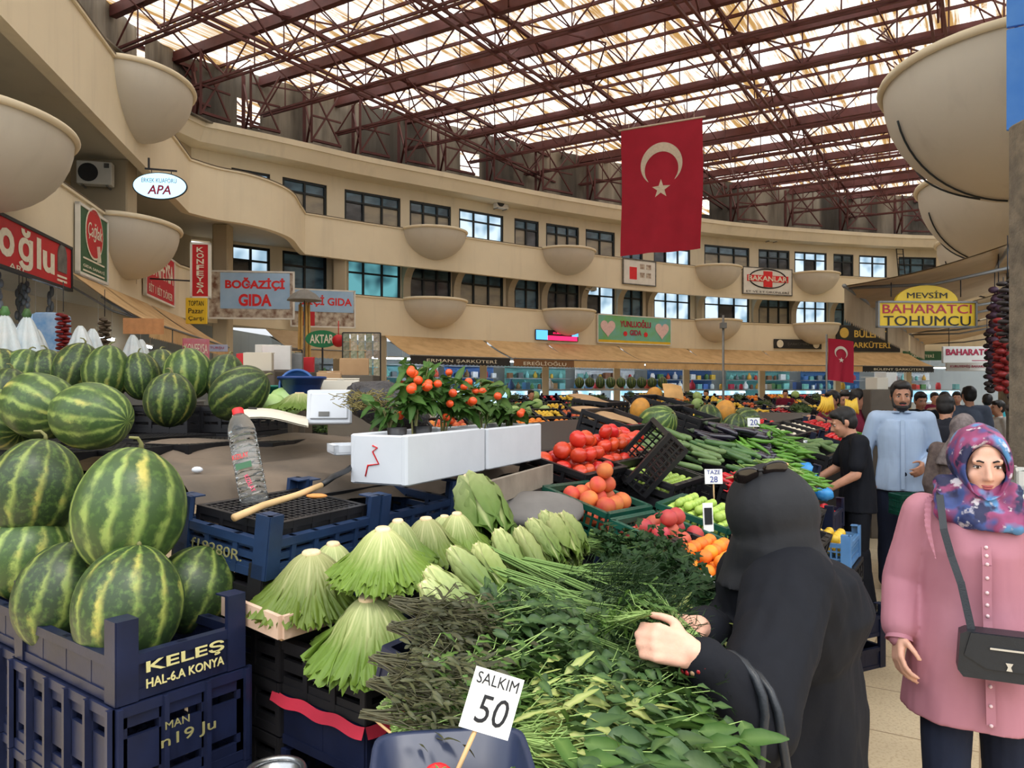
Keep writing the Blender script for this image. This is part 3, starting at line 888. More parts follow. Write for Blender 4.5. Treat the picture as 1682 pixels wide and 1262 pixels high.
# ------------------------------------------------------------------ awnings
def awning(a, b, prot, z0, z1, val, m, label, text=None, tm=None, arms=True, grp=None):
    """a, b: wall points, left and right as seen from the hall"""
    a = Vector((a[0], a[1])); b = Vector((b[0], b[1])); d = (b - a); w = d.length; ang = math.atan2(d.y, d.x); mid = (a + b) / 2
    r = root('awning', (mid.x, mid.y, z0), (0, 0, ang), label, 'awning', grp)
    dz = z1 - z0
    mb = MB(); mb.grid(12, 8, lambda u, v: ((u - .5) * w, -prot * v, dz * v - .06 * math.sin(math.pi * v) - .02 * math.sin(u * math.pi * 6) * v))
    mb.grid(12, 8, lambda u, v: ((u - .5) * w, -prot * v, dz * v - .06 * math.sin(math.pi * v) - .02 * math.sin(u * math.pi * 6) * v - .012))
    mb.build('canopy', m, r)
    mb = MB(); n = int(w / .18) + 2
    mb.grid(n * 2, 1, lambda u, v: ((u - .5) * w, -prot - .015 * math.sin(u * n * 6.28), dz - v * val * (1 - .12 * abs(math.sin(u * n * 3.14)))))
    vo = mb.build('valance', m if not tm else tm, r)
    MB().tube([(-w / 2, -prot, dz), (w / 2, -prot, dz)], .025, 6).build('front_rail', M_GREYM, r)
    if arms:
        for sx in (-1, 1): MB().tube([(sx * w * .45, 0, -.25), (sx * w * .4, -prot * .5, dz * .6 - .15), (sx * w * .45, -prot, dz)], .02, 5).build('arm', M_GREYM, r)
    if text: letter(text, w * .7, val * .55, M_CREAM, r, 0, dz - val * .5, -prot - .03)
    return r
for (p0, p1, lab, tx, tm) in ((632, 792, 'beige awning with a dark lettered valance along the far wall', 'ERMAN ŞARKÜTERİ', M_DARK), (797, 895, 'beige awning with a brown lettered valance, before the lit pink sign', 'EREĞLİOĞLU', mat('brown_valance', (132, 96, 66), .8)),
        (898, 1012, 'beige awning just below the lit pink and blue sign', None, None), (1015, 1126, 'beige awning below the green board with hearts', None, None), (1129, 1250, 'beige awning between the green and the thin dark boards', None, None),
        (1253, 1374, 'beige awning below the thin dark fascia board', None, None), (1377, 1490, 'beige awning below the gold lettered black board', 'BÜLENT ŞARKÜTERİ', M_DARK)):
    a = ray_on(LOWF, p0); b = ray_on(LOWF, p1)
    awning(a, b, 2.0, 3.86, 3.02, .34, M_AWN, lab, tx, tm)
awning(Vector((-8.3, 25.9)), Vector((-6.2, 28.7)), 1.3, 3.8, 3.1, .3, M_AWN2, 'grey beige awning below the twin blue boards')
for y0, y1, lab in ((13.7, 15.4, 'tan awning nearest the green board'), (15.5, 18.7, 'tan awning of the shop below the bowl, middle of three'), (19.0, 22.3, 'tan awning at the far end of the gallery block')):
    awning(lwpt(y0), lwpt(y1), 1.3, 3.84, 2.98, .3, M_AWN, {13.7: 'tan awning just below the green logo board', 15.5: 'tan awning between the green logo board and the square red board', 19.0: 'tan awning just below the square red board'}[y0])
# shop-side awnings beside the aisle
def rw(y): return Vector((RWX(y) - .05, y))
for y0, y1, lab, z in ((7.9, 11.4, 'big beige awning over the aisle above the yellow sign', 3.32), (11.7, 15.0, 'second beige awning along the aisle, behind the yellow sign', 3.3), (15.3, 19.0, 'third beige awning along the aisle, above the white lettered board', 3.3)):
    awning(rw(y1), rw(y0), 1.75, z, z - .38, .42, M_AWN2, lab)

# hanging boards over the aisle
p = PX(1521, 517, 8.7)
r = sign('hanging_sign', p, 1.12, .28, .03, M_YEL, 'yellow hanging board with crimson and black capitals', 'sign', M_GREYM, .04, .02)
arch = MB(); arch.prism([(math.cos(a) * .36, .14 + math.sin(a) * .19) for a in [math.pi * k / 14 for k in range(15)]], -.02, .02); arch.build('arched_top', M_YEL, r)
letter('BAHARATCI', 1.02, .1, M_LPINK, r, 0, .062, -.024); letter('TOHUMCU', 1.0, .11, M_LBLK, r, 0, -.072, -.024); letter('MEVSİM', .46, .085, M_LBLK, r, 0, .225, -.024)
MB().tube([(-.4, 0, .2), (-.4, 0, .36)], .006, 5).tube([(.4, 0, .2), (.4, 0, .4)], .006, 5).build('hanging_wire', M_DARK, r)
p = PX(1590, 583, 12.0)
r = sign('hanging_sign', p, .82, .26, .02, M_WHITE, 'white hanging board with crimson capitals beyond the yellow one', 'sign', None, .04)
letter('BAHARATÇI', .72, .12, M_LPINK, r, 0, .03, -.024, bold=.03); MB().box((.2, -.022, -.09), (.3, .004, .01)).build('rule', M_LPINK, r)
MB().tube([(-.3, 0, .1), (-.3, 0, .62)], .006, 5).tube([(.3, 0, .1), (.3, 0, .62)], .006, 5).build('hanging_wire', M_DARK, r)
p = PX(1590, 603, 12.3)
r = sign('hanging_sign', p, .72, .13, .02, M_WHITE, 'narrow white board with small pink lettering below the larger white one', 'sign', None, .04)
letter('KURUYEMİŞ BAHARAT', .6, .06, M_LPINK, r, 0, .01, -.024)
MB().tube([(-.3, 0, .03), (-.3, 0, .2)], .006, 5).tube([(.3, 0, .03), (.3, 0, .2)], .006, 5).build('hanging_wire', M_DARK, r)
M_BLUEB = mat('blue_banner_vinyl', (70, 140, 236), .4, (96, 160, 244), 3, .5, bump=0)
p = PX(1670, 10, 7.6)
r = root('strip_banner', p, (0, 0, -.5), 'bright blue upright strip banner high on the shop wall', 'banner')
for k in range(2): MB().rbox((0, 0, .3 - k * 1.02), (.17, .05, 1.0), .01).build('panel', M_BLUEB, r)
MB().box((0, .04, -.2), (.03, .04, 2.1)).build('back_rail', M_GREYM, r)

# ------------------------------------------------------------------ flags
def flag(pt, w, h, label, sway, m_pole=None, tilt=0.0, ang=0.0):
    """cloth hung by its top edge; local x along the top, z down"""
    r = root('turkish_flag', pt, (0, 0, ang), label, 'flag')
    def S(u, v, dy=0):   # u across 0..1, v down 0..1
        amp = sway * (v ** 1.2)
        return (u * w + .02 * w * math.sin(v * 5) * v, dy + amp * math.sin(u * 9 + 1.5 * v) + amp * .5 * math.sin(u * 19 + v * 3), -v * h + tilt * u + .012 * h * math.sin(u * 3.1) * (1 - v))
    mb = MB(); mb.grid(36, 40, lambda u, v: S(u, v)); mb.build('cloth', M_FLAG, r)
    cu, cv, R0 = .5, .315, .255
    mb = MB(); n = 40
    ax = w / h
    out_ = []; in_ = []
    for k in range(n + 1):
        a = math.radians(-52) + math.radians(284) * k / n
        out_.append((cu + R0 * math.cos(a), cv - R0 * ax * math.sin(a)))
        b = math.radians(-42) + math.radians(264) * k / n
        in_.append((cu + .205 * math.cos(b), cv + .06 * ax - .205 * ax * math.sin(b)))
    in_[0] = out_[0]; in_[-1] = out_[-1]
    vs = [S(u, v, -.012) for u, v in out_] + [S(u, v, -.012) for u, v in in_]
    mb.add(vs, [(i, i + 1, n + 2 + i, n + 1 + i) for i in range(n)], True); mb.build('crescent', M_FLAGW, r)
    mb = MB(); sv = cv + .3 * ax; pts = []
    for k in range(10):
        a = math.pi / 2 + math.pi * k / 5; rr = .115 if k % 2 == 0 else .046
        pts.append((cu + rr * math.cos(a), sv - rr * ax * math.sin(a)))
    vs = [S(cu, sv, -.012)] + [S(u, v, -.012) for u, v in pts]
    mb.add(vs, [(0, 1 + k, 1 + (k + 1) % 10) for k in range(10)]); mb.build('star', M_FLAGW, r)
    if m_pole == 'rail': MB().tube([(-.1, 0, .04), (w + .1, 0, .04 + tilt)], .035, 8).bar((w * .1, 0, .04), (w * .1, 0, .5), .012).bar((w * .9, 0, .04), (w * .9, 0, .5), .012).build('top_rail', M_FLAGW, r)
    elif m_pole == 'pole': MB().tube([(-.02, 0, .06), (-.02, 0, -1.95)], .014, 8).build('pole', M_GREYM, r)
    return r
pl = PX(1020, 216, 30.0); pr = PX(1154, 194, 28.6)
flag(pl, (pr - pl).xy.length, 4.86, 'large red flag with crescent and star hung from the roof steel', .1, 'rail', pr.z - pl.z, math.atan2(pr.y - pl.y, pr.x - pl.x))
p = PX(1360, 556, 11.5)
flag(p, .37, .62, 'small red flag on a thin pole above the fruit sellers', .02, 'pole', -.05, -.1)

# ------------------------------------------------------------------ the shops themselves
SB = offset(FARP, 5.2)
mb = MB(); ribbon(mb, [V2(-11.1, 22.5), V2(-10.4, 27.0)] + [p for p in offset(FAC, 4.6) if p.x > -10.2] + [V2(44, 50)], [(0, 0), (0, 3.95), (.2, 3.95), (.2, 0)])
struct(mb.build('wall_shop_back', M_BRICKW))
GOODS = [mat('goods_' + n, c, .5, rnd=.25, hue=.02) for n, c in (('white', (226, 232, 238)), ('blue', (70, 120, 180)), ('teal', (120, 190, 190)), ('red', (190, 56, 60)), ('brown', (128, 92, 62)), ('grey', (110, 118, 124)), ('yellow', (214, 176, 70)), ('green', (84, 130, 78)))]
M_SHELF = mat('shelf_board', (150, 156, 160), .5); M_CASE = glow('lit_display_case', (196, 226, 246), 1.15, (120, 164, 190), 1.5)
pack_me = {}
def pack(kind, gi):
    k = (kind, gi)
    if k in pack_me: return pack_me[k]
    mb = MB()
    if kind == 'carton': mb.rbox((0, 0, .14), (.3, .2, .28), .015)
    elif kind == 'jar': mb.lathe([(.08, 0), (.1, .03), (.1, .2), (.07, .24), (.07, .28)], 12)
    else: mb.lathe([(.1, 0), (.13, .05), (.12, .2), (.03, .33), (.06, .38)], 10)
    pack_me[k] = mb.mesh(kind, GOODS[gi]); return pack_me[k]
bays = [(590, 660), (664, 730), (734, 800), (804, 895), (899, 1012), (1016, 1126), (1130, 1250), (1254, 1374), (1378, 1490), (1494, 1600)]
bl = ['beside the plant-label tower', 'under the dark lettered valance', 'under the dark-valance awning end', 'under the brown-valance awning', 'under the awning by the lit sign', 'under the awning by the heart board', 'under the awning past the heart board', 'under the awning of the thin dark board', 'under the awning of the gold board', 'in the corner under the green board']
for bi, (p0, p1) in enumerate(bays):
    a = ray_on(FAC, p0); b = ray_on(FAC, p1); d = (b - a); w = d.length; ang = math.atan2(d.y, d.x); n = Vector((d.y, -d.x)).normalized(); mid = (a + b) / 2
    c = (mid - n * 3.6).to_3d()
    sh = root('shop_shelving', (c.x, c.y, 0), (0, 0, ang), 'shop shelving ' + bl[bi], 'shelf', 'shelving in the shops along the far wall')
    for z in (.5, 1.15, 1.75, 2.3, 2.85): MB().box((0, 0, z), (w * .92, .45, .04)).build('shelf_board', M_SHELF, sh)
    MB().box((0, .24, 1.45), (w * .92, .03, 2.9)).build('back_panel', GOODS[[5, 2, 0, 1, 2, 0, 1, 2, 1, 0][bi]], sh)
    rr = random.Random(50 + bi)
    m = Matrix.Rotation(ang, 3, 'Z')
    for z in (1.77, 2.32):
        x = -w * .43
        while x < w * .43:
            k = rr.choice(['carton', 'carton', 'jar', 'sack_pack']); gi = rr.choice([0, 0, 1, 2, 2, 3, 4, 5, 6, 7])
            o = mk({'carton': 'carton', 'jar': 'jar', 'sack_pack': 'goods_bag'}[k], pack(k, gi), None, c + m @ Vector((x, -.05, z)), (0, 0, ang), rr.uniform(.8, 1.25))
            tag(o, 'packed goods on shop shelves ' + bl[bi], 'goods', 'packed goods of the shop ' + bl[bi])
            x += rr.uniform(.38, .6)
    cs = (mid - n * .9).to_3d()
    dc = root('display_case', (cs.x, cs.y, 0), (0, 0, ang), 'lit glass display case ' + bl[bi], 'display case', 'display cases along the far shops')
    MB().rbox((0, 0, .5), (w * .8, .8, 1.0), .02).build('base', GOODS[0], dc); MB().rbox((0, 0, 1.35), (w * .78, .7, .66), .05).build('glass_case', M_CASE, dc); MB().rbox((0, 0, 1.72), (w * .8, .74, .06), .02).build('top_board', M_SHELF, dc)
    for xi in (-.3, .1, .38):
        k = rr.choice(['carton', 'sack_pack', 'jar'])
        o = mk('goods_bag', pack(k, rr.choice([0, 1, 2, 6, 3])), None, cs + m @ Vector((xi * w, 0, 1.75)), (0, 0, ang + rr.uniform(-.3, .3)), rr.uniform(1.0, 1.5))
        tag(o, 'packed goods on the display case ' + bl[bi], 'goods', 'goods on the display case ' + bl[bi])
    for xi in (-.25, .25):
        q = mid - n * 1.8
        lt = root('tube_lamp', Vector((q.x, q.y, 3.05)) + m @ Vector((xi * w, 0, 0)), (0, 0, ang), 'white tube lamp hung inside the shop ' + bl[bi], 'lamp', 'tube lamps of the shop ' + bl[bi])
        MB().tube([(-.6, 0, 0), (.6, 0, 0)], .03, 8).build('tube', M_TUBE, lt); MB().box((0, 0, .06), (1.3, .1, .05)).bar((-.5, 0, .06), (-.5, 0, .9), .01).bar((.5, 0, .06), (.5, 0, .9), .01).build('housing', M_WHITE, lt)
# posts between the far shops
for px in (628, 794, 896, 1013, 1127, 1251, 1375, 1491):
    q = ray_on(offset(FARP, .3), px); MB().box((q.x, q.y, 1.95), (.3, .3, 3.9)).build('pillar', M_PIER)['kind'] = 'structure'

# ------------------------------------------------------------------ left shops: counter, racks, hanging stock
rr = random.Random(3)
M_BAG = mat('plastic_bag', (228, 236, 240), .35, (190, 214, 224), 6, .6, bump=.4, bump_d=.02)
M_BLUEBAG = mat('blue_water_pack', (110, 160, 214), .25, (200, 220, 238), 5, .7)
M_CHILI = mat('dried_chili', (134, 30, 30), .5, (90, 20, 22), 20, .6)
M_SILVER = mat('hanging_foil', (118, 126, 136), .4, (66, 74, 82), 5, .7, metal=.2)
M_KRAFT = mat('kraft_card', (176, 136, 96), .8, (148, 110, 74), 5, .5)
for y0, lab in ((9.6, 'below the red fascia board'), (13.2, 'below the green logo board'), (16.6, 'below the middle tan awning'), (20.0, 'below the square red board')):
    sh = root('shop_shelving', (LW(y0 + 1.5) - 2.6, y0 + 1.4, 0), (0, 0, LANG), 'tall crowded shelving ' + lab, 'shelf', 'shelving in the shops of the near block')
    for z in (.4, 1.0, 1.6, 2.2, 2.8): MB().box((0, 0, z), (3.0, .5, .04)).build('shelf_board', M_SHELF, sh)
    MB().box((0, .26, 1.6), (3.0, .03, 3.2)).build('back_panel', mat('dark_shop_panel', (72, 80, 88), .6, (48, 52, 58), 4, .7), sh)
    m = Matrix.Rotation(LANG, 3, 'Z')
    for z in (1.62, 2.22, 2.82):
        x = -1.4
        while x < 1.4:
            k = rr.choice(['carton', 'jar', 'sack_pack', 'sack_pack']); gi = rr.choice([0, 0, 0, 1, 2, 5, 5, 3, 6])
            o = mk('goods_bag' if k == 'sack_pack' else k, pack(k, gi), None, Vector(sh.location) + m @ Vector((x, -.05, z)), (0, 0, LANG), rr.uniform(.9, 1.3))
            tag(o, 'packed stock on the tall shelving ' + lab, 'goods', 'stock on the tall shelving ' + lab)
            x += rr.uniform(.3, .46)
    q = lwpt(y0 + 1.4, -1.3, 2.95)
    lt = root('tube_lamp', q, (0, 0, LANG), 'white tube lamp inside the shop ' + lab, 'lamp')
    MB().tube([(-.6, 0, 0), (.6, 0, 0)], .028, 8).build('tube', M_TUBE, lt); MB().box((0, 0, .06), (1.3, .1, .05)).bar((-.5, 0, .06), (-.5, 0, 1.0), .012).bar((.5, 0, .06), (.5, 0, 1.0), .012).build('housing', M_WHITE, lt)
    ct = root('shop_counter', lwpt(y0 + 1.4, -.35, 0), (0, 0, LANG), 'shop counter ' + lab, 'counter', 'counters of the near block')
    MB().rbox((0, 0, .7), (3.1, .7, 1.4), .02).build('body', mat('counter_front', (96, 100, 104), .6), ct); MB().rbox((0, 0, 1.42), (3.2, .8, .05), .01).build('counter_top', M_SHELF, ct)
# hanging stock strings under the red board and awnings
def hang(name, p, ln, w, m, label, cat, group=None, n=16):
    r = root(name, p, (0, 0, rr.uniform(0, 3)), label, cat, group)
    MB().tube([(0, 0, 0), (0, 0, .4)], .006, 5).build('string', M_DARK, r)
    mb = MB()
    for i in range(n):
        t = i / n; a = i * 2.4
        mb.ball((math.cos(a) * w * .35, math.sin(a) * w * .35, -ln * t - .04), (w * .4, w * .4, ln / n * 1.1), 8, 6)
    mb.build('bundle', m, r); return r
hang('dried_pepper_string', PX(104, 512, 10.3), .56, .14, M_CHILI, 'long string of dried red peppers in the shop below the red board', 'dried peppers', None, 26)
hang('dried_pepper_string', PX(172, 520, 11.4), .5, .13, mat('dried_aubergine', (88, 74, 58), .6), 'brown string of dried vegetables beside the red pepper string', 'dried vegetables', None, 22)
for i in range(16):
    y = 8.6 + i * .32; q = lwpt(y, -.75 - .2 * (i % 3), 3.5)
    hang('foil_bundle', q, .4 + .1 * (i % 4), .09, M_SILVER, 'grey foil bundle hanging in the row below the red board', 'hanging stock', 'foil bundles hanging below the red fascia board', 8)
def bagroll(px, py, d, s, cap, label):
    p = PX(px, py, d); r = root('bag_bundle', p, (0, 0, rr.uniform(0, 6)), label, 'plastic bag bundle')
    mb = MB(); mb.grid(28, 10, lambda u, v: ((.17 * (1 - v) ** .7 + .03) * (1 + .22 * math.sin(u * 44) * (1 - v * .5)) * math.cos(u * 6.2832) * s, (.17 * (1 - v) ** .7 + .03) * (1 + .22 * math.sin(u * 44) * (1 - v * .5)) * math.sin(u * 6.2832) * s, v * .5 * s)); mb.build('bags', M_BAG, r)
    if cap: MB().lathe([(.04 * s, .48 * s), (.06 * s, .52 * s), (.03 * s, .6 * s)], 10).build('tie', GOODS[7], r)
    return r
for px, py, d, s, cap, lab in ((8, 585, 8.8, .95, 1, 'white plastic bag bundle with a green tie at the end of the counter'), (44, 583, 9.0, .9, 1, 'second white bag bundle with a green tie'), (60, 588, 9.4, .7, 0, 'small white bag bundle without a tie below the red peppers'), (132, 588, 9.6, .8, 0, 'grey white bag bundle beside the red peppers'), (152, 588, 9.9, .75, 0, 'crumpled clear bag bundle beside the brown string'), (218, 597, 11.5, .85, 0, 'pale blue bag bundle below the orange flap'), (232, 594, 12.2, .7, 0, 'short bag bundle under the tan awning')):
    bagroll(px, py, d, s, cap, lab)
    q = PX(px, py, d)
    t = root('display_plinth', (q.x, q.y, 0), (0, 0, .2), 'plinth under the ' + lab.replace(' at the end of the counter', ''), 'plinth')
    MB().rbox((0, 0, q.z / 2), (.5, .5, q.z), .02).build('body', M_GREYM, t); MB().rbox((0, 0, q.z - .02), (.54, .54, .03), .01).build('top_board', M_SHELF, t)
for px, d in ((80, 11.4), (92, 11.9), (70, 11.8)):
    p = PX(px, 592, d); o = MB().rbox((0, 0, .35), (.34, .3, .7), .04).build('water_pack', M_BLUEBAG, None, p); tag(o, 'blue wrapped water bottle pack in the shop below the red board', 'water pack', 'blue water packs')
    o = MB().rbox((0, 0, 0), (.34, .3, p.z - .01), .02).build('stacked_crate', M_GREYM, None, (p.x, p.y, p.z / 2 - .005)); tag(o, 'grey crate under a blue water pack', 'crate', 'crates under the water packs')
p = PX(236, 535, 12.6); o = MB(); o.grid(14, 4, lambda u, v: ((u - .5) * .62, .01 * math.sin(u * 30), -v * .26)); r = o.build('orange_flap', mat('orange_canvas', (206, 146, 96), .8), None, (p.x, p.y, p.z + .12), (0, 0, .25)); tag(r, 'orange canvas flap hanging from the tan awning edge', 'canvas flap')

# umbrella over bamboo poles, spectacle-like rack towers
p = PX(500, 640, 20.0); zt = EYE + 165 / F * 20
r = root('market_umbrella', (p.x, p.y, 0), (0, 0, 0), 'grey market umbrella over a bundle of bamboo canes', 'umbrella')
mb = MB(); mb.lathe([(.46, zt - .3), (.44, zt - .27), (.3, zt - .13), (.1, zt - .02), (.0, zt)], 10, smooth=False); mb.build('canopy', mat('umbrella_grey', (128, 126, 122), .7), r); MB().tube([(0, 0, 0), (0, 0, zt)], .02, 8).build('pole', M_GREYM, r)
for i in range(7):
    a = i * .9; q = MB(); q.tube([(math.cos(a) * .2, math.sin(a) * .2, .0), (math.cos(a) * .12, math.sin(a) * .12, zt - .35 - .06 * (i % 3))], .028, 7)
    o = q.build('bamboo_cane', M_WOODP, None, (p.x, p.y, 0)); tag(o, 'bamboo cane standing below the grey umbrella', 'cane', 'bamboo canes below the grey umbrella')
p = PX(529, 557, 19.5)
r = root('oval_sign', p, (0, 0, 0), 'green oval board with white capitals beside the umbrella canes', 'sign')
d_ = MB(); d_.lathe([(.42, -.03), (.42, .03)], 30, sy=.52, smooth=False); o = d_.build('panel', mat('oval_green', (40, 130, 84), .5), r); o.rotation_euler = (math.pi / 2, 0, 0); letter('AKTAR', .6, .22, M_CREAM, r, 0, 0, -.04, bold=.02)
MB().bar((0, .05, .2), (0, .05, -p.z), .04).build('post', M_DARK, r)
p = PX(556, 560, 19.3); r = root('red_lantern', p, (0, 0, 0), 'round red hanging ball beside the green oval board', 'ball'); MB().ball((0, 0, 0), .16).build('ball', M_RED, r); MB().tube([(0, 0, .15), (0, 0, .5)], .012, 5).build('string', M_LRED, r)
M_CARDS = mat('seed_packet_print', (206, 204, 186), .6, (120, 132, 104), 14, .9, rnd=.4, hue=.1)
def tower(px, d, w, z1, label):
    p = PX(px, 640, d); r = root('packet_rack', (p.x, p.y, 0), (0, 0, .1), label, 'rack')
    f = MB()
    for x in (-w / 2, w / 2): f.bar((x, 0, 0), (x, 0, z1), .035)
    for z in (.3, 1.2, z1): f.bar((-w / 2, 0, z), (w / 2, 0, z), .03)
    f.build('frame', M_DARK, r)
    nx = int(w / .16)
    pm = MB().box((0, 0, 0), (.15, .03, .195)).mesh('seed_packet', M_CARDS)
    z = 1.35
    while z < z1 - .1:
        for i in range(nx):
            o = mk('seed_packet', pm, None, Vector((p.x, p.y, 0)) + Matrix.Rotation(.1, 3, 'Z') @ Vector((-w / 2 + (i + .5) * w / nx, -.04, z)), (.12, 0, .1)); tag(o, 'small printed packet on the ' + label, 'packet', 'packets on the ' + label)
        z += .21
tower(594, 19.0, .92, 3.15, 'tall dark framed packet rack before the far awning')
tower(478, 19.5, .55, 2.75, 'narrower packet rack below the umbrella')
# ------------------------------------------------------------------ produce materials
def melon_mat(name, dark, light, pale, n=11.0, wid=.5):
    b = N(name)
    co = b.coord()
    oi = b.t.nodes.new('ShaderNodeObjectInfo')
    off = b.t.nodes.new('ShaderNodeVectorMath'); off.operation = 'ADD'
    b.link(co, off.inputs[0]); b.link(b.n('ShaderNodeCombineXYZ', X=b.math('MULTIPLY', oi.outputs['Random'], 9.0)).outputs[0], off.inputs[1])
    sx = b.t.nodes.new('ShaderNodeSeparateXYZ'); b.link(co, sx.inputs[0])
    ang = b.math('ARCTAN2', sx.outputs[1], sx.outputs[0])
    nz = b.noise(off.outputs[0], 26, 4, .65); nb = b.noise(off.outputs[0], 7, 3)
    wob = b.math('MULTIPLY_ADD', nz, .6, b.math('MULTIPLY', nb, .7))
    ph = b.math('ADD', b.math('MULTIPLY', ang, n / 6.28318), wob)
    tri = b.math('ABSOLUTE', b.math('SUBTRACT', b.math('FRACT', ph), .5))
    br = b.math('ADD', tri, b.math('MULTIPLY', b.math('SUBTRACT', nz, .5), .3))
    st = b.ramp(br, [(wid - .22, (0, 0, 0, 1)), (wid - .12, (.35, .35, .35, 1)), (wid - .02, (1, 1, 1, 1))])
    brk = b.noise(b.mapping(off.outputs[0], (1, 1, .8), (0, 0, 0), (3, 1, 2)), 14, 4, .7)
    st = b.math('MULTIPLY', st, b.ramp(brk, [(.34, (.12, .12, .12, 1)), (.54, (1, 1, 1, 1))]))
    c = b.mix(st, lin(dark), lin(light))
    c = b.mix(b.math('MULTIPLY', b.ramp(nb, [(.55, (0, 0, 0, 1)), (.75, (1, 1, 1, 1))]), b.math('MULTIPLY', st, .9)), c, lin(pale))
    vein = b.noise(off.outputs[0], 60, 3)
    c = b.mix(b.math('MULTIPLY', b.ramp(vein, [(.5, (0, 0, 0, 1)), (.66, (1, 1, 1, 1))]), .25), c, lin((104, 136, 60)))
    hs = b.t.nodes.new('ShaderNodeHueSaturation'); b.link(c, hs.inputs['Color'])
    b.link(b.math('MULTIPLY_ADD', oi.outputs['Random'], .35, .85), hs.inputs['Value'])
    b.bsdf(hs.outputs[0], .42, spec=.35, bump=nb, bump_s=.05)
    return b.m
M_MELON = melon_mat('watermelon_rind', (40, 56, 31), (116, 130, 64), (176, 152, 76))
M_MELON2 = melon_mat('watermelon_rind_pale', (54, 76, 38), (130, 148, 76), (186, 166, 86), 12.0, .46)
M_STEM = mat('dry_stem', (122, 120, 74), .7)
def crate_mat(name, c, c2):
    return mat(name, c, .42, c2, 7, .7, rnd=.12, bump=.1)
M_CBLUE = crate_mat('crate_navy', (22, 30, 58), (14, 18, 36))
M_CBLUE2 = crate_mat('crate_steel_blue', (34, 56, 90), (22, 36, 62))
M_CBLACK = crate_mat('crate_black', (30, 29, 32), (18, 18, 20))
M_CGREEN = crate_mat('crate_green', (22, 84, 66), (14, 56, 46))
M_CLIGHT = crate_mat('crate_light_blue', (92, 140, 190), (70, 112, 160))
M_YPRINT = mat('crate_print', (196, 188, 130), .6, bump=0)
def leaf_mat(name, base, pale, spec=.35, rough=.5, grad=None, rnd=.22, trans=.25, hue=.012):
    """leaf tissue: the rib attribute blends to the pale rib colour, grad adds a root-to-tip change along an object axis"""
    b = N(name)
    co = b.coord()
    at = b.t.nodes.new('ShaderNodeAttribute'); at.attribute_name = 'rib'
    nz = b.noise(co, 22, 3)
    c = b.mix(b.math('MULTIPLY', nz, .55), lin(base), tuple(x * .55 for x in lin(base)[:3]) + (1,))
    c = b.mix(at.outputs['Fac'], c, lin(pale))
    oi = b.t.nodes.new('ShaderNodeObjectInfo')
    hs = b.t.nodes.new('ShaderNodeHueSaturation'); b.link(c, hs.inputs['Color'])
    b.link(b.math('MULTIPLY_ADD', oi.outputs['Random'], 2 * rnd, 1 - rnd), hs.inputs['Value'])
    b.link(b.math('MULTIPLY_ADD', b.math('FRACT', b.math('MULTIPLY', oi.outputs['Random'], 5.7)), 2 * hue, .5 - hue), hs.inputs['Hue'])
    p = b.bsdf(hs.outputs[0], rough, spec=spec, bump=b.noise(co, 90, 2), bump_s=.25, bump_d=.003)
    tr = b.t.nodes.new('ShaderNodeBsdfTranslucent'); b.link(hs.outputs[0], tr.inputs[0])
    mx = b.t.nodes.new('ShaderNodeMixShader'); mx.inputs[0].default_value = trans
    b.link(p.outputs[0], mx.inputs[1]); b.link(tr.outputs[0], mx.inputs[2]); b.link(mx.outputs[0], b.out.inputs[0])
    return b.m
M_LETT = leaf_mat('lettuce_leaf', (112, 138, 52), (198, 198, 142))
M_ROMA = leaf_mat('romaine_leaf', (98, 126, 48), (204, 208, 146), rnd=.12)
M_PARS = leaf_mat('parsley_leaf', (38, 64, 34), (84, 112, 58), spec=.22)
M_DILL = leaf_mat('dill_frond', (34, 56, 32), (84, 112, 58), spec=.2)
M_ROCK = leaf_mat('rocket_leaf', (66, 100, 40), (116, 142, 74), rnd=.18, spec=.25)
M_SPIN = leaf_mat('broad_leaf', (48, 76, 38), (98, 122, 68), spec=.35, rough=.45)
M_DRYB = leaf_mat('dark_herb', (60, 66, 40), (92, 88, 56))
M_PALEH = leaf_mat('pale_herb', (132, 148, 72), (190, 188, 126))
M_ROOT = mat('cut_root', (226, 206, 168), .6, (196, 160, 116), 30, .7)
M_PEACH = mat('peach_skin', (204, 82, 62), .6, (222, 138, 66), 9, 1.0, rnd=.16, hue=.015, bump=0)
M_PEACHD = mat('nectarine_skin', (176, 60, 62), .5, (206, 100, 74), 9, .9, rnd=.14, hue=.012, bump=0)
M_TOM = mat('tomato_skin', (206, 50, 34), .25, (214, 84, 44), 7, .7, rnd=.12, hue=.008, bump=0, spec=.5)
M_TOMR = mat('tomato_red', (214, 34, 40), .22, (190, 26, 34), 7, .5, rnd=.1, bump=0, spec=.5)
M_APRI = mat('apricot_skin', (240, 146, 44), .5, (236, 108, 40), 10, .8, rnd=.1, hue=.012, bump=0)
M_PLUM = mat('green_plum', (176, 202, 96), .35, (150, 182, 72), 12, .6, rnd=.12, bump=0)
M_ORNG = mat('orange_skin', (238, 140, 46), .45, (226, 120, 40), 14, .5, rnd=.1, bump=.1)
M_LEMON = mat('yellow_fruit', (236, 196, 66), .45, (220, 176, 50), 10, .5, rnd=.1, bump=.05)
M_EGG = mat('aubergine_skin', (40, 34, 48), .18, (30, 26, 38), 6, .5, rnd=.2, bump=0, spec=.7)
M_CUC = mat('cucumber_skin', (58, 92, 48), .4, (98, 128, 76), 18, .7, rnd=.2, bump=.1)
M_PEP = mat('green_pepper', (92, 142, 44), .3, (70, 118, 36), 9, .6, rnd=.22, bump=0, spec=.5)
M_PEPR = mat('red_pepper', (198, 26, 36), .25, (160, 20, 30), 9, .5, rnd=.16, bump=0, spec=.5)
M_BEAN = mat('green_bean', (142, 168, 90), .5, (112, 142, 66), 12, .6, rnd=.2, bump=0)
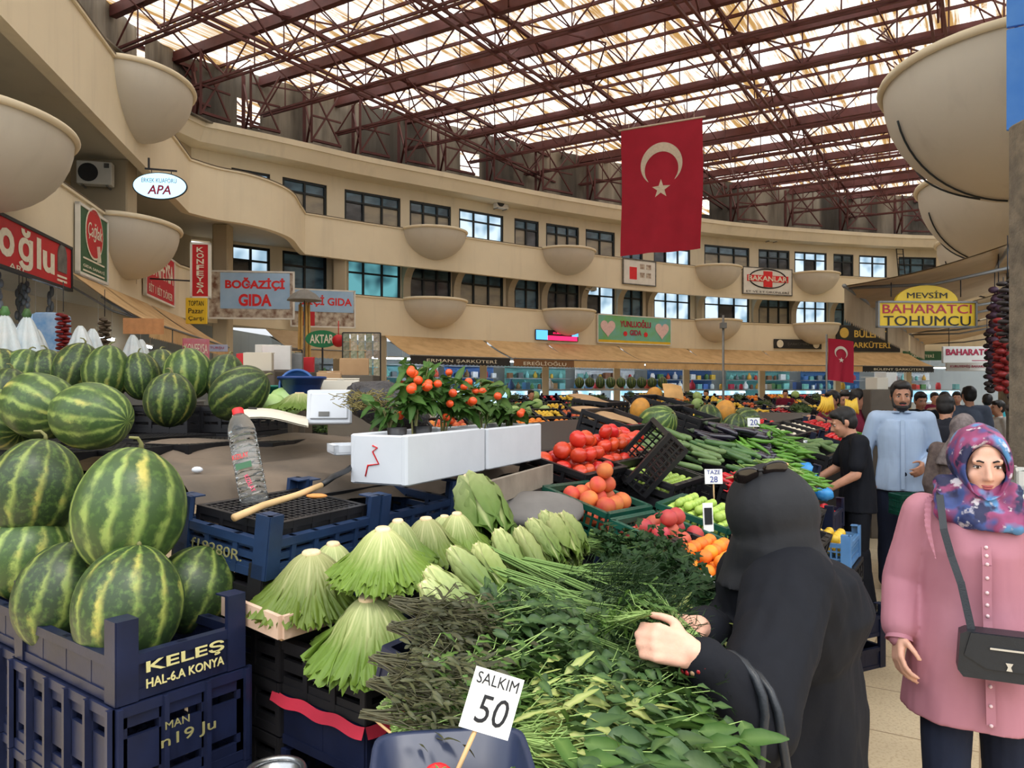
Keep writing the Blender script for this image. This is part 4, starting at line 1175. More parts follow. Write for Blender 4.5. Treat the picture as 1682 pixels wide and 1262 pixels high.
M_GALIA = mat('netted_melon', (206, 142, 54), .6, (176, 124, 58), 26, .9, bump=.4)
M_STYRO = mat('polystyrene', (206, 209, 214), .75, (186, 190, 196), 5, .4, bump=.12)
M_CARD = mat('cardboard', (178, 144, 106), .8, (150, 116, 82), 4, .6)
M_CARDW = mat('white_card', (206, 198, 182), .7, (206, 198, 180), 4, .5)
M_CLOTH = mat('brown_tarpaulin', (112, 98, 84), .8, (78, 70, 62), 3, .9, bump=.3, bump_d=.01)
M_PLANK = mat('grey_plank', (150, 138, 122), .8, (110, 100, 88), 6, .7)
M_PAPER = mat('price_paper', (240, 240, 236), .7, (228, 228, 224), 5, .4, bump=0)
M_INK = mat('marker_ink', (22, 22, 26), .5, bump=0); M_INKB = mat('blue_ink', (60, 70, 150), .5, bump=0)
M_STICK = mat('wooden_stick', (206, 172, 124), .6, (170, 134, 90), 10, .6)
M_BLACKP = mat('black_plastic', (30, 30, 33), .4, (20, 20, 22), 5, .5)

# ------------------------------------------------------------------ generators
def crate_parts(L, W, H, post, m, slots=2, lattice=.035, wall='slot', name='crate'):
    """open plastic crate, origin at the middle of its base, x along L"""
    t = .012
    kids = []
    def side(mb, a, b, inw):
        a = Vector(a); b = Vector(b); d = (b - a); ln = d.length; d.normalize()
        up = Vector((0, 0, 1))
        mb.bar(a + up * (H - .012), b + up * (H - .012), .026, .024)
        mb.bar(a + up * .012, b + up * .012, .02, .024)
        if wall == 'slot':
            rows = slots; hh = (H - .048) / rows
            for r_ in range(rows):
                z0 = .024 + r_ * hh
                mb.bar(a + up * (z0 + hh * .2), b + up * (z0 + hh * .2), t, hh * .42)
                mb.bar(a + up * (z0 + hh * .88), b + up * (z0 + hh * .88), t, hh * .26)
            n = max(3, int(ln / .085))
            for i in range(n + 1):
                p = a + d * (ln * i / n); mb.bar(p + up * .0, p + up * H, .022, t + .006, d)
        elif wall == 'oval':
            zb = [(.024, .22), (.31, .70), (.79, .98)]
            for f0, f1 in ((.0, .2), (.3, .68), (.78, 1.0)):
                mb.bar(a + up * (H * (f0 + f1) / 2), b + up * (H * (f0 + f1) / 2), t, H * (f1 - f0))
            n = max(3, int(ln / .1))
            for i in range(n + 1):
                p = a + d * (ln * i / n); mb.bar(p, p + up * H, .045, t, d)
                mb.bar(p, p + up * H, .012, t + .01, d)
        elif wall == 'panel':
            mb.bar(a + up * H * .5, b + up * H * .5, t, H - .03)
            n = max(2, int(ln / .12))
            for i in range(n + 1):
                p = a + d * (ln * i / n); mb.bar(p, p + up * H, .014, t + .012, d)
        else:
            n = max(5, int(ln / .03))
            for i in range(n + 1):
                p = a + d * (ln * i / n); mb.bar(p, p + up * H, .007, t * .7, d)
            for z in (.35, .65): mb.bar(a + up * H * z, b + up * H * z, t * .7, .008)
    x, y = L / 2 - .012, W / 2 - .012
    mb = MB()
    for a, b in (((-x, -y, 0), (x, -y, 0)), ((x, -y, 0), (x, y, 0)), ((x, y, 0), (-x, y, 0)), ((-x, y, 0), (-x, -y, 0))): side(mb, a, b, 0)
    kids.append(('side_walls', mb.mesh('side_walls', m)))
    mb = MB()
    n = int(L / lattice)
    for i in range(n + 1): mb.bar((-x + 2 * x * i / n, -y, .008), (-x + 2 * x * i / n, y, .008), .007, .012)
    n = int(W / lattice)
    for i in range(n + 1): mb.bar((-x, -y + 2 * y * i / n, .008), (x, -y + 2 * y * i / n, .008), .007, .012)
    kids.append(('base_lattice', mb.mesh('base_lattice', m)))
    if post > 0:
        for sx in (-1, 1):
            for sy in (-1, 1):
                mb = MB(); s_ = .05
                cx, cy = sx * (L / 2 - s_ / 2), sy * (W / 2 - s_ / 2)
                mb.bar((cx, sy * (W / 2 - .004), 0), (cx, sy * (W / 2 - .004), H + post), s_, .014, (0, 1, 0))
                mb.bar((sx * (L / 2 - .004), cy, 0), (sx * (L / 2 - .004), cy, H + post), .014, s_, (0, 1, 0))
                mb.tube([(sx * (L / 2 - .006), sy * (W / 2 - .006), 0), (sx * (L / 2 - .006), sy * (W / 2 - .006), H + post)], .009, 6)
                mb.bar((cx - .004 * sx, cy - .004 * sy, H + post - .004), (cx - .004 * sx, cy - .004 * sy, H + post), s_ - .006, s_ - .006, (0, 1, 0))
                kids.append(('corner_post', mb.mesh('corner_post', m)))
    return kids
CR = {}
def crate(kind, loc, rot, label, group=None, name='crate', cat='crate'):
    if kind not in CR:
        P = {'navy_low': (.555, .33, .107, .085, M_CBLUE, 1, .035, 'panel'), 'navy_tall': (.57, .35, .235, .0, M_CBLUE, 2, .035, 'oval'),
             'steel': (.5, .36, .11, .07, M_CBLUE2, 2, .03, 'slot'), 'black': (.5, .36, .14, .0, M_CBLACK, 2, .03, 'slot'), 'black_post': (.5, .36, .12, .07, M_CBLACK, 2, .03, 'slot'),
             'green': (.39, .35, .13, .0, M_CGREEN, 2, .03, 'bars'), 'black_mesh': (.48, .34, .14, .0, M_CBLACK, 2, .028, 'bars'), 'light': (.45, .33, .14, .05, M_CLIGHT, 2, .03, 'bars'),
             'navy_mid': (.5, .36, .13, .07, M_CBLUE, 2, .03, 'panel'), 'navy_flat': (.5, .36, .13, .0, M_CBLUE, 2, .03, 'panel')}[kind]
        CR[kind] = crate_parts(*P)
    r = root(name, loc, rot, label, cat, group)
    for nm, me in CR[kind]: mk(nm, me, r)
    return r
def fit(loc, zax, xdir):
    """rotation with local z = zax and local x near xdir"""
    z = Vector(zax).normalized(); x = Vector(xdir); x = (x - z * x.dot(z)).normalized(); y = z.cross(x)
    return Matrix((x, y, z)).transposed()
U3 = Vector((UX, UY, 0)); V3 = Vector((VX, VY, .27)).normalized(); N3 = U3.cross(V3).normalized()
RAKE = Matrix((U3, V3, N3)).transposed()          # x along the aisle, y up the display
def RS(s, t, dz=0.0): return ST(s, t, rake(t) + dz)

# watermelons
melon_meshes = []
for i in range(3):
    mb = MB(); k = [1.18, 1.08, 1.26][i]
    mb.ball((0, 0, 0), (.125, .125, .125 * k), 36, 22, fn=lambda p: p * (1 + .012 * math.sin(p.x * 5 + i) + .01 * math.sin(p.y * 6 + p.z * 3)))
    melon_meshes.append(mb)
MEL = [mb.mesh('rind', M_MELON) for mb in melon_meshes]; MELP = [mb.mesh('rind', M_MELON2) for mb in melon_meshes]
STEMS = []
for i in range(3):
    k = [1.18, 1.08, 1.26][i]; mb = MB(); z = .125 * k
    mb.tube([(0, 0, z - .006), (.004, .002, z + .012), (.018, .006, z + .022), (.036, .004 * i, z + .02)], [.008, .005, .004, .003], 7)
    STEMS.append(mb.mesh('stem', M_STEM))
def melon(p, size, axis, label, i=0, pale=False, group=None, spin=None):
    """p centre, size = width; axis = direction of the stem end"""
    r = root('watermelon', p, fit(p, axis, (1, .3, .1) if abs(Vector(axis).normalized().x) < .9 else (0, 1, 0)) @ Matrix.Rotation(spin if spin is not None else R.uniform(0, 6), 3, 'Z'), label, 'watermelon', group)
    r.scale = (size / .25,) * 3
    mk('rind', (MELP if pale else MEL)[i], r); mk('stem', STEMS[i], r); return r
melon(PX(212, 997, 1.95), .262, (.05, .25, 1), 'watermelon at the front corner of the navy crate, above the yellow crate print', 0)
melon(PX(96, 978, 2.1), .225, (.1, .3, 1), 'watermelon with orange streaks in the crate, left of the front corner melon', 2)
melon(PX(318, 968, 2.18), .225, (.2, .35, 1), 'half hidden watermelon in the crate next to the lettuce box', 1, spin=1.0)
melon(PX(213, 838, 2.1), .29, (.05, .3, 1), 'big watermelon topping the crate heap, with a pale tan patch', 0, True)
melon(PX(44, 915, 2.34), .24, (.1, .2, 1), 'low watermelon with a curved stem at the photo edge, under the dark big one', 1, True)
melon(PX(58, 803, 2.38), .262, (.1, .2, 1), 'large dark watermelon with one yellow stripe at the photo edge', 0)
melon(PX(110, 880, 2.5), .2, (0, .1, 1), 'watermelon peeping out between the two big upper ones', 1, True)
melon(PX(150, 684, 2.86), .252, (-.95, .25, .1), 'lying watermelon showing its brown blossom end, on the black lattice', 2, True)
melon(PX(66, 667, 3.02), .262, (-.9, .4, .25), 'lying watermelon with a yellow ground patch, behind the blossom end one', 2, True)
melon(PX(0, 690, 3.1), .24, (-.8, .4, .3), 'watermelon cut by the photo edge beside the yellow patched one', 0, True)
melon(PX(279, 657, 3.55), .232, (.05, .1, 1), 'round upright watermelon standing alone on the black lattice', 1)
melon(PX(393, 646, 3.55), .238, (.85, -.1, .55), 'boldly striped tilted watermelon at the end of the lattice by the bottle', 2)
for i, (px, py, d, sz, k) in enumerate(((2, 612, 4.4, .24, 0), (38, 610, 4.45, .24, 1), (78, 610, 4.5, .24, 1), (126, 608, 4.5, .26, 2), (176, 612, 4.35, .26, 0), (232, 618, 4.4, .22, 2), (264, 612, 4.6, .24, 0), (310, 614, 4.35, .27, 1), (368, 620, 4.4, .23, 0), (14, 645, 3.9, .23, 1))):
    lab = ['back row watermelon cut by the photo edge', 'back row watermelon second from the photo edge', 'back row watermelon below the red pepper string', 'back row watermelon below the grey bag bundles', 'yellow streaked back row watermelon below the brown string', 'narrow back row watermelon beside the yellow streaked one', 'back row watermelon half hidden behind the large round one', 'large round back row watermelon before the tan awning end', 'last back row watermelon, behind the tilted striped one', 'watermelon in front of the back row at the photo edge'][i]
    melon(PX(px, py, d), sz, (R.uniform(-.25, .25), .2, 1), lab, k, i % 3 == 1)
# crates under the melons
u1 = Vector((.613, .79, 0)); v1 = Vector((-.797, .603, 0)); rzm = math.atan2(v1.y, v1.x)
fc = Vector((-.897, 1.74, 0))
def melon_stack(corner, kinds, labs):
    c = corner + v1 * .2775 + u1 * .165
    for (k, z), lab in zip(kinds, labs):
        yield crate(k, (c.x, c.y, z), (0, 0, rzm), lab)
st = list(melon_stack(fc, (('navy_low', 1.03), ('navy_tall', .792), ('navy_tall', .555), ('navy_tall', .318), ('navy_tall', .081)),
    ('shallow navy crate with yellow capitals, full of watermelons', 'deep navy crate with faded yellow marks, under the lettered crate', 'deep navy crate third in the stack under the lettered crate', 'deep navy crate fourth in the stack under the lettered crate', 'deep navy crate at the bottom of the melon stack')))
print_r = st[0]
def crate_print(r, txt, w, h, y, z, mt=M_YPRINT, x=.2775 + .0, side=-1, rz=None):
    o = mk('printed_lettering', text_mesh(txt, w, h, mt, .002, bold=.02), r)
    return o
# lettering on the short side that faces the aisle (local -x end)
for txt, w, h, z, m in (('KELEŞ', .2, .034, .072, M_YPRINT), ('HAL-6.A KONYA', .2, .022, .036, M_YPRINT)):
    o = mk('printed_lettering', text_mesh(txt, w, h, m, .002, bold=.015), st[0])
    o.matrix_local = Matrix.Translation((-.2775 - .008, 0, z)) @ Matrix(((0, 0, -1, 0), (-1, 0, 0, 0), (0, 1, 0, 0), (0, 0, 0, 1)))
for txt, w, h, z, y in (('MAN', .06, .018, .165, .03), ('n19 Ju', .14, .035, .125, .0)):
    o = mk('printed_lettering', text_mesh(txt, w, h, mat('faded_print', (128, 124, 84), .6, bump=0), .002), st[1])
    o.matrix_local = Matrix.Translation((-.285 - .012, y, z)) @ Matrix(((0, 0, -1, 0), (-1, 0, 0, 0), (0, 1, 0, 0), (0, 0, 0, 1)))
fc2 = fc + v1 * .565 + u1 * .02
list(melon_stack(fc2, (('navy_low', 1.03), ('navy_tall', .792), ('navy_tall', .555), ('navy_tall', .318), ('navy_tall', .081)),
    ('shallow navy crate of melons at the photo edge', 'deep navy crate at the photo edge, second in its stack', 'deep navy crate at the photo edge, third in its stack', 'deep navy crate at the photo edge, fourth in its stack', 'deep navy crate at the photo edge, lowest in its stack')))
for i, (c, z) in enumerate(((fc, .0), (fc2, .0))):
    q = c + v1 * .28 + u1 * .16
    o = MB().rbox((0, 0, .038), (.58, .36, .076), .01).build('wooden_pallet', M_PLANK, None, (q.x, q.y, 0), (0, 0, rzm)); tag(o, 'grey wooden pallet under the ' + ('lettered crate stack' if i == 0 else 'crate stack at the photo edge'), 'pallet')

# ------------------------------------------------------------------ the tiered stall under everything
def tier(s0, s1, t0, t1, za, zb, nm, label):
    cs = ST((s0 + s1) / 2, (t0 + t1) / 2)
    r = root(nm, (cs.x, cs.y, 0), (0, 0, AISLE), label, 'stall table')
    L = s1 - s0; W = t1 - t0
    sl = math.atan2(zb - za, W)
    deck = MB(); m = Matrix.Translation((0, 0, (za + zb) / 2)) @ Matrix.Rotation(sl, 4, 'X'); deck.box((0, 0, -.015), (L, math.hypot(W, zb - za), .03), m); deck.build('deck', M_BLACKP, r)
    ap = MB(); ap.box((0, -W / 2 + .012, za / 2 - .02), (L, .02, za - .05)); ap.build('front_skirt', M_BLACKP, r)
    for sx in (-1, 1):
        for sy, z in ((-1, za), (1, zb)): MB().box((sx * (L / 2 - .04), sy * (W / 2 - .05), (z - .03) / 2), (.05, .05, z - .03)).build('leg', M_GREYM, r)
    return r
tier(1.22, 4.45, .72, 1.02, rake(.72) - .2, rake(1.02) - .2, 'stall_table', 'low front shelf of the stall carrying the herbs')
tier(1.8, 4.45, 1.03, 2.02, rake(1.03) - .2, rake(2.02) - .2, 'stall_table', 'raked market table carrying the lettuces and peaches')
tier(4.47, 5.6, .98, 2.02, rake(.98) - .2, rake(2.02) - .2, 'stall_table', 'short raked market table behind the woman in black')
tier(5.62, 13.2, 1.26, 2.02, rake(1.26) - .2, rake(2.02) - .2, 'stall_table', 'long raked market table running on past the aubergines')
tier(1.75, 13.2, 2.04, 4.4, 1.37, 1.37, 'stall_table', 'high back table carrying the cloth and melon crates')
# upturned black crates and cloth on the back table
for i, (px, py, d, rz) in enumerate(((60, 728, 2.95, .1), (215, 705, 3.25, .2), (330, 694, 3.5, .15), (20, 705, 3.5, .1), (130, 690, 3.75, .2), (250, 690, 3.9, .1), (440, 690, 3.7, .3))):
    p = PX(px, py, d); z = 1.512 + .003 * (i % 3)
    lab = ['black lattice crate under the lying melons', 'black lattice crate between the lying melons and the bottle', 'black lattice crate under the striped tilted melon', 'black lattice crate at the photo edge on the back table', 'black lattice crate behind the lying melons', 'black lattice crate behind the round upright melon', 'black lattice crate under the white card'][i]
    crate('black', (p.x, p.y, z), fit(p, (0, 0, -1), (math.cos(rz + AISLE), math.sin(rz + AISLE), 0)), lab)
for i, (px, d) in enumerate(((10, 4.35), (110, 4.4), (210, 4.4), (310, 4.4), (390, 4.45))):
    p = PX(px, 640, d); lab = ['at the photo edge', 'below the red pepper string', 'in the middle of the row', 'below the large round melon', 'at the end of the row'][i]
    crate('black', (p.x, p.y, 1.37), (0, 0, AISLE + .3), 'black crate raising the back row of melons, ' + lab)
    crate('black', (p.x, p.y, 1.515), (0, 0, AISLE + .3), 'upper black crate right under the back row melons, ' + lab)
mb = MB()
def cl(u, v):
    # u along the aisle, v up the display
    s = 1.5 + 1.95 * u; t = 1.98 + 1.05 * v
    z = 1.43 + .06 * min(1, v * 1.6) + .02 * math.sin(u * 9 + v * 4) + .015 * math.sin(v * 13 + u * 5) - (.1 * max(0, .12 - v) / .12) + .04 * mnoise.noise(Vector((u * 5, v * 5, 1)))
    q = ST(s, t + .05 * math.sin(u * 7), z); return q
mb.grid(40, 28, cl); o = mb.build('tarpaulin', M_CLOTH); tag(o, 'dirty brown tarpaulin spread over the back table behind the bottle', 'tarpaulin')

# steel-blue crate with an upturned black crate, bottle and stick
c5 = Vector((-.67, 2.113, 1.33)); x5 = Vector((.45, .89, 0)).normalized(); y5 = Vector((-.89, .45, .12)).normalized()
z5 = x5.cross(y5).normalized(); R5 = Matrix((x5, y5, z5)).transposed()
def on5(x, y, z): return c5 + x5 * x + y5 * y + z5 * z
r = crate('steel', on5(.25, .18, -.11), R5, 'steel-blue crate with an upturned black crate lying in it')
o = mk('printed_lettering', text_mesh('f19280R.', .2, .03, mat('faded_print', (128, 124, 84)), .002), r); o.matrix_local = Matrix.Translation((-.25 - .012, 0, .055)) @ Matrix(((0, 0, -1, 0), (-1, 0, 0, 0), (0, 1, 0, 0), (0, 0, 0, 1)))
crate('black', on5(.26, .185, .035), R5 @ Matrix.Rotation(math.pi, 3, 'X') @ Matrix.Diagonal((.84, .84, .9)).to_3x3(), 'upturned black lattice crate inside the steel-blue crate').scale = (.86, .86, .95)
r = crate('steel', on5(.76, .18, -.115), R5, 'second steel-blue crate, under the polystyrene boxes')
crate('black_post', on5(.25, .19, -.26), R5, 'black crate under the steel-blue crate with the stick')
crate('navy_mid', on5(.25, .19, -.44), R5, 'navy crate lower in the stack under the stick and bottle')
def bottle():
    top = PX(390, 672, 2.52); bot = PX(420, 834, 2.42)
    ax = (top - bot); h = ax.length
    r = root('water_bottle', bot, fit(bot, ax, (1, 0, 0)), 'tilted empty clear plastic water bottle with a red cap', 'bottle')
    b = N('clear_plastic')
    g = b.bsdf(lin((236, 240, 240)), .08, spec=.6, Transmission_Weight=.93, IOR=1.18)
    prof = [(.03, 0), (.042, .006)]
    for k in range(12):
        z = .012 + k * (h * .72) / 12; prof += [(.044, z), (.044, z + .012), (.0405, z + .017), (.044, z + .021)]
    z = h * .76; prof += [(.044, z), (.04, z + .02), (.03, z + .045), (.018, z + .06), (.014, h - .02), (.014, h - .006)]
    k = h / .36
    MB().lathe(prof, 28).build('bottle_body', b.m, r)
    MB().lathe([(.017, h - .026), (.018, h - .022), (.018, h - .002), (.016, h)], 20).build('cap', M_LRED, r)
    lb = MB()
    lb.grid(24, 1, lambda u, v: (math.cos(-2.5 + u * 2.0) * .0455, math.sin(-2.5 + u * 2.0) * .0455, h * (.36 + .24 * v)))
    g2 = N('clear_label'); g2.bsdf(lin((228, 232, 234)), .3, spec=.4, Alpha=.12); lb.build('label', g2.m, r)
    letter('KIZILAY', .05, .016, M_LRED, r, -.004, h * .48, -.05, .001); letter('KIZILAY', .06, .014, mat('label_pink', (226, 60, 100), .5, bump=0), r, .01, h * .2, -.05, .001, roll=-1.3)
    MB().box((0, -.0475, h * .385), (.05, .001, .02)).build('label_strip', M_GREEN, r)
bottle()
p0 = PX(384, 851, 2.16); p1 = PX(528, 797, 2.5)
o = MB().tube([p0, p0.lerp(p1, .3) + Vector((0, 0, .004)), p0.lerp(p1, .7) - Vector((0, 0, .003)), p1], [.011, .0105, .01, .009], 10).build('wooden_stick', M_STICK); tag(o, 'pale wooden stick lying across the black lattice beside the bottle', 'stick')
p1b = PX(530, 796, 2.5); pe = PX(596, 752, 2.85)
o = MB().tube([p1b, PX(548, 783, 2.58), PX(570, 773, 2.7), pe], [.01, .011, .01, .008], 8).build('black_strap', M_BLACKP); tag(o, 'black plastic strap lying past the end of the wooden stick', 'strap')
p = PX(520, 815, 2.42); o = MB().ball((0, 0, 0), (.035, .02, .008), 10, 6).build('onion_skin', mat('onion_skin', (206, 140, 76), .6), None, p); tag(o, 'scrap of orange onion skin on the black lattice', 'onion skin')
# things lying on the tarpaulin and back table
def tray(p, w, l, h, rz, m, name, label, cat, tilt=(0, 0)):
    r = root(name, p, (tilt[0], tilt[1], rz), label, cat)
    MB().rbox((0, 0, h * .2), (w, l, h * .4), .015).build('base', m, r)
    mb = MB()
    for sx in (-1, 1): mb.box((sx * (w / 2 - .008), 0, h * .6), (.016, l, h * .8))
    for sy in (-1, 1): mb.box((0, sy * (l / 2 - .008), h * .6), (w, .016, h * .8))
    mb.build('edge_walls', m, r); return r
p = PX(572, 745, 2.85); tray((p.x, p.y, p.z), .13, .16, .035, .4, M_STYRO, 'polystyrene_tray', 'white polystyrene tray lying on the tarpaulin beside the big white box', 'tray')
p = PX(324, 772, 2.6); o = MB().ball((0, 0, 0), (.02, .012, .011), 10, 6).build('pebble', M_STYRO, None, p); tag(o, 'small white stone on the tarpaulin', 'stone')
def card_sheet(p, w, l, rot, m, label, hole=False, name='card_sheet'):
    r = root(name, p, rot, label, 'card sheet')
    mb = MB(); mb.grid(8, 8, lambda u, v: ((u - .5) * w, (v - .5) * l, .018 * math.sin(u * 4) + .01 * math.sin(v * 5))); mb.grid(8, 8, lambda u, v: ((u - .5) * w, (v - .5) * l, .018 * math.sin(u * 4) + .01 * math.sin(v * 5) - .006)); mb.build('sheet', m, r)
    if hole: MB().box((-w * .25, l * .1, .024), (.035, .03, .004)).build('dark_print', M_INK, r)
    return r
card_sheet(PX(445, 683, 3.25), .3, .26, (.15, .05, .3), M_CARDW, 'curled white card with a small dark mark beside the bottle cap', True)
r = tray(PX(541, 684, 3.15), .15, .03, .0, 0, M_STYRO, 'polystyrene_board', 'white polystyrene lid standing upright behind the tarpaulin', 'box lid') if False else root('polystyrene_board', PX(541, 686, 3.3), (-.25, 0, .12), 'white polystyrene lid standing upright behind the tarpaulin', 'box lid')
MB().rbox((0, 0, .045), (.19, .03, .15), .008).build('lid_panel', M_STYRO, r); MB().rbox((0, -.018, .045), (.16, .012, .11), .006).build('raised_face', M_STYRO, r); MB().box((-.02, -.026, .01), (.045, .003, .02)).build('stamp', M_GREY, r)
def basin(p, rad, h, m, label, rot=(0, 0, 0)):
    r = root('plastic_basin', p, rot, label, 'basin')
    MB().lathe([(rad * .7, 0), (rad * .75, .006), (rad, h), (rad * 1.06, h), (rad * 1.06, h - .01), (rad * .98, h - .012), (rad * .74, .012), (0, .012)], 32).build('bowl', m, r)
    mb = MB(); mb.tube([(math.cos(a) * rad * 1.05, math.sin(a) * rad * 1.05, h) for a in [2 * math.pi * k / 32 for k in range(33)]], .008, 6, False); mb.build('rim', m, r)
    return r
M_BASIN = mat('blue_basin', (26, 58, 116), .35, (20, 44, 92), 5, .5)
basin(PX(496, 650, 3.9), .11, .09, M_BASIN, 'blue basin standing on the back table', (0, 0, 0)); basin(PX(489, 640, 4.0), .08, .06, mat('blue_basin_light', (48, 90, 150), .35), 'lighter blue basin propped up behind the dark blue one', (1.2, 0, .2))
p = PX(636, 668, 3.4)
mb = MB(); mb.ball((0, 0, 0), (.19, .13, .1), 24, 14, fn=lambda q: q * (1 + .16 * mnoise.noise(q * 2.2))); r = mb.build('black_tarp_bundle', mat('black_bag', (38, 38, 42), .4, (70, 70, 74), 8, .8, bump=.6, bump_d=.02), None, p, (0, .35, .3)); tag(r, 'crumpled black plastic bundle behind the orange berry plants', 'plastic bundle')
p = PX(600, 672, 3.15)
mb = MB()
for i in range(260):
    a = R.uniform(0, 6.28); q = Vector((R.gauss(0, .05), R.gauss(0, .035), R.uniform(.0, .07)))
    mb.tube([q, q + Vector((math.cos(a) * .035, math.sin(a) * .035, R.uniform(-.02, .02)))], .0018, 3, False)
o = mb.build('dried_herb_bundle', mat('dry_herb', (150, 138, 84), .8, (110, 100, 60), 30, .7), None, p); tag(o, 'bundle of dried straw-coloured herbs beside the white lid', 'dried herbs')

# ------------------------------------------------------------------ leaves
def leaf(mb, p, d, n, ln, w, curl=.3, fold=.25, seg=5, lob=0.0, rib0=.8, tipw=.0, wav=0.0, ph=0.0):
    """leaf blade from p along d, facing n"""
    d = Vector(d).normalized(); n = Vector(n); s = d.cross(n)
    if s.length < 1e-4: s = d.cross(Vector((1, .2, .1)))
    s.normalize(); n = s.cross(d).normalized()
    vs = []; ribs = []; o = len(mb.v)
    for i in range(seg + 1):
        t = i / seg
        ww = w * (math.sin(math.pi * min(1, t ** .75 * .97 + .03)) ** .8) * (1 + lob * (1 if i % 2 else -1))
        if i == seg: ww = w * tipw
        c = p + d * (ln * t) + n * (-curl * ln * t * t)
        wv = wav * math.sin(t * 9 + ph)
        vs += [c - s * ww / 2 + n * (fold * ww * .5 + wv * ww), c, c + s * ww / 2 + n * (fold * ww * .5 - wv * ww)]
        ribs += [0, rib0 * (1 - t * .7), 0]
    fs = []
    for i in range(seg):
        a = i * 3
        fs += [(a, a + 1, a + 4, a + 3), (a + 1, a + 2, a + 5, a + 4)]
    mb.add(vs, fs, True); mb.attr(o, ribs)
def rv(r_, a=1.0): return Vector((r_.uniform(-a, a), r_.uniform(-a, a), r_.uniform(-a, a)))

def lettuce_mesh(seed, H=.17, Rr=.135):
    r_ = random.Random(seed); mb = MB()
    for layer, (k, rr, hh) in enumerate(((9, 1.0, 1.0), (9, .86, .97), (7, .7, .92))):
        for i in range(k):
            a0 = 2 * math.pi * (i + .5 * layer) / k + r_.uniform(-.15, .15); ph = r_.uniform(0, 6); sp = r_.uniform(.8, 1.1); lift = r_.uniform(0, .16)
            nu, nv = 40, 14; o = len(mb.v); vs = []; ribs = []
            for j in range(nv + 1):
                v = j / nv
                for q in range(nu + 1):
                    u = q / nu * 2 - 1
                    rad = (.02 + (Rr * rr) * (.78 * v ** .95 + .22 * v ** 4)) * (1 + .05 * u * u)
                    an = a0 + u * (.34 + .5 * v ** .8) * sp
                    z = H * hh * (1 - .25 * v - .75 * v ** 2.3) + lift * H * v ** 3
                    f = v ** 5
                    g = max(0, (v - .72) / .28); z += g * .014 + f * .009 * math.sin(u * 27 + ph) + f * .006 * math.sin(u * 49 + ph * 3); rad += g * .012 + f * .013 * math.sin(u * 31 + ph * 2) + f * .008 * math.sin(u * 57 + ph) + v * v * .006 * math.sin(u * 9 + v * 14)
                    rad *= 1 - .1 * abs(u) * (1 - v)
                    vs.append((math.cos(an) * rad, math.sin(an) * rad, z))
                    ribs.append(max(0, min(1, (1 - v) ** .9 * .95 - .08 + max(0, .5 * (1 - abs(u) * 6)) * (1 - v * .7) + .14 * math.sin(u * 21 + v * 3) * (1 - v * .6) - f * .6)))
            fs = [(j * (nu + 1) + q, j * (nu + 1) + q + 1, (j + 1) * (nu + 1) + q + 1, (j + 1) * (nu + 1) + q) for j in range(nv) for q in range(nu)]
            mb.add(vs, fs, True); mb.attr(o, ribs)
    return mb.mesh('leaves', M_LETT)
LETM = [lettuce_mesh(1), lettuce_mesh(2), lettuce_mesh(3)]
ROOTM = MB().lathe([(.018, .145), (.026, .16), (.026, .172), (.022, .176)], 14).mesh('root_end', M_ROOT)
def lettuce(p, sc, rot, label, i):
    r = root('lettuce', p, rot, label, 'lettuce'); r.scale = (sc,) * 3
    mk('leaves', LETM[i % 3], r); mk('root_end', ROOTM, r); return r
def romaine_mesh(seed, L=.27):
    r_ = random.Random(seed); mb = MB()
    for layer, (k, rr) in enumerate(((6, 1.0), (5, .75))):
        for i in range(k):
            a0 = 2 * math.pi * (i + .5 * layer) / k; ph = r_.uniform(0, 6); ln = L * r_.uniform(.88, 1.0); op = r_.uniform(.9, 1.15)
            nu, nv = 10, 12; o = len(mb.v); vs = []; ribs = []
            for j in range(nv + 1):
                v = j / nv
                for q in range(nu + 1):
                    u = q / nu * 2 - 1
                    rad = rr * (.02 + .03 * math.sin(math.pi * min(1, v * .93)) ** .8 * op) * (1 - .25 * v)
                    half = (.55 + .5 * math.sin(math.pi * v * .9)) * (1 - max(0, v - .86) * 4.5)
                    an = a0 + u * half
                    rad += .012 * u * u * v + .006 * v * math.sin(u * 8 + ph) * abs(u) + .0035 * math.sin(v * 26 + ph) * abs(u)
                    rad -= .004 * max(0, 1 - abs(u) * 6)
                    vs.append((v * ln - .012 * u * u, math.cos(an) * rad, math.sin(an) * rad))
                    ribs.append(max(0, min(1, (1 - v) ** 1.6 * .8 + max(0, 1 - abs(u) * 5) * (1 - v * .5) + .12 * math.sin(v * 40 + abs(u) * 14) * (1 - v))))
            fs = [(j * (nu + 1) + q, j * (nu + 1) + q + 1, (j + 1) * (nu + 1) + q + 1, (j + 1) * (nu + 1) + q) for j in range(nv) for q in range(nu)]
            mb.add(vs, fs, True); mb.attr(o, ribs)
    return mb.mesh('leaves', M_ROMA)
ROMM = [romaine_mesh(11), romaine_mesh(12)]
RRM = MB(); RRM.lathe([(.012, -.008), (.02, -.004), (.023, .006), (.02, .02)], 12, Matrix.Rotation(math.pi / 2, 4, 'Y')); RRM = RRM.mesh('root_end', M_ROOT)
def romaine(p, tip, sc, label, i, roll=0.0):
    r = root('romaine_lettuce', p, fit(p, N3, Vector(tip) - Vector(p)) if False else frame(Vector(tip) - Vector(p), (0, 0, 1)) @ Matrix.Rotation(roll, 3, 'X'), label, 'romaine lettuce'); r.scale = (sc,) * 3
    mk('leaves', ROMM[i % 2], r); mk('root_end', RRM, r); return r
def on_rake(px, py, dz=0.0): return PD(px, py, dz)
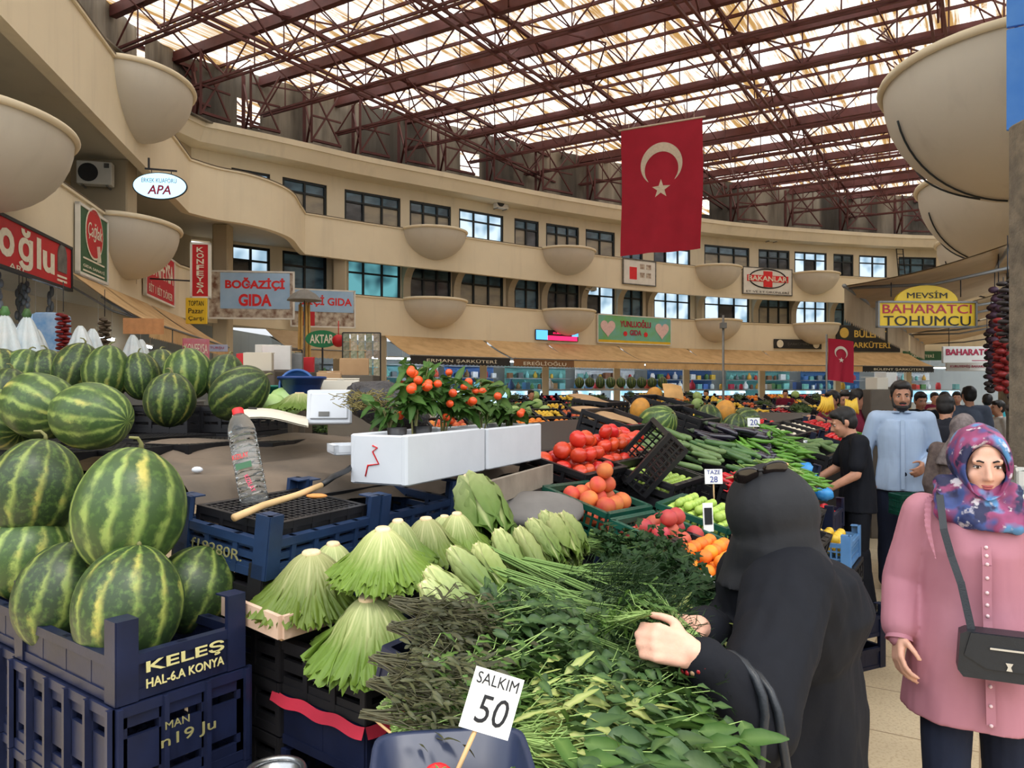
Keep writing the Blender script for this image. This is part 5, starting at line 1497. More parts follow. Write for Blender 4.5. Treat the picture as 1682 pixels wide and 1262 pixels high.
# lettuces, stump end up: (column, row of the root end, row of the leaf hem, width in pixels)
LL = [(513, 920, 1006, 168, 'curly lettuce with a flat stump on the torn carton by the melon crate'), (545, 905, 985, 120, 'curly lettuce leaning behind the one on the torn carton'),
      (612, 992, 1092, 172, 'big curly lettuce on the black crate above the red cloth'), (653, 985, 1060, 110, 'curly lettuce half hidden behind the big one on the black crate'),
      (627, 878, 955, 140, 'pale curly lettuce in the middle row before the steel-blue crate'), (657, 866, 940, 100, 'curly lettuce squeezed between two middle row heads'),
      (702, 862, 925, 110, 'curly lettuce of the middle row below the polystyrene box corner'), (728, 856, 900, 80, 'small pale lettuce tucked behind the middle row'), (752, 853, 915, 90, 'last curly lettuce of the middle row beside the large upright romaine')]
for i, (px, y0, y1, w, lab) in enumerate(LL):
    b_ = on_rake(px, y1 - 8, 0.0) if i > 3 else PX(px, y1 - 8, (2.1, 2.22, 1.93, 2.05)[i]); d = b_.y
    wreal = w / F * d; h = (y1 - y0) / F * d
    lettuce(b_ + Vector((0, 0, -.01)), wreal / .29, fit(b_, Vector((.05 * math.sin(i * 2), -.12 + .06 * math.cos(i), 1)), (math.cos(i), math.sin(i), 0)), lab, i).scale = (wreal / .285, wreal / .285, h / .15)
RO = [(770, 792, 815, 885, 1.25, 'large upright romaine lettuce leaning against the plank'), (818, 876, 850, 940, 1.0, 'romaine lettuce standing alone above the dill'),
      (742, 905, 812, 985, 1.15, 'long romaine lettuce lying in front of the middle row'), (785, 900, 832, 985, 1.1, 'romaine lettuce lying beside the long one'),
      (704, 938, 775, 1008, 1.0, 'romaine lettuce with a cut stump above the dark herbs'), (697, 958, 735, 1010, .95, 'short romaine lettuce beside the dark herbs'),
      (852, 872, 880, 925, .9, 'small romaine lettuce first of the upper group'), (872, 858, 912, 920, 1.0, 'pale romaine lettuce with a curled tip in the upper group'),
      (906, 852, 945, 925, 1.05, 'romaine lettuce with a tan stump in the upper group'), (925, 848, 958, 912, 1.0, 'last romaine lettuce of the upper group beside the plank'), (893, 845, 925, 900, .85, 'romaine lettuce at the back of the upper group')]
for i, (x0, y0, x1, y1, sc, lab) in enumerate(RO):
    a = on_rake(x0, y0, .1); b_ = on_rake(x1, y1, .045)
    ln = (b_ - a).length
    romaine(a, b_, max(.75, min(1.5, ln / .255)) if i else ln / .24, lab, i, i * .7)
# crates and carton under the lettuces
for px, py, dz, k, lab in ((500, 1000, -.15, 'black', 'black crate under the torn carton'), (650, 950, -.2, 'navy_flat', 'navy crate under the middle row of lettuce'), (750, 915, -.19, 'navy_flat', 'navy crate under the last lettuces of the middle row'),
        (900, 900, -.17, 'black', 'black crate under the upper romaine group'), (780, 985, -.19, 'black', 'black crate under the long romaine lettuces')):
    p = on_rake(px, py, -.02) + Vector((0, 0, dz)); crate(k, p + (U3 * .2 + V3 * .12 if px < 800 else Vector()), RAKE, lab) if px != 500 else [crate('black', (-.60, 2.34, .975 - .145 * q), (0, 0, math.atan2(.78, .62)), ['black crate right under the torn carton', 'second black crate under the torn carton', 'third black crate under the torn carton', 'lowest black crate under the torn carton'][q]) for q in range(4)]
bc = PX(560, 1105, 1.92); u2 = Vector((.62, .78, 0)); rz2 = math.atan2(u2.y, u2.x)
bq = Vector((-.335, 2.14, 0))
crate('black', (bq.x, bq.y, .945), (0, 0, rz2), 'black slotted crate under the big curly lettuce')
crate('navy_flat', (bq.x, bq.y, .812), (0, 0, rz2), 'navy crate with a red cloth over its rim')
crate('navy_mid', (bq.x, bq.y, .60), (0, 0, rz2), 'navy crate below the one with the red cloth'); crate('navy_mid', (bq.x, bq.y, .40), (0, 0, rz2), 'navy crate near the bottom of the red cloth stack'); crate('navy_mid', (bq.x, bq.y, .2), (0, 0, rz2), 'navy crate second from the floor in the red cloth stack'); crate('navy_mid', (bq.x, bq.y, 0), (0, 0, rz2), 'navy crate on the floor in the red cloth stack')
m = Matrix.Rotation(rz2, 3, 'Z')
o = MB().grid(30, 3, lambda u, v: tuple(Vector((bq.x, bq.y, 0)) + m @ Vector((-.256 - .01 * v, (u - .5) * .37, .948 - .028 * v - .004 * math.sin(u * 17)))) ).grid(30, 3, lambda u, v: tuple(Vector((bq.x, bq.y, 0)) + m @ Vector(((u - .5) * .51, -.186 - .01 * v, .948 - .028 * v - .004 * math.sin(u * 21))))).build('red_cloth', mat('red_cloth', (176, 36, 58), .8), None); tag(o, 'red cloth edging folded over the rim of the navy crate', 'cloth')
cp = PX(485, 1012, 2.1)
r = root('torn_carton', cp, fit(cp, (.03, -.06, 1), (.62, .78, 0)), 'torn cardboard carton under the first curly lettuce', 'carton')
MB().box((.03, .02, .0), (.3, .26, .012)).build('base', M_CARD, r)
for x, y, w, l in ((.03, -.115, .3, .012), (-.125, .02, .012, .26)): MB().box((x, y, .03), (w, l, .06)).build('side_flap', mat('carton_pink', (196, 168, 148), .8, (160, 130, 110), 6, .6), r)
MB().box((.2, -.1, .045), (.12, .1, .006)).build('loose_flap', M_CARDW, r)
# plank and pale sack behind the romaine
a = PX(845, 822, 3.0); b_ = PX(1000, 760, 3.6)
o = MB().bar(PX(800, 812, 2.75), PX(905, 778, 3.6), .02, .09).build('wooden_plank', M_PLANK); tag(o, 'weathered wooden plank below the second polystyrene box', 'plank')
p = PX(880, 838, 3.05); mb = MB(); mb.ball((0, 0, 0), (.2, .16, .06), 20, 12, fn=lambda q: q * (1 + .1 * mnoise.noise(q * 2))); o = mb.build('grey_sack', mat('grey_sack', (120, 116, 112), .8, (92, 88, 84), 6, .6), None, p, (.2, 0, .3)); tag(o, 'grey sack lying between the romaine and the peach crate', 'sack')

# ------------------------------------------------------------------ herb bunches
def bunch_parsley(seed, n=150):
    r_ = random.Random(seed); mb = MB(); st = MB()
    for i in range(26):
        a = rv(r_, .014); e = Vector((.2 + r_.uniform(-.03, .03), r_.gauss(0, .04), r_.gauss(.02, .03)))
        st.tube([Vector((-.1, a.y, a.z * .6)), Vector((.03, a.y * 1.6, a.z + .005)), e], [.0018, .0016, .001], 4, False)
    for i in range(n):
        c = Vector((r_.uniform(.05, .25), r_.gauss(0, .048), r_.gauss(.022, .03))); d0 = Vector((r_.uniform(.1, 1), r_.gauss(0, .7), r_.gauss(.15, .5)))
        nn = Vector((r_.gauss(0, .4), r_.gauss(0, .4), 1))
        for q in (-1, 0, 1):
            dd = Matrix.Rotation(q * .95, 3, nn.normalized()) @ d0
            leaf(mb, c, dd, nn, r_.uniform(.018, .03), r_.uniform(.016, .024), .3, .2, 3, .25, .25, .15)
    return mb.mesh('leaves', M_PARS), st.mesh('stems', mat('herb_stem', (112, 142, 74), .5))
def bunch_dill(seed, n=420):
    r_ = random.Random(seed); mb = MB(); st = MB()
    for i in range(22):
        a = rv(r_, .012); e = Vector((.24 + r_.uniform(-.06, .05), r_.gauss(0, .035), r_.gauss(.015, .02))); b0 = Vector((-.1, a.y, a.z * .6)); md = Vector((.05, a.y * 1.5, a.z + .006))
        st.tube([b0, md, e], [.0018, .0015, .0008], 4, False)
        for q in range(n // 22):
            t = r_.uniform(.35, 1.05); c = md.lerp(e, t)
            d0 = Vector((r_.uniform(.3, 1.2), r_.gauss(0, .8), r_.gauss(.05, .5))).normalized()
            for z in range(3): leaf(mb, c + d0 * .012 * z, d0 + rv(r_, .5), rv(r_), r_.uniform(.022, .045), .0026, .2, 0, 2, 0, .3, .3)
    return mb.mesh('leaves', M_DILL), st.mesh('stems', mat('herb_stem', (112, 142, 74), .5))
def bunch_leafy(seed, m, n=46, ll=(.06, .1), ww=(.025, .045), lob=.0, sp=.05, stem=(142, 170, 96), nm='pale_stem'):
    r_ = random.Random(seed); mb = MB(); st = MB()
    for i in range(n):
        a = rv(r_, .014); c = Vector((r_.uniform(.0, .14), r_.gauss(0, sp * .7), r_.gauss(.02, .024))); d0 = Vector((1, r_.gauss(0, .55), r_.gauss(.12, .4)))
        (i % (3 if n > 90 else 1) == 0) and st.tube([Vector((-.07, a.y, a.z * .5)), (Vector((-.02, a.y * 2, a.z + .004)) + c) * .5, c], [.0016, .0014, .001], 4, False)
        leaf(mb, c, d0, Vector((r_.gauss(0, .5), r_.gauss(0, .5), 1)), r_.uniform(*ll), r_.uniform(*ww), r_.uniform(.1, .5), r_.uniform(.1, .4), 6, lob, .7, .1, .1, r_.uniform(0, 6))
    return mb.mesh('leaves', m), st.mesh('stems', mat(nm, stem, .5))
BUN = {'parsley': [bunch_parsley(1), bunch_parsley(2)], 'dill': [bunch_dill(3), bunch_dill(4)], 'rocket': [bunch_leafy(5, M_ROCK, 110, (.03, .055), (.008, .014), .35, .06), bunch_leafy(6, M_ROCK, 110, (.03, .05), (.008, .014), .35, .06)],
       'cress': [bunch_leafy(7, M_SPIN, 120, (.022, .042), (.015, .026), .08, .065), bunch_leafy(8, M_SPIN, 120, (.02, .04), (.014, .026), .08, .065)], 'spinach': [bunch_leafy(9, M_SPIN, 55, (.045, .085), (.026, .045), 0, .07), bunch_leafy(10, M_ROCK, 55, (.045, .08), (.024, .042), .06, .07)],
       'dark': [bunch_leafy(13, M_DRYB, 110, (.016, .034), (.006, .011), 0, .05, (74, 72, 50), 'brown_stem'), bunch_leafy(14, M_DRYB, 150, (.016, .034), (.006, .011), 0, .05, (74, 72, 50), 'brown_stem')], 'pale': [bunch_leafy(15, M_PALEH, 70, (.04, .075), (.008, .016), .2), bunch_leafy(16, M_PALEH, 70, (.04, .075), (.008, .016), .2)]}
HERB = {'parsley': ('parsley_bunch', 'bunch of parsley', 'parsley'), 'dill': ('dill_bunch', 'feathery bunch of dill', 'dill'), 'rocket': ('rocket_bunch', 'bunch of narrow leaved rocket', 'rocket'), 'cress': ('cress_bunch', 'bunch of round leaved cress', 'cress'),
        'spinach': ('spinach_bunch', 'bunch of broad leaved greens', 'greens'), 'dark': ('dried_herb_bunch', 'bunch of dark brownish herbs', 'herbs'), 'pale': ('endive_bunch', 'bunch of pale yellow-green leaves', 'greens')}
def bunch(kind, px, py, ang, dz, label_extra, i, sc=1.0, roll=0.0, pitch=0.0):
    """ang: direction of the leaf end on the display, 0 = along the aisle, 90 = up the display"""
    p = on_rake(px, py, dz)
    nm, lb, ct = HERB[kind]
    r = root(nm, p, RAKE @ Matrix.Rotation(math.radians(ang), 3, 'Z') @ Matrix.Rotation(pitch, 3, 'Y') @ Matrix.Rotation(roll, 3, 'X'), lb + ' ' + label_extra, ct, lb + ' ' + label_extra)
    r.scale = (sc,) * 3
    me = BUN[kind][i % 2]
    mk('leaves', me[0], r); mk('stems', me[1], r); return r
HR = random.Random(21)
def field(kind, cells, ang, label, dz=.05, sc=1.0, jit=18):
    for i, (px, py) in enumerate(cells):
        bunch(kind, px + HR.uniform(-8, 8), py + HR.uniform(-8, 8), ang + HR.uniform(-jit, jit), dz + HR.uniform(-.015, .03), label, i, sc * HR.uniform(.9, 1.12), HR.uniform(-.5, .5), HR.uniform(-.15, .1))
field('dark', [(690, 1000), (712, 1040), (735, 1075), (680, 1050), (665, 1095), (655, 1145), (690, 1115), (720, 1010), (650, 1190)], -75, 'beside the curly lettuce crate', .06, .95, 14)
field('rocket', [(690, 1160), (720, 1180), (745, 1150), (700, 1195), (735, 1110), (780, 1130), (675, 1190), (715, 1140), (760, 1175), (690, 1130)], -60, 'behind the handwritten price card', .03, .95, 40)
field('cress', [(770, 1040), (800, 1060), (830, 1040), (860, 1080), (820, 1100), (790, 1010), (850, 1020), (880, 1050), (890, 1100), (845, 1130), (915, 1130), (930, 1090)], -70, 'in the middle of the green heap', .05, 1.0, 35)
field('dill', [(850, 930), (880, 960), (870, 1000), (905, 985), (910, 1020), (940, 1010), (945, 960), (960, 1050), (895, 935), (925, 930), (975, 1000), (980, 1060)], -80, 'in the dark band down the heap', .075, 1.05, 12)
field('parsley', [(975, 905), (1000, 930), (1030, 920), (1020, 960), (1050, 950), (985, 955), (1060, 985), (1080, 960), (1030, 1000), (1010, 895), (960, 885), (1090, 1000), (1100, 980), (1135, 1000), (1150, 1015)], -75, 'above the woman’s hand', .02, .95, 30)
field('cress', [(985, 1100), (1000, 1140), (960, 1150), (1030, 1110), (1040, 1160), (1060, 1120), (1010, 1060), (1045, 1080), (1000, 1180), (1070, 1180), (1120, 1100), (1130, 1150)], -80, 'below the woman’s hand', .05, 1.0, 45)
field('pale', [(860, 1165), (880, 1195), (850, 1220), (905, 1175), (880, 1235), (925, 1215)], -70, 'next to the handwritten price card', .05, 1.0, 16)
field('spinach', [(950, 1200), (985, 1220), (930, 1245), (1020, 1215), (1000, 1250), (1060, 1230), (1040, 1255), (955, 1255), (1090, 1215), (1085, 1250), (905, 1255), (870, 1258)], -75, 'at the near edge of the heap', .05, 1.0, 55)
field('pale', [(1075, 1030), (1110, 1035)], -60, 'beside the woman’s fingers', .09, .7, 10)
# crates under the herbs
for px, py, lab in ((740, 1130, 'navy crate under the rocket'), (860, 1060, 'navy crate under the cress heap'), (930, 960, 'navy crate under the dill'), (1040, 960, 'navy crate under the parsley'), (1040, 1110, 'navy crate under the greens by the woman'), (960, 1225, 'navy crate at the near edge of the heap')):
    p = on_rake(px, py, -.16); crate('navy_flat', p, RAKE, lab).scale = (.62, .62, .8)
# price card on a stick and the tub of tomatoes
cc = PX(808, 1155, 1.12)
r = root('price_card', cc, (math.radians(-14), math.radians(19), math.radians(6)), 'white handwritten price card on a stick at the front of the heap', 'price card')
r.scale = (.9,) * 3; MB().box((0, 0, 0), (.083, .003, .095)).build('card', M_PAPER, r)
letter('SALKIM', .07, .018, M_INK, r, .0, .033, -.002, .0008); letter('50', .052, .044, M_INK, r, .004, -.012, -.002, .0008, shear=.1)
MB().tube([(-.01, .004, -.03), (-.03, .004, -.16)], .004, 7).build('stick', M_STICK, r)
tc = PX(742, 1312, 1.14)
r = root('plastic_tub', (tc.x, tc.y, 1.11), (0, 0, AISLE - .9), 'grey-blue tub of tomatoes at the front edge', 'tub')
mb = MB(); ring = lambda w, l, z, k: [(math.copysign(abs(math.cos(a)) ** .35, math.cos(a)) * w, math.copysign(abs(math.sin(a)) ** .35, math.sin(a)) * l, z) for a in [2 * math.pi * q / 40 for q in range(40)]]
rows = [ring(.1, .078, 0, 1), ring(.112, .088, .085, 1), ring(.12, .096, .09, 1), ring(.118, .094, .096, 1), ring(.107, .084, .094, 1), ring(.095, .072, .012, 1)]
vs = [p for q in rows for p in q]; fs = [(i * 40 + k, i * 40 + (k + 1) % 40, (i + 1) * 40 + (k + 1) % 40, (i + 1) * 40 + k) for i in range(5) for k in range(40)] + [tuple(range(200, 240)), tuple(range(39, -1, -1))]
mb.add(vs, fs, True); mb.build('tub_body', mat('tub_plastic', (36, 46, 72), .4, (28, 38, 60), 4, .5), r)
M_CALYX = mat('calyx_green', (70, 110, 50), .6)
TOMM = MB().ball((0, 0, 0), (.034, .034, .028), 16, 10, fn=lambda p: p * (1 - .12 * max(0, p.z) ** 4)).mesh('tomato', M_TOMR)
CALM = MB()
for k in range(5): leaf(CALM, Vector((0, 0, .0255)), (math.cos(k * 1.256), math.sin(k * 1.256), .1), (0, 0, 1), .02, .006, .2, .1, 2, 0, 0, .1)
CALM = CALM.mesh('calyx', M_CALYX)
for i, (x, y, z) in enumerate(((-.05, -.025, .04), (.0, -.03, .042), (.05, -.02, .04), (-.055, .03, .04), (.0, .025, .045), (.055, .03, .04), (-.02, .0, .075))):
    q = Vector((tc.x, tc.y, 1.11)) + Matrix.Rotation(AISLE - .9, 3, 'Z') @ Vector((x, y, z))
    t = root('tomato', q - Vector((0, 0, .012)), (R.uniform(-.6, .6), R.uniform(-.6, .6), i), 'glossy red tomato in the grey-blue tub', 'tomato', 'tomatoes in the tub'); t.scale = (.72,) * 3; mk('skin', TOMM, t); mk('calyx', CALM, t)
o = MB().rbox((0, 0, .53), (.2, .16, 1.06), .01).build('tub_stand', M_BLACKP, None, (tc.x, tc.y, .0), (0, 0, AISLE - .9)); tag(o, 'black stand under the tub of tomatoes', 'stand')
mp = PX(452, 1268, 1.75); basin((mp.x, mp.y, mp.z - .05), .06, .05, mat('steel_pan', (150, 152, 154), .25, metal=.9, bump=0), 'small steel bowl beside the navy crates at the photo bottom')
o = MB().rbox((0, 0, 0), (.16, .16, mp.z - .05), .01).build('bowl_stand', M_BLACKP, None, (mp.x, mp.y, (mp.z - .05) / 2)); tag(o, 'black stand under the small steel bowl', 'stand')
o = MB().tube([PX(603, 1172, 1.8), PX(630, 1195, 1.65), PX(655, 1215, 1.5)], .003, 6).build('string', M_STICK); tag(o, 'pale string stretched from the red cloth to the tub', 'string')

# ------------------------------------------------------------------ polystyrene boxes with berry plants
def styro(corner, xd, L, W, H, label, mark=False):
    x = Vector(xd).normalized(); y = Vector((-x.y, x.x, 0)); m = Matrix((x, y, (0, 0, 1))).transposed()
    c = Vector(corner) + x * L / 2 + y * W / 2
    r = root('polystyrene_box', c, m, label, 'box')
    t = .028; mb = MB()
    for sy in (-1, 1): mb.rbox((0, sy * (W / 2 - t / 2), H / 2), (L, t, H), .008)
    for sx in (-1, 1): mb.rbox((sx * (L / 2 - t / 2), 0, H / 2), (t, W - t, H - .004), .008)
    mb.rbox((0, 0, .015), (L - .01, W - .01, .03), .004); mb.build('box_walls', M_STYRO, r)
    MB().box((0, 0, H * .72), (L - 2 * t, W - 2 * t, .02)).build('soil', mat('potting_soil', (70, 54, 40), .9), r)
    if mark: 
        k = MB(); k.tube([(-L / 2 - .002, .02, H * .78), (-L / 2 - .002, .0, H * .74), (-L / 2 - .002, .02, H * .66), (-L / 2 - .002, -.006, H * .42), (-L / 2 - .002, .04, H * .38), (-L / 2 - .002, .05, H * .16)], .003, 5); k.build('red_scrawl', M_LRED, r)
    return r
XB = Vector((.43, .9, 0))
b1 = styro(PX(668, 800, 2.62), XB, .58, .24, .175, 'white polystyrene box with a red scrawl holding berry plants', True)
b2 = styro(PX(668, 800, 2.62) + XB.normalized() * .6, XB, .56, .24, .17, 'second white polystyrene box with berry plants, farther along')
M_BERRY = mat('orange_berry', (236, 92, 34), .3, (226, 64, 30), 8, .6, rnd=.1, bump=0, spec=.5)
M_PLEAF = leaf_mat('berry_plant_leaf', (66, 108, 40), (120, 150, 78), rnd=.2)
BERM = MB().ball((0, 0, 0), (.017, .017, .016), 14, 9).mesh('berry', M_BERRY)
def berry_plant(p, h, spread, nb, nl, seed, label, droop=0.0):
    r_ = random.Random(seed)
    r = root('berry_plant', p, (0, 0, 0), label, 'potted plant')
    st = MB(); lf = MB(); tips = []
    for i in range(7):
        a = r_.uniform(0, 6.28); e = Vector((math.cos(a) * spread * r_.uniform(.3, 1), math.sin(a) * spread * .7 * r_.uniform(.3, 1), h * r_.uniform(.5, 1.0) - droop * r_.random()))
        md = Vector((e.x * .3, e.y * .3, h * .45)); st.tube([(0, 0, -.03), md, e], [.004, .003, .002], 5, False); tips.append((md, e))
    for i in range(nl):
        md, e = r_.choice(tips); t = r_.uniform(.05, 1.1); c = md.lerp(e, t) + rv(r_, .012)
        d0 = Vector((r_.gauss(0, 1), r_.gauss(0, .8), r_.gauss(-.15, .5)))
        leaf(lf, c, d0, Vector((r_.gauss(0, .4), r_.gauss(-.3, .4), 1)), r_.uniform(.05, .1), r_.uniform(.026, .048), r_.uniform(.1, .5), .15, 6, 0, .6, .08, .1, r_.uniform(0, 6))
    st.build('branches', M_STEM, r); lf.build('leaves', M_PLEAF, r)
    for i in range(nb):
        md, e = r_.choice(tips); c = md.lerp(e, r_.uniform(.2, 1.0)) + Vector((r_.gauss(0, .03), r_.gauss(-.03, .03), r_.gauss(0, .03)))
        mk('berry', BERM, r, c, None, r_.uniform(.85, 1.15))
    return r
def onbox(b, x, y=.0): return b.matrix_basis @ Vector((x, y, .135)) if False else Vector(b.location) + b.rotation_euler.to_matrix() @ Vector((x, y, .135))
berry_plant(onbox(b1, -.06), .29, .15, 12, 150, 31, 'tallest orange berry plant, in the box with the red scrawl')
berry_plant(onbox(b1, .2, .03), .25, .14, 8, 130, 32, 'orange berry plant at the joint of the two white boxes')
berry_plant(onbox(b2, -.1), .26, .14, 9, 130, 33, 'orange berry plant in the second white box')
berry_plant(onbox(b2, .18, .0), .18, .14, 3, 90, 34, 'low leafy berry plant at the end of the second white box', .05)
berry_plant(PX(640, 694, 2.95), .1, .1, 3, 40, 35, 'drooping berry plant beside the white lid', .08)
for x in (-.2, -.03): 
    q = onbox(b1, x, -.02); o = MB().lathe([(.03, -.02), (.036, .06), (.034, .06), (.028, -.015)], 14).build('plant_pot', M_BLACKP, None, q); tag(o, 'black plant pot in the scrawled box, ' + ('at its near end' if x < -.1 else 'in its middle'), 'plant pot')
# ------------------------------------------------------------------ fruit and vegetables of the long stall
def round_me(name, r, m, fl=1.0, n=12):
    return MB().ball((0, 0, 0), (r, r, r * fl), n, 8, fn=lambda p: p * (1 - .1 * max(0, p.z) ** 6)).mesh(name, m)
FR = {'peach': round_me('peach', .037, M_PEACH, .95, 14), 'nectarine': round_me('nectarine', .036, M_PEACHD, .95, 14), 'tomato': round_me('tomato', .042, M_TOM, .84, 14), 'red_tomato': round_me('tomato', .034, M_TOMR, .86),
      'apricot': round_me('apricot', .026, M_APRI, 1, 14), 'green_plum': round_me('green_plum', .021, M_PLUM), 'grape': round_me('green_grape', .012, M_PLUM, 1.1, 10), 'orange': round_me('orange', .038, M_ORNG), 'lemon': round_me('lemon', .03, M_LEMON, 1.25),
      'onion': round_me('onion', .033, mat('onion_skin', (206, 140, 76)), .95), 'potato': round_me('potato', .036, mat('potato_skin', (190, 156, 104), .7, (150, 118, 76), 12, .6), .8), 'garlic': round_me('garlic_bulb', .024, mat('garlic_white', (232, 222, 200), .6, (214, 200, 172), 8, .5), .8), 'cabbage': round_me('cabbage', .09, mat('cabbage_leaf', (150, 186, 104), .5, (190, 212, 150), 9, .7), .9)}
def long_me(name, pts, rs, m, n=9):
    return MB().tube(pts, rs, n).mesh(name, m)
FR['cucumber'] = long_me('cucumber', [(-.09, 0, 0), (-.082, .001, 0), (-.04, .006, 0), (0, .008, 0), (.04, .006, 0), (.082, .001, 0), (.09, 0, 0)], [.006, .014, .018, .019, .018, .014, .005], M_CUC)
FR['courgette'] = long_me('courgette', [(-.1, 0, 0), (-.09, 0, 0), (-.03, .004, 0), (.04, .004, 0), (.09, 0, 0), (.105, 0, 0)], [.008, .016, .021, .024, .02, .008], mat('courgette_skin', (84, 112, 62), .45, (122, 144, 92), 14, .8, rnd=.15))
FR['aubergine'] = long_me('aubergine', [(-.1, 0, 0), (-.09, .002, 0), (-.04, .008, 0), (.02, .012, 0), (.07, .008, 0), (.098, .002, 0), (.105, 0, 0)], [.008, .016, .021, .026, .028, .018, .006], M_EGG, 10)
EGC = long_me('calyx', [(-.125, 0, 0), (-.11, 0, 0), (-.098, .002, 0), (-.08, .004, 0)], [.004, .006, .016, .021], mat('aubergine_calyx', (72, 84, 62), .6))
FR['green_pepper'] = long_me('green_pepper', [(-.085, 0, .004), (-.07, 0, 0), (-.05, .003, 0), (0, .01, 0), (.045, .008, .003), (.08, -.004, .008)], [.003, .004, .013, .012, .009, .002], M_PEP, 8)
FR['red_pepper'] = long_me('red_pepper', [(-.095, 0, .004), (-.075, 0, 0), (-.055, .003, 0), (0, .012, 0), (.05, .008, .004), (.09, -.008, .01)], [.003, .004, .02, .019, .013, .003], M_PEPR, 8)
FR['green_bean'] = long_me('green_bean', [(-.07, 0, 0), (-.03, .004, 0), (.03, .005, 0), (.07, -.004, 0)], [.002, .005, .005, .001], M_BEAN, 6)
FR['banana'] = long_me('banana', [(-.09, -.03, 0), (-.06, -.008, 0), (0, .008, 0), (.06, -.006, 0), (.09, -.03, 0)], [.006, .016, .018, .016, .005], M_LEMON, 8)
CATS = {'red_tomato': 'tomato', 'red_pepper': 'pepper', 'green_pepper': 'pepper', 'green_bean': 'bean', 'green_plum': 'plum', 'grape': 'grape'}
RADI = {'peach': .037, 'nectarine': .036, 'tomato': .042, 'red_tomato': .034, 'apricot': .026, 'green_plum': .021, 'grape': .012, 'orange': .038, 'lemon': .032, 'onion': .033, 'potato': .036, 'garlic': .024, 'cabbage': .09}
FRR = random.Random(99)
def put(kind, p, rot, label, group, sc=1.0):
    nm = FR[kind].name.split('.')[0]
    if kind == 'aubergine':
        o = root('aubergine', p, rot, label, 'aubergine', group); mk('skin', FR[kind], o); mk('calyx', EGC, o); o.scale = (sc,) * 3; return o
    o = mk(nm, FR[kind], None, p, rot, sc); tag(o, label, CATS.get(kind, nm.replace('_', ' ')), group); return o
def fill(kind, org, M3, L, W, z0, label, layers=2, heap=.0, sc=1.0, skip=0.0, rnd=FRR):
    """heap of round fruit in a crate frame, org is the middle of the crate base"""
    r = RADI[kind] * sc; step = r * 1.98
    for ly in range(layers):
        l_, w_ = L - ly * step * (1 + heap), W - ly * step * (1 + heap)
        nx, ny = max(1, int(l_ / step)), max(1, int(w_ / step))
        for i in range(nx):
            for j in range(ny):
                if rnd.random() < skip: continue
                x = (i - (nx - 1) / 2) * l_ / nx + rnd.uniform(-.15, .15) * r; y = (j - (ny - 1) / 2) * w_ / ny + rnd.uniform(-.15, .15) * r
                z = z0 + r + ly * r * 1.55 + rnd.uniform(-.1, .1) * r
                put(kind, Vector(org) + M3 @ Vector((x, y, z)), (rnd.uniform(-1, 1), rnd.uniform(-1, 1), rnd.uniform(0, 6)), label, label, sc * rnd.uniform(.93, 1.07))
def lay(kind, org, M3, L, W, z0, n, ang, label, hgt=.08, sc=1.0, spread=14, rnd=FRR):
    """loose heap of long vegetables, ang = direction in the crate frame"""
    for i in range(n):
        x = rnd.uniform(-L / 2, L / 2); y = rnd.uniform(-W / 2, W / 2)
        h = hgt * (1 - (2 * x / L) ** 2) * (1 - .6 * (2 * y / W) ** 2)
        a = math.radians(ang + rnd.gauss(0, spread))
        put(kind, Vector(org) + M3 @ Vector((x, y, z0 + rnd.uniform(.2, 1) * h + .01)), M3 @ Euler((rnd.uniform(-1, 1), rnd.uniform(-.25, .25), a)).to_matrix(), label, label, sc * rnd.uniform(.85, 1.15))
def rk(s, t, dz=-.145): return ST(s, t, rake(t) + dz)

# peaches, apricots, plums (places read off the photograph)
crate('green', rk(3.07, 1.46), RAKE @ Matrix.Rotation(-.12, 3, 'Z'), 'upper green mesh crate of peaches beside the white box')
fill('peach', rk(3.07, 1.46), RAKE, .37, .34, .02, 'peach in the upper green crate beside the white box', 4, .18, 1.08)
crate('green', rk(2.97, 1.1), RAKE @ Matrix.Rotation(-.12, 3, 'Z'), 'lower green mesh crate, half full of peaches')
fill('nectarine', rk(2.97, 1.1), RAKE, .36, .33, .03, 'dark peach lying in the lower green crate', 3, .3, 1.05, .05)
crate('black', rk(2.74, .86, -.14), RAKE, 'black crate with a white liner, full of apricots')
fill('apricot', rk(2.74, .86, -.14), RAKE, .42, .3, .07, 'apricot heaped in the white lined black crate', 3, .3)
mb = MB(); m4 = Matrix.Translation(rk(2.74, .86, -.14)) @ RAKE.to_4x4(); mb.box((0, -.172, .125), (.47, .006, .06), m4).box((-.232, 0, .125), (.006, .34, .06), m4); o = mb.build('paper_liner', M_PAPER); tag(o, 'white paper liner round the apricots', 'paper liner')
crate('green', rk(3.5, 1.12), RAKE, 'green crate of pale green plums')
fill('green_plum', rk(3.5, 1.12), RAKE, .36, .34, .06, 'pale green plum in the crate behind the apricots', 3, .2)
crate('black', rk(3.62, .8), RAKE, 'black crate hidden behind the woman in black')
crate('black', rk(3.98, 1.52), RAKE, 'black crate of small green grapes under the tilted crate')
fill('green_plum', rk(3.98, 1.52), RAKE, .42, .32, .06, 'small green plum under the tilted black crate', 2, .1, .85)
q = rk(3.92, 1.47, .04); crate('black_mesh', q, RAKE @ Matrix.Rotation(.55, 3, 'Z') @ Matrix.Rotation(math.radians(-62), 3, 'X'), 'black mesh crate tipped on its side over the plums')
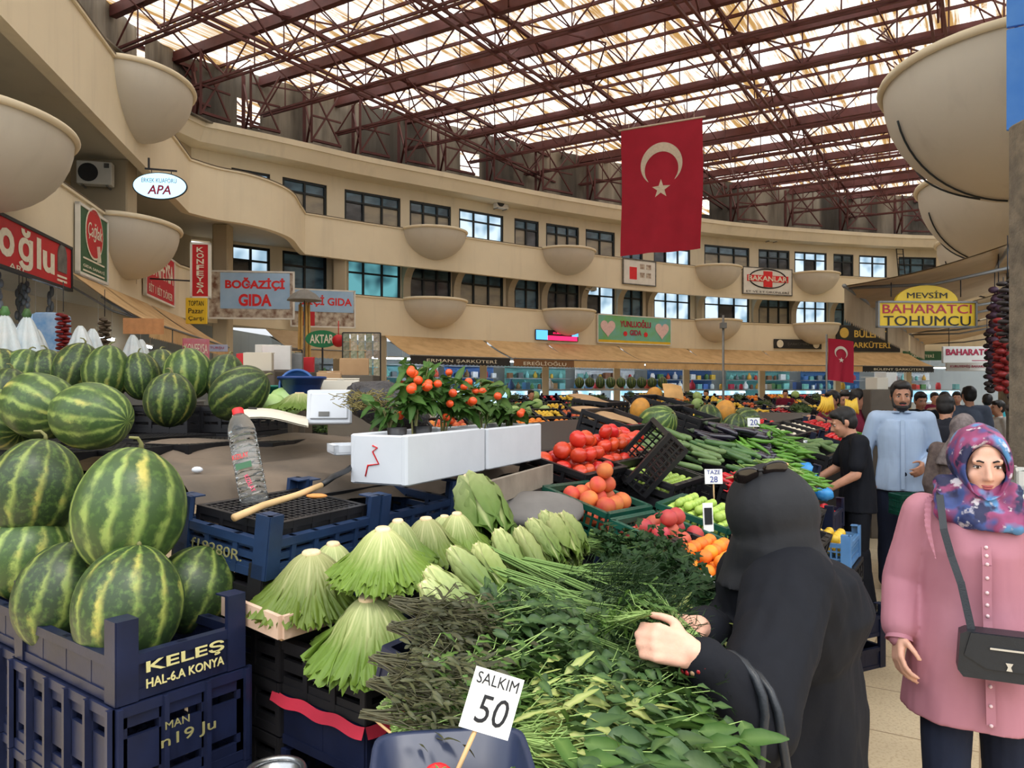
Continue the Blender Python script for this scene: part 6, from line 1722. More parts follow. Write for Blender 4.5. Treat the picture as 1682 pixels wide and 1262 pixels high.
# tomatoes behind the polystyrene box
for s, t, k in ((3.5, 1.78, 0), (3.95, 1.84, 1), (4.35, 1.9, 2)):
    lab = ['behind the second white box', 'second from the white box', 'third from the white box'][k]
    crate('black', rk(s, t, -.13), RAKE, 'black crate of beefy tomatoes ' + lab)
    fill('tomato', rk(s, t, -.13), RAKE, .42, .3, .07, 'beefy orange-red tomato in the crate ' + lab, 3 if k < 2 else 2, .2, 1.05)
# red basket with onions behind the tomatoes
p = ST(4.9, 2.15, 1.42); basin(p, .17, .09, mat('red_basin', (176, 36, 52), .4), 'red basin of small onions behind the tomatoes')
for i in range(14): put('onion', p + Vector((FRR.uniform(-.1, .1), FRR.uniform(-.1, .1), .06 + .03 * (i % 2))), (i, i * .3, 0), 'small onion in the red basin', 'small onion in the red basin', .8)
# cucumbers, aubergines, peppers
for s, t, k, lab in ((4.5, 1.46, 'black', 'black crate under the cucumbers'), (4.95, 1.5, 'black', 'second black crate under the cucumbers'), (5.5, 1.52, 'black', 'black crate under the aubergines'), (6.05, 1.78, 'black', 'second black crate under the aubergines'), (4.45, 1.08, 'black', 'black crate under the red peppers'), (4.9, 1.1, 'black', 'black crate under the pale beans'), (5.4, 1.16, 'navy_mid', 'navy crate under the green peppers'), (5.95, 1.42, 'navy_mid', 'second navy crate under the green peppers'), (6.48, 1.4, 'navy_flat', 'navy crate under the far green peppers'), (4.2, .92, 'black', 'black crate at the stall edge before the beans'), (4.75, 1.12, 'navy_flat', 'navy crate at the stall edge under the long peppers')):
    crate(k, rk(s, t), RAKE, lab)
lay('courgette', rk(4.65, 1.66), RAKE, .5, .5, .12, 34, -75, 'pale green courgette in the heap below the oval melon', .14, .8)
lay('cucumber', rk(4.95, 1.42), RAKE, .55, .5, .12, 40, -70, 'dark green cucumber in the heap beside the aubergines', .12)
lay('aubergine', rk(5.72, 1.55), RAKE, .8, .5, .13, 46, -80, 'dark aubergine in the heap below the round melons', .18)
lay('red_pepper', rk(4.35, 1.12), RAKE, .42, .3, .1, 22, -60, 'long red pepper heaped above the pale beans', .1)
lay('green_bean', rk(4.95, 1.12), RAKE, .62, .36, .12, 120, -70, 'pale green bean in the heap behind the woman in black', .12, 1.1, 40)
lay('green_pepper', rk(5.85, 1.38), RAKE, 1.1, .42, .12, 130, -70, 'slim green pepper in the big heap beside the aubergines', .2, 1.15, 40)
lay('green_pepper', rk(4.95, 1.02), RAKE, .8, .3, .12, 80, -65, 'slim green pepper at the stall edge behind the woman in black', .12, 1.0, 35)
lay('green_pepper', rk(6.5, 1.52), RAKE, .5, .4, .12, 50, -60, 'slim green pepper in the farther heap', .12, 1.0, 40)
for px, py, d, sz, ax, lab, k in ((1078, 698, 5.4, .26, (.5, -.6, .5), 'pale oval watermelon lying above the courgettes', 2), (1163, 692, 6.4, .24, (.1, .3, 1), 'round watermelon above the aubergines', 0), (1206, 704, 6.2, .21, (.2, -.2, 1), 'small dark watermelon above the green peppers', 0), (1225, 690, 6.6, .22, (.9, .1, .2), 'watermelon lying behind the small dark one', 1), (1192, 688, 7.4, .2, (0, .2, 1), 'watermelon half hidden behind the orange melon', 1)):
    melon(PX(px, py, d), sz, ax, lab, k, k == 2)
def netted(p, r_, label):
    o = MB().ball((0, 0, 0), (r_, r_, r_ * 1.25), 20, 14).build('orange_melon', M_GALIA, None, p, (.2, .3, 0)); tag(o, label, 'melon'); return o
for px, py, d, r_, lab in ((1051, 673, 5.9, .075, 'orange netted melon behind the pale oval watermelon'), (1190, 678, 6.6, .09, 'orange netted melon between the round watermelons'), (1074, 652, 8.5, .09, 'orange netted melon on the crates behind')): netted(PX(px, py, d), r_, lab)
# empty black crates and trays on the back table
for px, py, d, lab, tl in ((1010, 697, 5.2, 'empty black crate with folded cardboard, behind the tomatoes', .3), (1125, 688, 6.0, 'empty black crate behind the oval watermelon', .3), (1085, 668, 6.4, 'black crate standing behind the orange melon', .25), (985, 668, 7.2, 'black crate with brown paper, farther behind the tomatoes', .1)):
    p = PX(px, py, d); crate('black', p + Vector((0, 0, -.08)), Matrix.Rotation(AISLE, 3, 'Z') @ Matrix.Rotation(tl, 3, 'X'), lab)
    if px in (1010, 985): card_sheet(p + Vector((-.05, .1, .06)), .4, .3, (.3, .1, .4), M_CARD, 'brown cardboard lying in the ' + lab.split(',')[0] + (' nearest the tomatoes' if px == 1010 else ' behind'))
for i, (s, t) in enumerate(((6.95, 1.62), (7.47, 1.62), (7.99, 1.62), (8.51, 1.62))):
    crate('black', rk(s, t, -.1), RAKE, 'black tray of cream garlic, ' + ['first', 'second', 'third', 'fourth'][i] + ' past the melons')
    fill('garlic', rk(s, t, -.1), RAKE, .44, .3, .07, 'cream garlic bulb in the ' + ['first', 'second', 'third', 'fourth'][i] + ' black tray past the melons', 1)
crate('black', rk(7.0, 1.27), RAKE, 'black crate under the first grey courgettes'); crate('black', rk(7.52, 1.27), RAKE, 'black crate under the last grey courgettes')
lay('courgette', rk(7.25, 1.27), RAKE, .8, .26, .1, 24, -50, 'grey green courgette before the garlic trays', .08)
for i, (s, t) in enumerate(((6.95, 1.98), (7.47, 1.98), (7.99, 1.98), (8.04, 1.26), (8.56, 1.26), (9.08, 1.26), (9.05, 1.62), (9.6, 1.62), (9.6, 1.26), (10.15, 1.5))):
    lab = ['above the first garlic tray', 'above the second garlic tray', 'above the third garlic tray', 'next to the grey courgettes', 'two past the grey courgettes', 'three past the grey courgettes', 'at the upper far end', 'at the lower far end', 'past the pepper heap', 'between the pepper heap and courgettes'][i]
    crate('navy_mid' if i % 2 else 'black', rk(s, t), RAKE, ('navy' if i % 2 else 'black') + ' crate of the long stall, ' + lab)
    if i in (1, 2, 4, 5, 6, 7): fill('red_tomato', rk(s, t), RAKE, .42, .3, .1, 'red tomato in the crate ' + lab, 1, .2, 1.0, .1)
    elif i in (8, 9): lay('green_pepper', rk(s, t), RAKE, .4, .3, .11, 26, -60, 'green pepper in the crate ' + lab, .05)
# produce hanging low on the aisle side by the boy
def lowcrate(s, t, z, kind, label, rz=0.0): return crate(kind, ST(s, t, z), (0, 0, AISLE + rz), label)
lowcrate(4.98, .8, .72, 'light', 'light blue crate of yellow apples by the boy'); fill('lemon', ST(4.98, .8, .72), Matrix.Rotation(AISLE, 3, 'Z'), .38, .26, .06, 'yellow apple in the light blue crate', 2)
lowcrate(5.6, 1.0, .79, 'navy_mid', 'navy crate of tomatoes the boy reaches into'); fill('red_tomato', ST(5.6, 1.0, .79), Matrix.Rotation(AISLE, 3, 'Z'), .42, .3, .05, 'tomato in the navy crate the boy reaches into', 2, .2)
lowcrate(4.98, .8, .57, 'black', 'black crate under the light blue one'); lowcrate(4.98, .8, .42, 'black', 'black crate second under the light blue one'); lowcrate(5.6, 1.0, .64, 'black', 'black crate under the tomatoes the boy reaches into'); lowcrate(5.6, 1.0, .49, 'black', 'black crate low under the tomatoes the boy reaches into')
for i, (s, tt, z) in enumerate(((4.98, .8, .27), (4.98, .8, .12), (5.6, 1.0, .34), (5.6, 1.0, .19))): lowcrate(s, tt, z, 'black', 'black floor crate of the low stacks, ' + ['second from the floor below the apples', 'on the floor below the apples', 'second from the floor below the boy’s tomatoes', 'on the floor below the boy’s tomatoes'][i])
# floor stack in the aisle
fs = PX(1408, 1110, 4.75)
for i, z in enumerate((.0, .2)):
    crate('navy_mid', (fs.x - .08, fs.y + .15, z), (0, 0, AISLE - .55), ['navy crate on the floor at the end of the aisle stack', 'navy crate of limp greens on top of the aisle stack'][i])
for i in range(5):
    bunch_p = Vector((fs.x - .08 + FRR.uniform(-.14, .14), fs.y + .15 + FRR.uniform(-.1, .1), .31)); r = root('endive_bunch', bunch_p, (0, 0, i * 1.3), 'limp pale greens in the top crate of the aisle stack', 'greens', 'limp greens in the aisle stack'); mk('leaves', BUN['pale'][i % 2][0], r); mk('stems', BUN['pale'][i % 2][1], r)
card_sheet((fs.x + .02, fs.y + .25, .36), .3, .22, (.6, .2, .3), mat('grey_card', (136, 132, 108), .8), 'grey card leaning in the top crate of the aisle stack')
crate('black_post', ST(6.75, .35, 0), (0, 0, AISLE), 'black crate with a pale box, on the floor by the boy’s feet'); tray(ST(6.75, .35, .1), .32, .22, .12, AISLE, M_STYRO, 'polystyrene_tray', 'pale box inside the crate by the boy’s feet', 'tray')
# blue bags on the stall edge
for px, py, d, lab in ((1322, 772, 5.5, 'crumpled bright blue bag at the stall edge'), (1330, 788, 5.3, 'small light blue bag below the crumpled one'), (1352, 812, 5.6, 'teal blue bag hanging beside the boy’s hand')):
    o = MB().ball((0, 0, 0), (.07, .05, .05), 16, 10, fn=lambda q: q * (1 + .3 * mnoise.noise(q * 3 + Vector((px, 0, 0))))).build('plastic_bag', mat('blue_bag', (36, 130, 206), .35, (90, 176, 226), 12, .6, bump=.4), None, PX(px, py, d)); tag(o, lab, 'bag')
# price cards
def price_card(px, py, d, w, h, lines, label, rz=0.0, tilt=.1, m=M_PAPER, ink=M_INKB):
    p = PX(px, py, d); r = root('price_card', p, (-tilt, 0, rz), label, 'price card'); MB().box((0, 0, 0), (w, .004, h)).build('card', m, r)
    for t, lw, lh, z in lines: letter(t, lw, lh, ink, r, 0, z, -.003, .001)
    MB().tube([(0, .004, -h * .3), (0, .006, -h * .5 - .14)], .004, 6).build('stick', M_STICK, r); return r
price_card(1172, 783, 3.9, .092, .075, (('TAZE', .07, .02, .022), ('28', .04, .03, -.014)), 'white card with blue pen above the pale beans', .1)
price_card(1238, 694, 6.0, .1, .07, (('20', .06, .045, 0),), 'rounded white card with blue 20 above the green peppers', .1)
price_card(1276, 714, 6.4, .05, .04, (('15', .03, .025, 0),), 'tiny white card on the grey courgettes', 0)
r = price_card(1163, 850, 3.25, .045, .12, (), 'white card with a dark panel beside the woman’s scarf', .2); MB().box((0, -.003, .005), (.034, .003, .07)).build('dark_panel', M_INK, r)
price_card(1326, 728, 6.9, .07, .05, (('25', .04, .03, 0),), 'small white card among the far tomatoes', 0)

# ------------------------------------------------------------------ stalls beyond
M_TBL = mat('stall_fabric', (96, 88, 78), .8, (70, 64, 58), 3, .6)
STK = {}
def mini_stall(x, y, rz, kinds, where, rows=2, cols=4, za=1.02, zb=1.32, rnd=None):
    rnd = rnd or random.Random(int(x * 31 + y * 7))
    L = cols * .52; W = rows * .4
    r = root('stall_table', (x, y, 0), (0, 0, rz), 'raked market table ' + where, 'stall table')
    sl = math.atan2(zb - za, W); dk = MB(); m = Matrix.Translation((0, 0, (za + zb) / 2 - .02)) @ Matrix.Rotation(sl, 4, 'X'); dk.box((0, 0, 0), (L + .1, math.hypot(W, zb - za), .03), m); dk.build('deck', M_PLANK, r)
    MB().box((0, -W / 2 + .02, za / 2 - .03), (L, .02, za - .06)).build('front_skirt', M_TBL, r)
    for sx in (-1, 1):
        for sy, z in ((-1, za), (1, zb)): MB().box((sx * (L / 2 - .04), sy * (W / 2 - .06), (z - .05) / 2), (.05, .05, z - .05)).build('leg', M_GREYM, r)
    M3 = Matrix.Rotation(rz, 3, 'Z') @ Matrix.Rotation(sl, 3, 'X')
    k = 0
    for j in range(rows):
        for i in range(cols):
            o = Vector((x, y, (za + zb) / 2)) + M3 @ Vector(((i - (cols - 1) / 2) * .52, (j - (rows - 1) / 2) * .4, .0))
            kd = kinds[k % len(kinds)]; k += 1
            crate('black' if (i + j) % 3 else 'navy_mid', o, M3, ['front', 'rear', 'top'][j] + ' row crate of ' + (kd or 'nothing').replace('_', ' ') + ' on the table ' + where, 'produce crates on the market table ' + where)
            if kd in RADI: fill(kd, o, M3, .44, .3, .06, kd.replace('_', ' ') + ' on the table ' + where, 1, .2, (1.15 if RADI[kd] > .03 else 1.9) * (1.0 if y < 14 else 1.35), .4 if 'tomato' in kd else .15)
            elif kd in ('leaf', 'herb'):
                for z in range(4):
                    b_ = root('leafy_bunch', o + M3 @ Vector((rnd.uniform(-.14, .14), rnd.uniform(-.08, .08), .13)), M3 @ Matrix.Rotation(rnd.uniform(0, 6), 3, 'Z'), 'leafy bunch on the table ' + where, 'greens', 'leafy bunches on the market table ' + where); me = BUN['cress' if kd == 'leaf' else 'parsley'][z % 2]; mk('leaves', me[0], b_); mk('stems', me[1], b_); b_.scale = (1.2,) * 3
            elif kd in FR: lay(kd, o, M3, .44, .3, .08, 14, 20, kd.replace('_', ' ') + ' on the table ' + where, .07, 1.2, 30)
    return r
mini_stall(2.1, 10.6, .55, ['orange', 'red_tomato', None, 'onion', 'potato', 'orange', 'leaf', 'lemon'], 'behind the pale oval watermelon')
mini_stall(-.4, 8.6, .5, ['leaf', 'orange', 'onion', 'potato', 'cabbage', 'peach', 'leaf', 'orange'], 'behind the berry plants')
mini_stall(.9, 12.6, .45, ['lemon', 'orange', 'leaf', 'apricot', 'cabbage', 'lemon', 'peach', 'herb'], 'behind the second white box')
mini_stall(-2.4, 10.6, .4, ['cabbage', 'leaf', 'red_tomato', 'lemon', 'leaf', 'potato', 'cabbage', 'leaf'], 'behind the white lid')
mini_stall(4.4, 13.2, .55, ['red_pepper', 'leaf', 'garlic', 'red_tomato', 'leaf', 'herb', 'lemon', 'banana'], 'behind the round watermelons', 2, 5)
mini_stall(3.2, 16.2, .5, ['leaf', 'cabbage', 'orange', 'red_pepper', 'leaf', 'lemon', 'garlic', 'leaf'], 'two tables behind the round watermelons', 2, 5)
mini_stall(6.0, 15.6, .6, ['lemon', 'garlic', 'red_tomato', 'lemon', 'leaf', 'banana', 'garlic', 'herb'], 'before the fruit sellers', 2, 5)
mini_stall(.6, 17.0, .45, ['orange', 'leaf', 'cabbage', 'lemon', 'leaf'], 'far behind the second white box', 2, 5)
mini_stall(-3.0, 15.0, .4, ['cabbage', 'onion', 'leaf', 'potato', 'red_tomato'], 'far behind the white lid', 2, 5)
mini_stall(5.6, 20.5, .5, ['leaf', 'orange', 'cabbage', 'lemon', 'peach'], 'third behind the round watermelons', 2, 6, 1.1, 1.5)
mini_stall(1.4, 22.0, .4, ['orange', 'leaf', 'cabbage', 'red_tomato', 'lemon'], 'below the brown-valance awning', 2, 6, 1.1, 1.5)
mini_stall(9.2, 20.8, .55, ['lemon', 'leaf', 'red_tomato', 'banana', 'garlic'], 'behind the fruit sellers', 2, 6, 1.1, 1.5)
mini_stall(10.2, 27, .5, ['leaf', 'orange', 'lemon', 'cabbage', 'red_tomato'], 'far off below the gold lettered board', 2, 6, 1.1, 1.5)
mini_stall(5.4, 27, .45, ['orange', 'leaf', 'lemon', 'cabbage', 'leaf'], 'far off below the green heart board', 2, 6, 1.1, 1.55)
mini_stall(5.0, 11.0, .6, ['red_tomato', 'red_tomato', 'red_pepper', 'red_tomato'], 'beside the man in the blue shirt', 2, 3, .95, 1.4)
# crates of dark watermelons on a rack far off, a tan board, cardboard boxes
p = PX(1020, 640, 20)
for i in range(9): melon(Vector((p.x + (i - 4) * .27, p.y, 1.93)), .25, (0, .2, 1), 'dark watermelon in the row on the rack before the far shops', i % 3, False, 'watermelons on the far rack')
r = root('display_rack', (p.x, p.y, 0), (0, 0, 0), 'grey rack carrying a row of dark watermelons before the far shops', 'rack'); MB().box((0, 0, 1.75), (2.6, .5, .05)).build('shelf_board', M_PLANK, r); MB().box((0, 0, 1.2), (2.6, .5, .05)).build('shelf_board', M_PLANK, r)
for sx in (-1.2, 1.2): MB().box((sx, 0, .87), (.06, .4, 1.74)).build('leg', M_GREYM, r)
p = PX(1106, 643, 9.5); card_sheet(p, .26, .2, (1.1, .1, .2), mat('tan_card', (222, 172, 110), .7), 'tan card propped upright behind the melons')
def carton(p, w, l, h, rz, m, label):
    r = root('carton', p, (0, 0, rz), label, 'carton'); MB().rbox((0, 0, h / 2), (w, l, h), .006).build('box_body', m, r)
    MB().box((0, l / 2 + .03, h + .01), (w, .09, .006)).build('flap', m, r); MB().box((0, 0, h + .001), (w * .16, l, .003)).build('tape', M_CARDW, r); return r
for px, py, d, w, h, m, lab in ((541, 640, 4.6, .14, .1, M_CARD, 'small brown carton behind the white lid'), (560, 655, 4.2, .2, .1, M_CARDW, 'pale carton half behind the dried herbs'), (425, 610, 8.5, .3, .2, M_CARDW, 'white carton behind the tilted striped melon'), (412, 612, 9.2, .3, .22, M_RED, 'red carton behind the striped melon'), (455, 608, 9.6, .34, .3, M_WHITE, 'white carton stack before the umbrella'), (478, 612, 9.9, .3, .24, M_GREYM, 'grey carton beside the white stack'), (500, 612, 10.4, .26, .2, M_RED, 'small red carton below the umbrella'), (582, 617, 7.5, .28, .16, M_CARD, 'brown carton below the packet rack'), (1440, 640, 9.2, .15, .14, M_CARDW, 'pale carton beside the red tomato table'), (1455, 636, 9.6, .15, .18, M_WHITE, 'white carton behind the pale one near the man'), (440, 600, 11.5, .34, .3, M_WHITE, 'white carton farther behind the striped melon')):
    p = PX(px, py, d); carton(p, w, .22, h, .2, m, lab)
    if d > 4.7: o = MB().rbox((0, 0, 0), (w + .16, .36, p.z), .01).build('market_plinth', M_TBL, None, (p.x, p.y, p.z / 2)); tag(o, 'plinth carrying the ' + lab, 'plinth')
basin(PX(445, 655, 4.4), .1, .07, mat('green_basin', (30, 110, 90), .4), 'green basin behind the striped tilted melon')
put('cabbage', PX(470, 660, 3.9), (0, 0, 0), 'small round green cabbage before the blue basins', None); put('cabbage', PX(447, 668, 3.75), (.3, 0, 0), 'pale cabbage beside the curled white card', None, .8)
r = root('lettuce', PX(492, 676, 3.55), (0, 0, 0), 'frilly green lettuce behind the curled white card', 'lettuce'); mk('leaves', LETM[1], r); mk('root_end', ROOTM, r); r.scale = (.85, .6, .5)
carton(PX(540, 642, 4.0) if False else PX(523, 630, 5.4), .3, .06, .03, .3, mat('orange_board', (226, 140, 70), .7), 'flat orange carton behind the blue basins')
o = MB().ball((0, 0, 0), (.07, .05, .03), 14, 8).build('yellow_cloth', M_YEL, None, PX(547, 623, 5.6)); tag(o, 'folded yellow cloth behind the blue basins', 'cloth')
# lamp post with a crosspiece rising from the stalls
p = PX(1188, 640, 14.0)
r = root('thin_post', (p.x, p.y, 0), (0, 0, 0), 'thin grey lamp post rising from the middle stalls', 'post'); MB().tube([(0, 0, 0), (0, 0, EYE + 122 / F * 14)], .022, 8).build('pole', M_GREYM, r); MB().bar((-.05, 0, EYE + 105 / F * 14), (.05, 0, EYE + 105 / F * 14), .12, .1).build('lamp_head', M_GREYM, r)

# ------------------------------------------------------------------ shop row along the aisle on the other side
mb = MB(); ribbon(mb, list(reversed([V2(p.x + 2.9, p.y - 1.8) for p in RW])), [(0, 0), (0, 3.7), (.2, 3.7), (.2, 0)]); struct(mb.build('wall_shop_right', M_BRICKW))
for y in (6.15, 9.9, 13.5, 18.5): MB().rbox((RWX(y) - (.06 if y < 7 else 0), y, 1.95 if y < 7 else 1.8), (.3, .3, 3.9 if y < 7 else 3.6), .03).build('pillar', mat('rough_stone', (140, 128, 110), .8, (96, 88, 78), 8, .8, bump=.4, bump_d=.02))['kind'] = 'structure'
AR = math.atan2(-1, -.62)
def side_table(y, off, L, z, label, m):
    x = RWX(y) + off; r = root('shop_table', (x, y, 0), (0, 0, AR), label, 'table'); MB().rbox((0, 0, z - .02), (L, .7, .04), .01).build('table_top', M_SHELF, r); MB().box((0, -.33, z / 2), (L, .02, z - .04)).build('front_panel', m, r)
    for sx in (-1, 1):
        for sy in (-.28, .3): MB().box((sx * (L / 2 - .05), sy, z / 2 - .02), (.05, .05, z - .04)).build('leg', M_GREYM, r)
    return r
side_table(4.3, .05, 1.5, .98, 'spice shop table beside the woman in pink', mat('white_front', (216, 216, 214), .5)); side_table(6.4, .05, 2.0, 1.02, 'spice shop table of sacks and boxes past the white front one', mat('red_front', (150, 40, 48), .5)); side_table(9.2, .0, 2.2, 1.05, 'long shop table farther along the aisle', M_TBL); side_table(12.4, .0, 2.6, 1.1, 'shop table under the white lettered boards', M_TBL)
def tub(p, label, fillm, w=.3, d=.24, h=.09, m=M_WHITE, rz=AR):
    r = root('spice_tray', p, (0, 0, rz), label, 'tray'); mb = MB()
    for sx in (-1, 1): mb.box((sx * (w / 2 - .008), 0, h / 2), (.016, d, h))
    for sy in (-1, 1): mb.box((0, sy * (d / 2 - .008), h / 2), (w, .016, h))
    mb.box((0, 0, .006), (w, d, .012)); mb.build('tray_walls', m, r)
    f = MB(); f.grid(14, 12, lambda u, v: ((u - .5) * (w - .03), (v - .5) * (d - .03), h * .75 + .05 * math.sin(u * 3.14) * math.sin(v * 3.14) + .006 * math.sin(u * 60) * math.sin(v * 50))); f.build('heap', fillm, r)['kind'] = 'stuff'
    return r
SPM = [mat('grey_seed', (150, 160, 156), .7, (96, 108, 104), 60, .9, bump=.5), mat('orange_spice', (206, 126, 66), .8, (176, 84, 50), 50, .9, bump=.5), mat('dark_tea', (70, 52, 42), .8, (40, 34, 30), 60, .8, bump=.5), mat('pink_sweet', (214, 120, 140), .6, (236, 190, 196), 40, .9, bump=.4), mat('pale_nut', (220, 190, 148), .7, (186, 144, 98), 50, .8, bump=.4)]
ms = Matrix.Rotation(AR, 3, 'Z')
for i in range(4):
    tub(Vector((RWX(4.3) + .05, 4.3, .98)) + ms @ Vector((-.54 + i * .36, -.12, 0)), ['tray of grey green seeds beside the woman in pink', 'tray of orange dried fruit beside the woman in pink', 'second tray of grey seeds on the white front table', 'tray of pale nuts on the white front table'][i], SPM[[0, 1, 0, 4][i]])
for i in range(5):
    tub(Vector((RWX(6.4) + .05, 6.4, 1.02)) + ms @ Vector((-.78 + i * .39, -.1, 0)), 'tray of ' + ['pink sweets', 'orange spice', 'pale nuts', 'dark tea', 'grey seeds'][i] + ' on the red front table', SPM[[3, 1, 4, 2, 0][i]], .34, .3, .12)
BX = [mat('box_white', (226, 228, 232), .5), mat('box_maroon', (140, 32, 50), .5), mat('box_orange', (220, 140, 70), .6), mat('box_blue', (150, 176, 206), .5), mat('box_dark', (70, 56, 50), .6)]
sr = random.Random(8)
for ti, (y, off, z, lab) in enumerate(((6.4, .2, 1.02, 'at the back of the red front table'), (9.2, .0, 1.05, 'on the long shop table farther along the aisle'), (12.4, .0, 1.1, 'on the table under the white lettered boards'), (4.3, .2, .98, 'at the back of the white front table'))):
    for i in range(9 if ti < 3 else 5):
        bx = (sr.uniform(.16, .3), sr.uniform(.14, .24), sr.uniform(.12, .3)); mi = sr.randrange(5)
        p = Vector((RWX(y) + off, y, z)) + ms @ Vector((-.85 + i * .2 * (1 if ti < 3 else 1.5), .16 if ti in (0, 3) else sr.uniform(-.1, .2), 0))
        o = MB().rbox((0, 0, bx[2] / 2), bx, .008).build('packed_box', BX[mi], None, p, (0, 0, AR + sr.uniform(-.2, .2))); tag(o, ['white', 'maroon', 'orange', 'pale blue', 'dark brown'][mi] + ' box ' + lab, 'box', ['white', 'maroon', 'orange', 'pale blue', 'dark brown'][mi] + ' boxes ' + lab)
# strings of dried peppers and aubergines at the shop front
for i, (px, py, d, ln, m, lab) in enumerate(((1640, 470, 8.4, .9, 0, 'purple string of dried aubergines nearest the big awning'), (1634, 500, 9.2, .9, 0, 'second purple string of dried aubergines'), (1648, 520, 7.8, .75, 1, 'red string of dried peppers by the stone pillar'), (1655, 455, 7.4, .6, 2, 'dark string of dried okra at the top of the pillar'), (1628, 540, 10.0, .8, 2, 'dark string of dried okra lower by the white boards'), (1645, 560, 8.2, .45, 1, 'short red pepper string below the others'), (1672, 530, 6.9, .9, 2, 'dark string of dried okra at the photo edge'))):
    hang('dried_vegetable_string', PX(px, py, d), ln, .13, [mat('dried_purple', (74, 48, 66), .6, (46, 34, 44), 20, .7), M_CHILI, mat('dried_dark', (56, 48, 46), .6)][m], lab, 'dried vegetables', None, 26)
MB().tube([PX(1672, 430, 6.8) + Vector((0, 0, .25)), PX(1628, 520, 10.2) + Vector((0, 0, .55))], .02, 6).build('hanging_rail', M_GREYM); tag(bpy.data.objects['hanging_rail'], 'grey rail carrying the dried vegetable strings', 'rail')
for y in (7.0, 11.0, 15.0, 20.0):
    q = Vector((RWX(y) + .6, y, 2.9)); lt = root('tube_lamp', q, (0, 0, AR), 'white tube lamp in the aisle shop ' + {7.0: 'behind the stone pillar', 11.0: 'by the purple strings', 15.0: 'behind the white lettered boards', 20.0: 'at the far end of the aisle'}[y], 'lamp')
    MB().tube([(-.6, 0, 0), (.6, 0, 0)], .028, 8).build('tube', M_TUBE, lt); MB().box((0, 0, .06), (1.3, .1, .05)).bar((-.5, 0, .06), (-.5, 0, .72), .012).bar((.5, 0, .06), (.5, 0, .72), .012).build('housing', M_WHITE, lt)
# ------------------------------------------------------------------ people
def skin(name, c):
    return mat(name, c, .5, tuple(int(x * .86) for x in c), 30, .5, bump=.08, Subsurface_Weight=.08, Subsurface_Radius=(.02, .008, .004))
M_SKIN = skin('skin_light', (224, 172, 148)); M_SKIN2 = skin('skin_tan', (196, 142, 114)); M_SKIN3 = skin('skin_olive', (178, 128, 102))
M_HAIR = mat('dark_hair', (28, 24, 23), .5, (16, 14, 14), 40, .6, bump=.6)
M_LIP = mat('lip', (178, 92, 92), .45, bump=0); M_EYEW = mat('eye_white', (226, 218, 212), .3, bump=0); M_IRIS = mat('iris', (52, 36, 28), .2, bump=0)
def cloth_mat(name, c, c2=None, rough=.85, sc=9, am=.5):
    return mat(name, c, rough, c2 or tuple(int(x * .8) for x in c), sc, am, bump=.25, bump_d=.003, spec=.2)

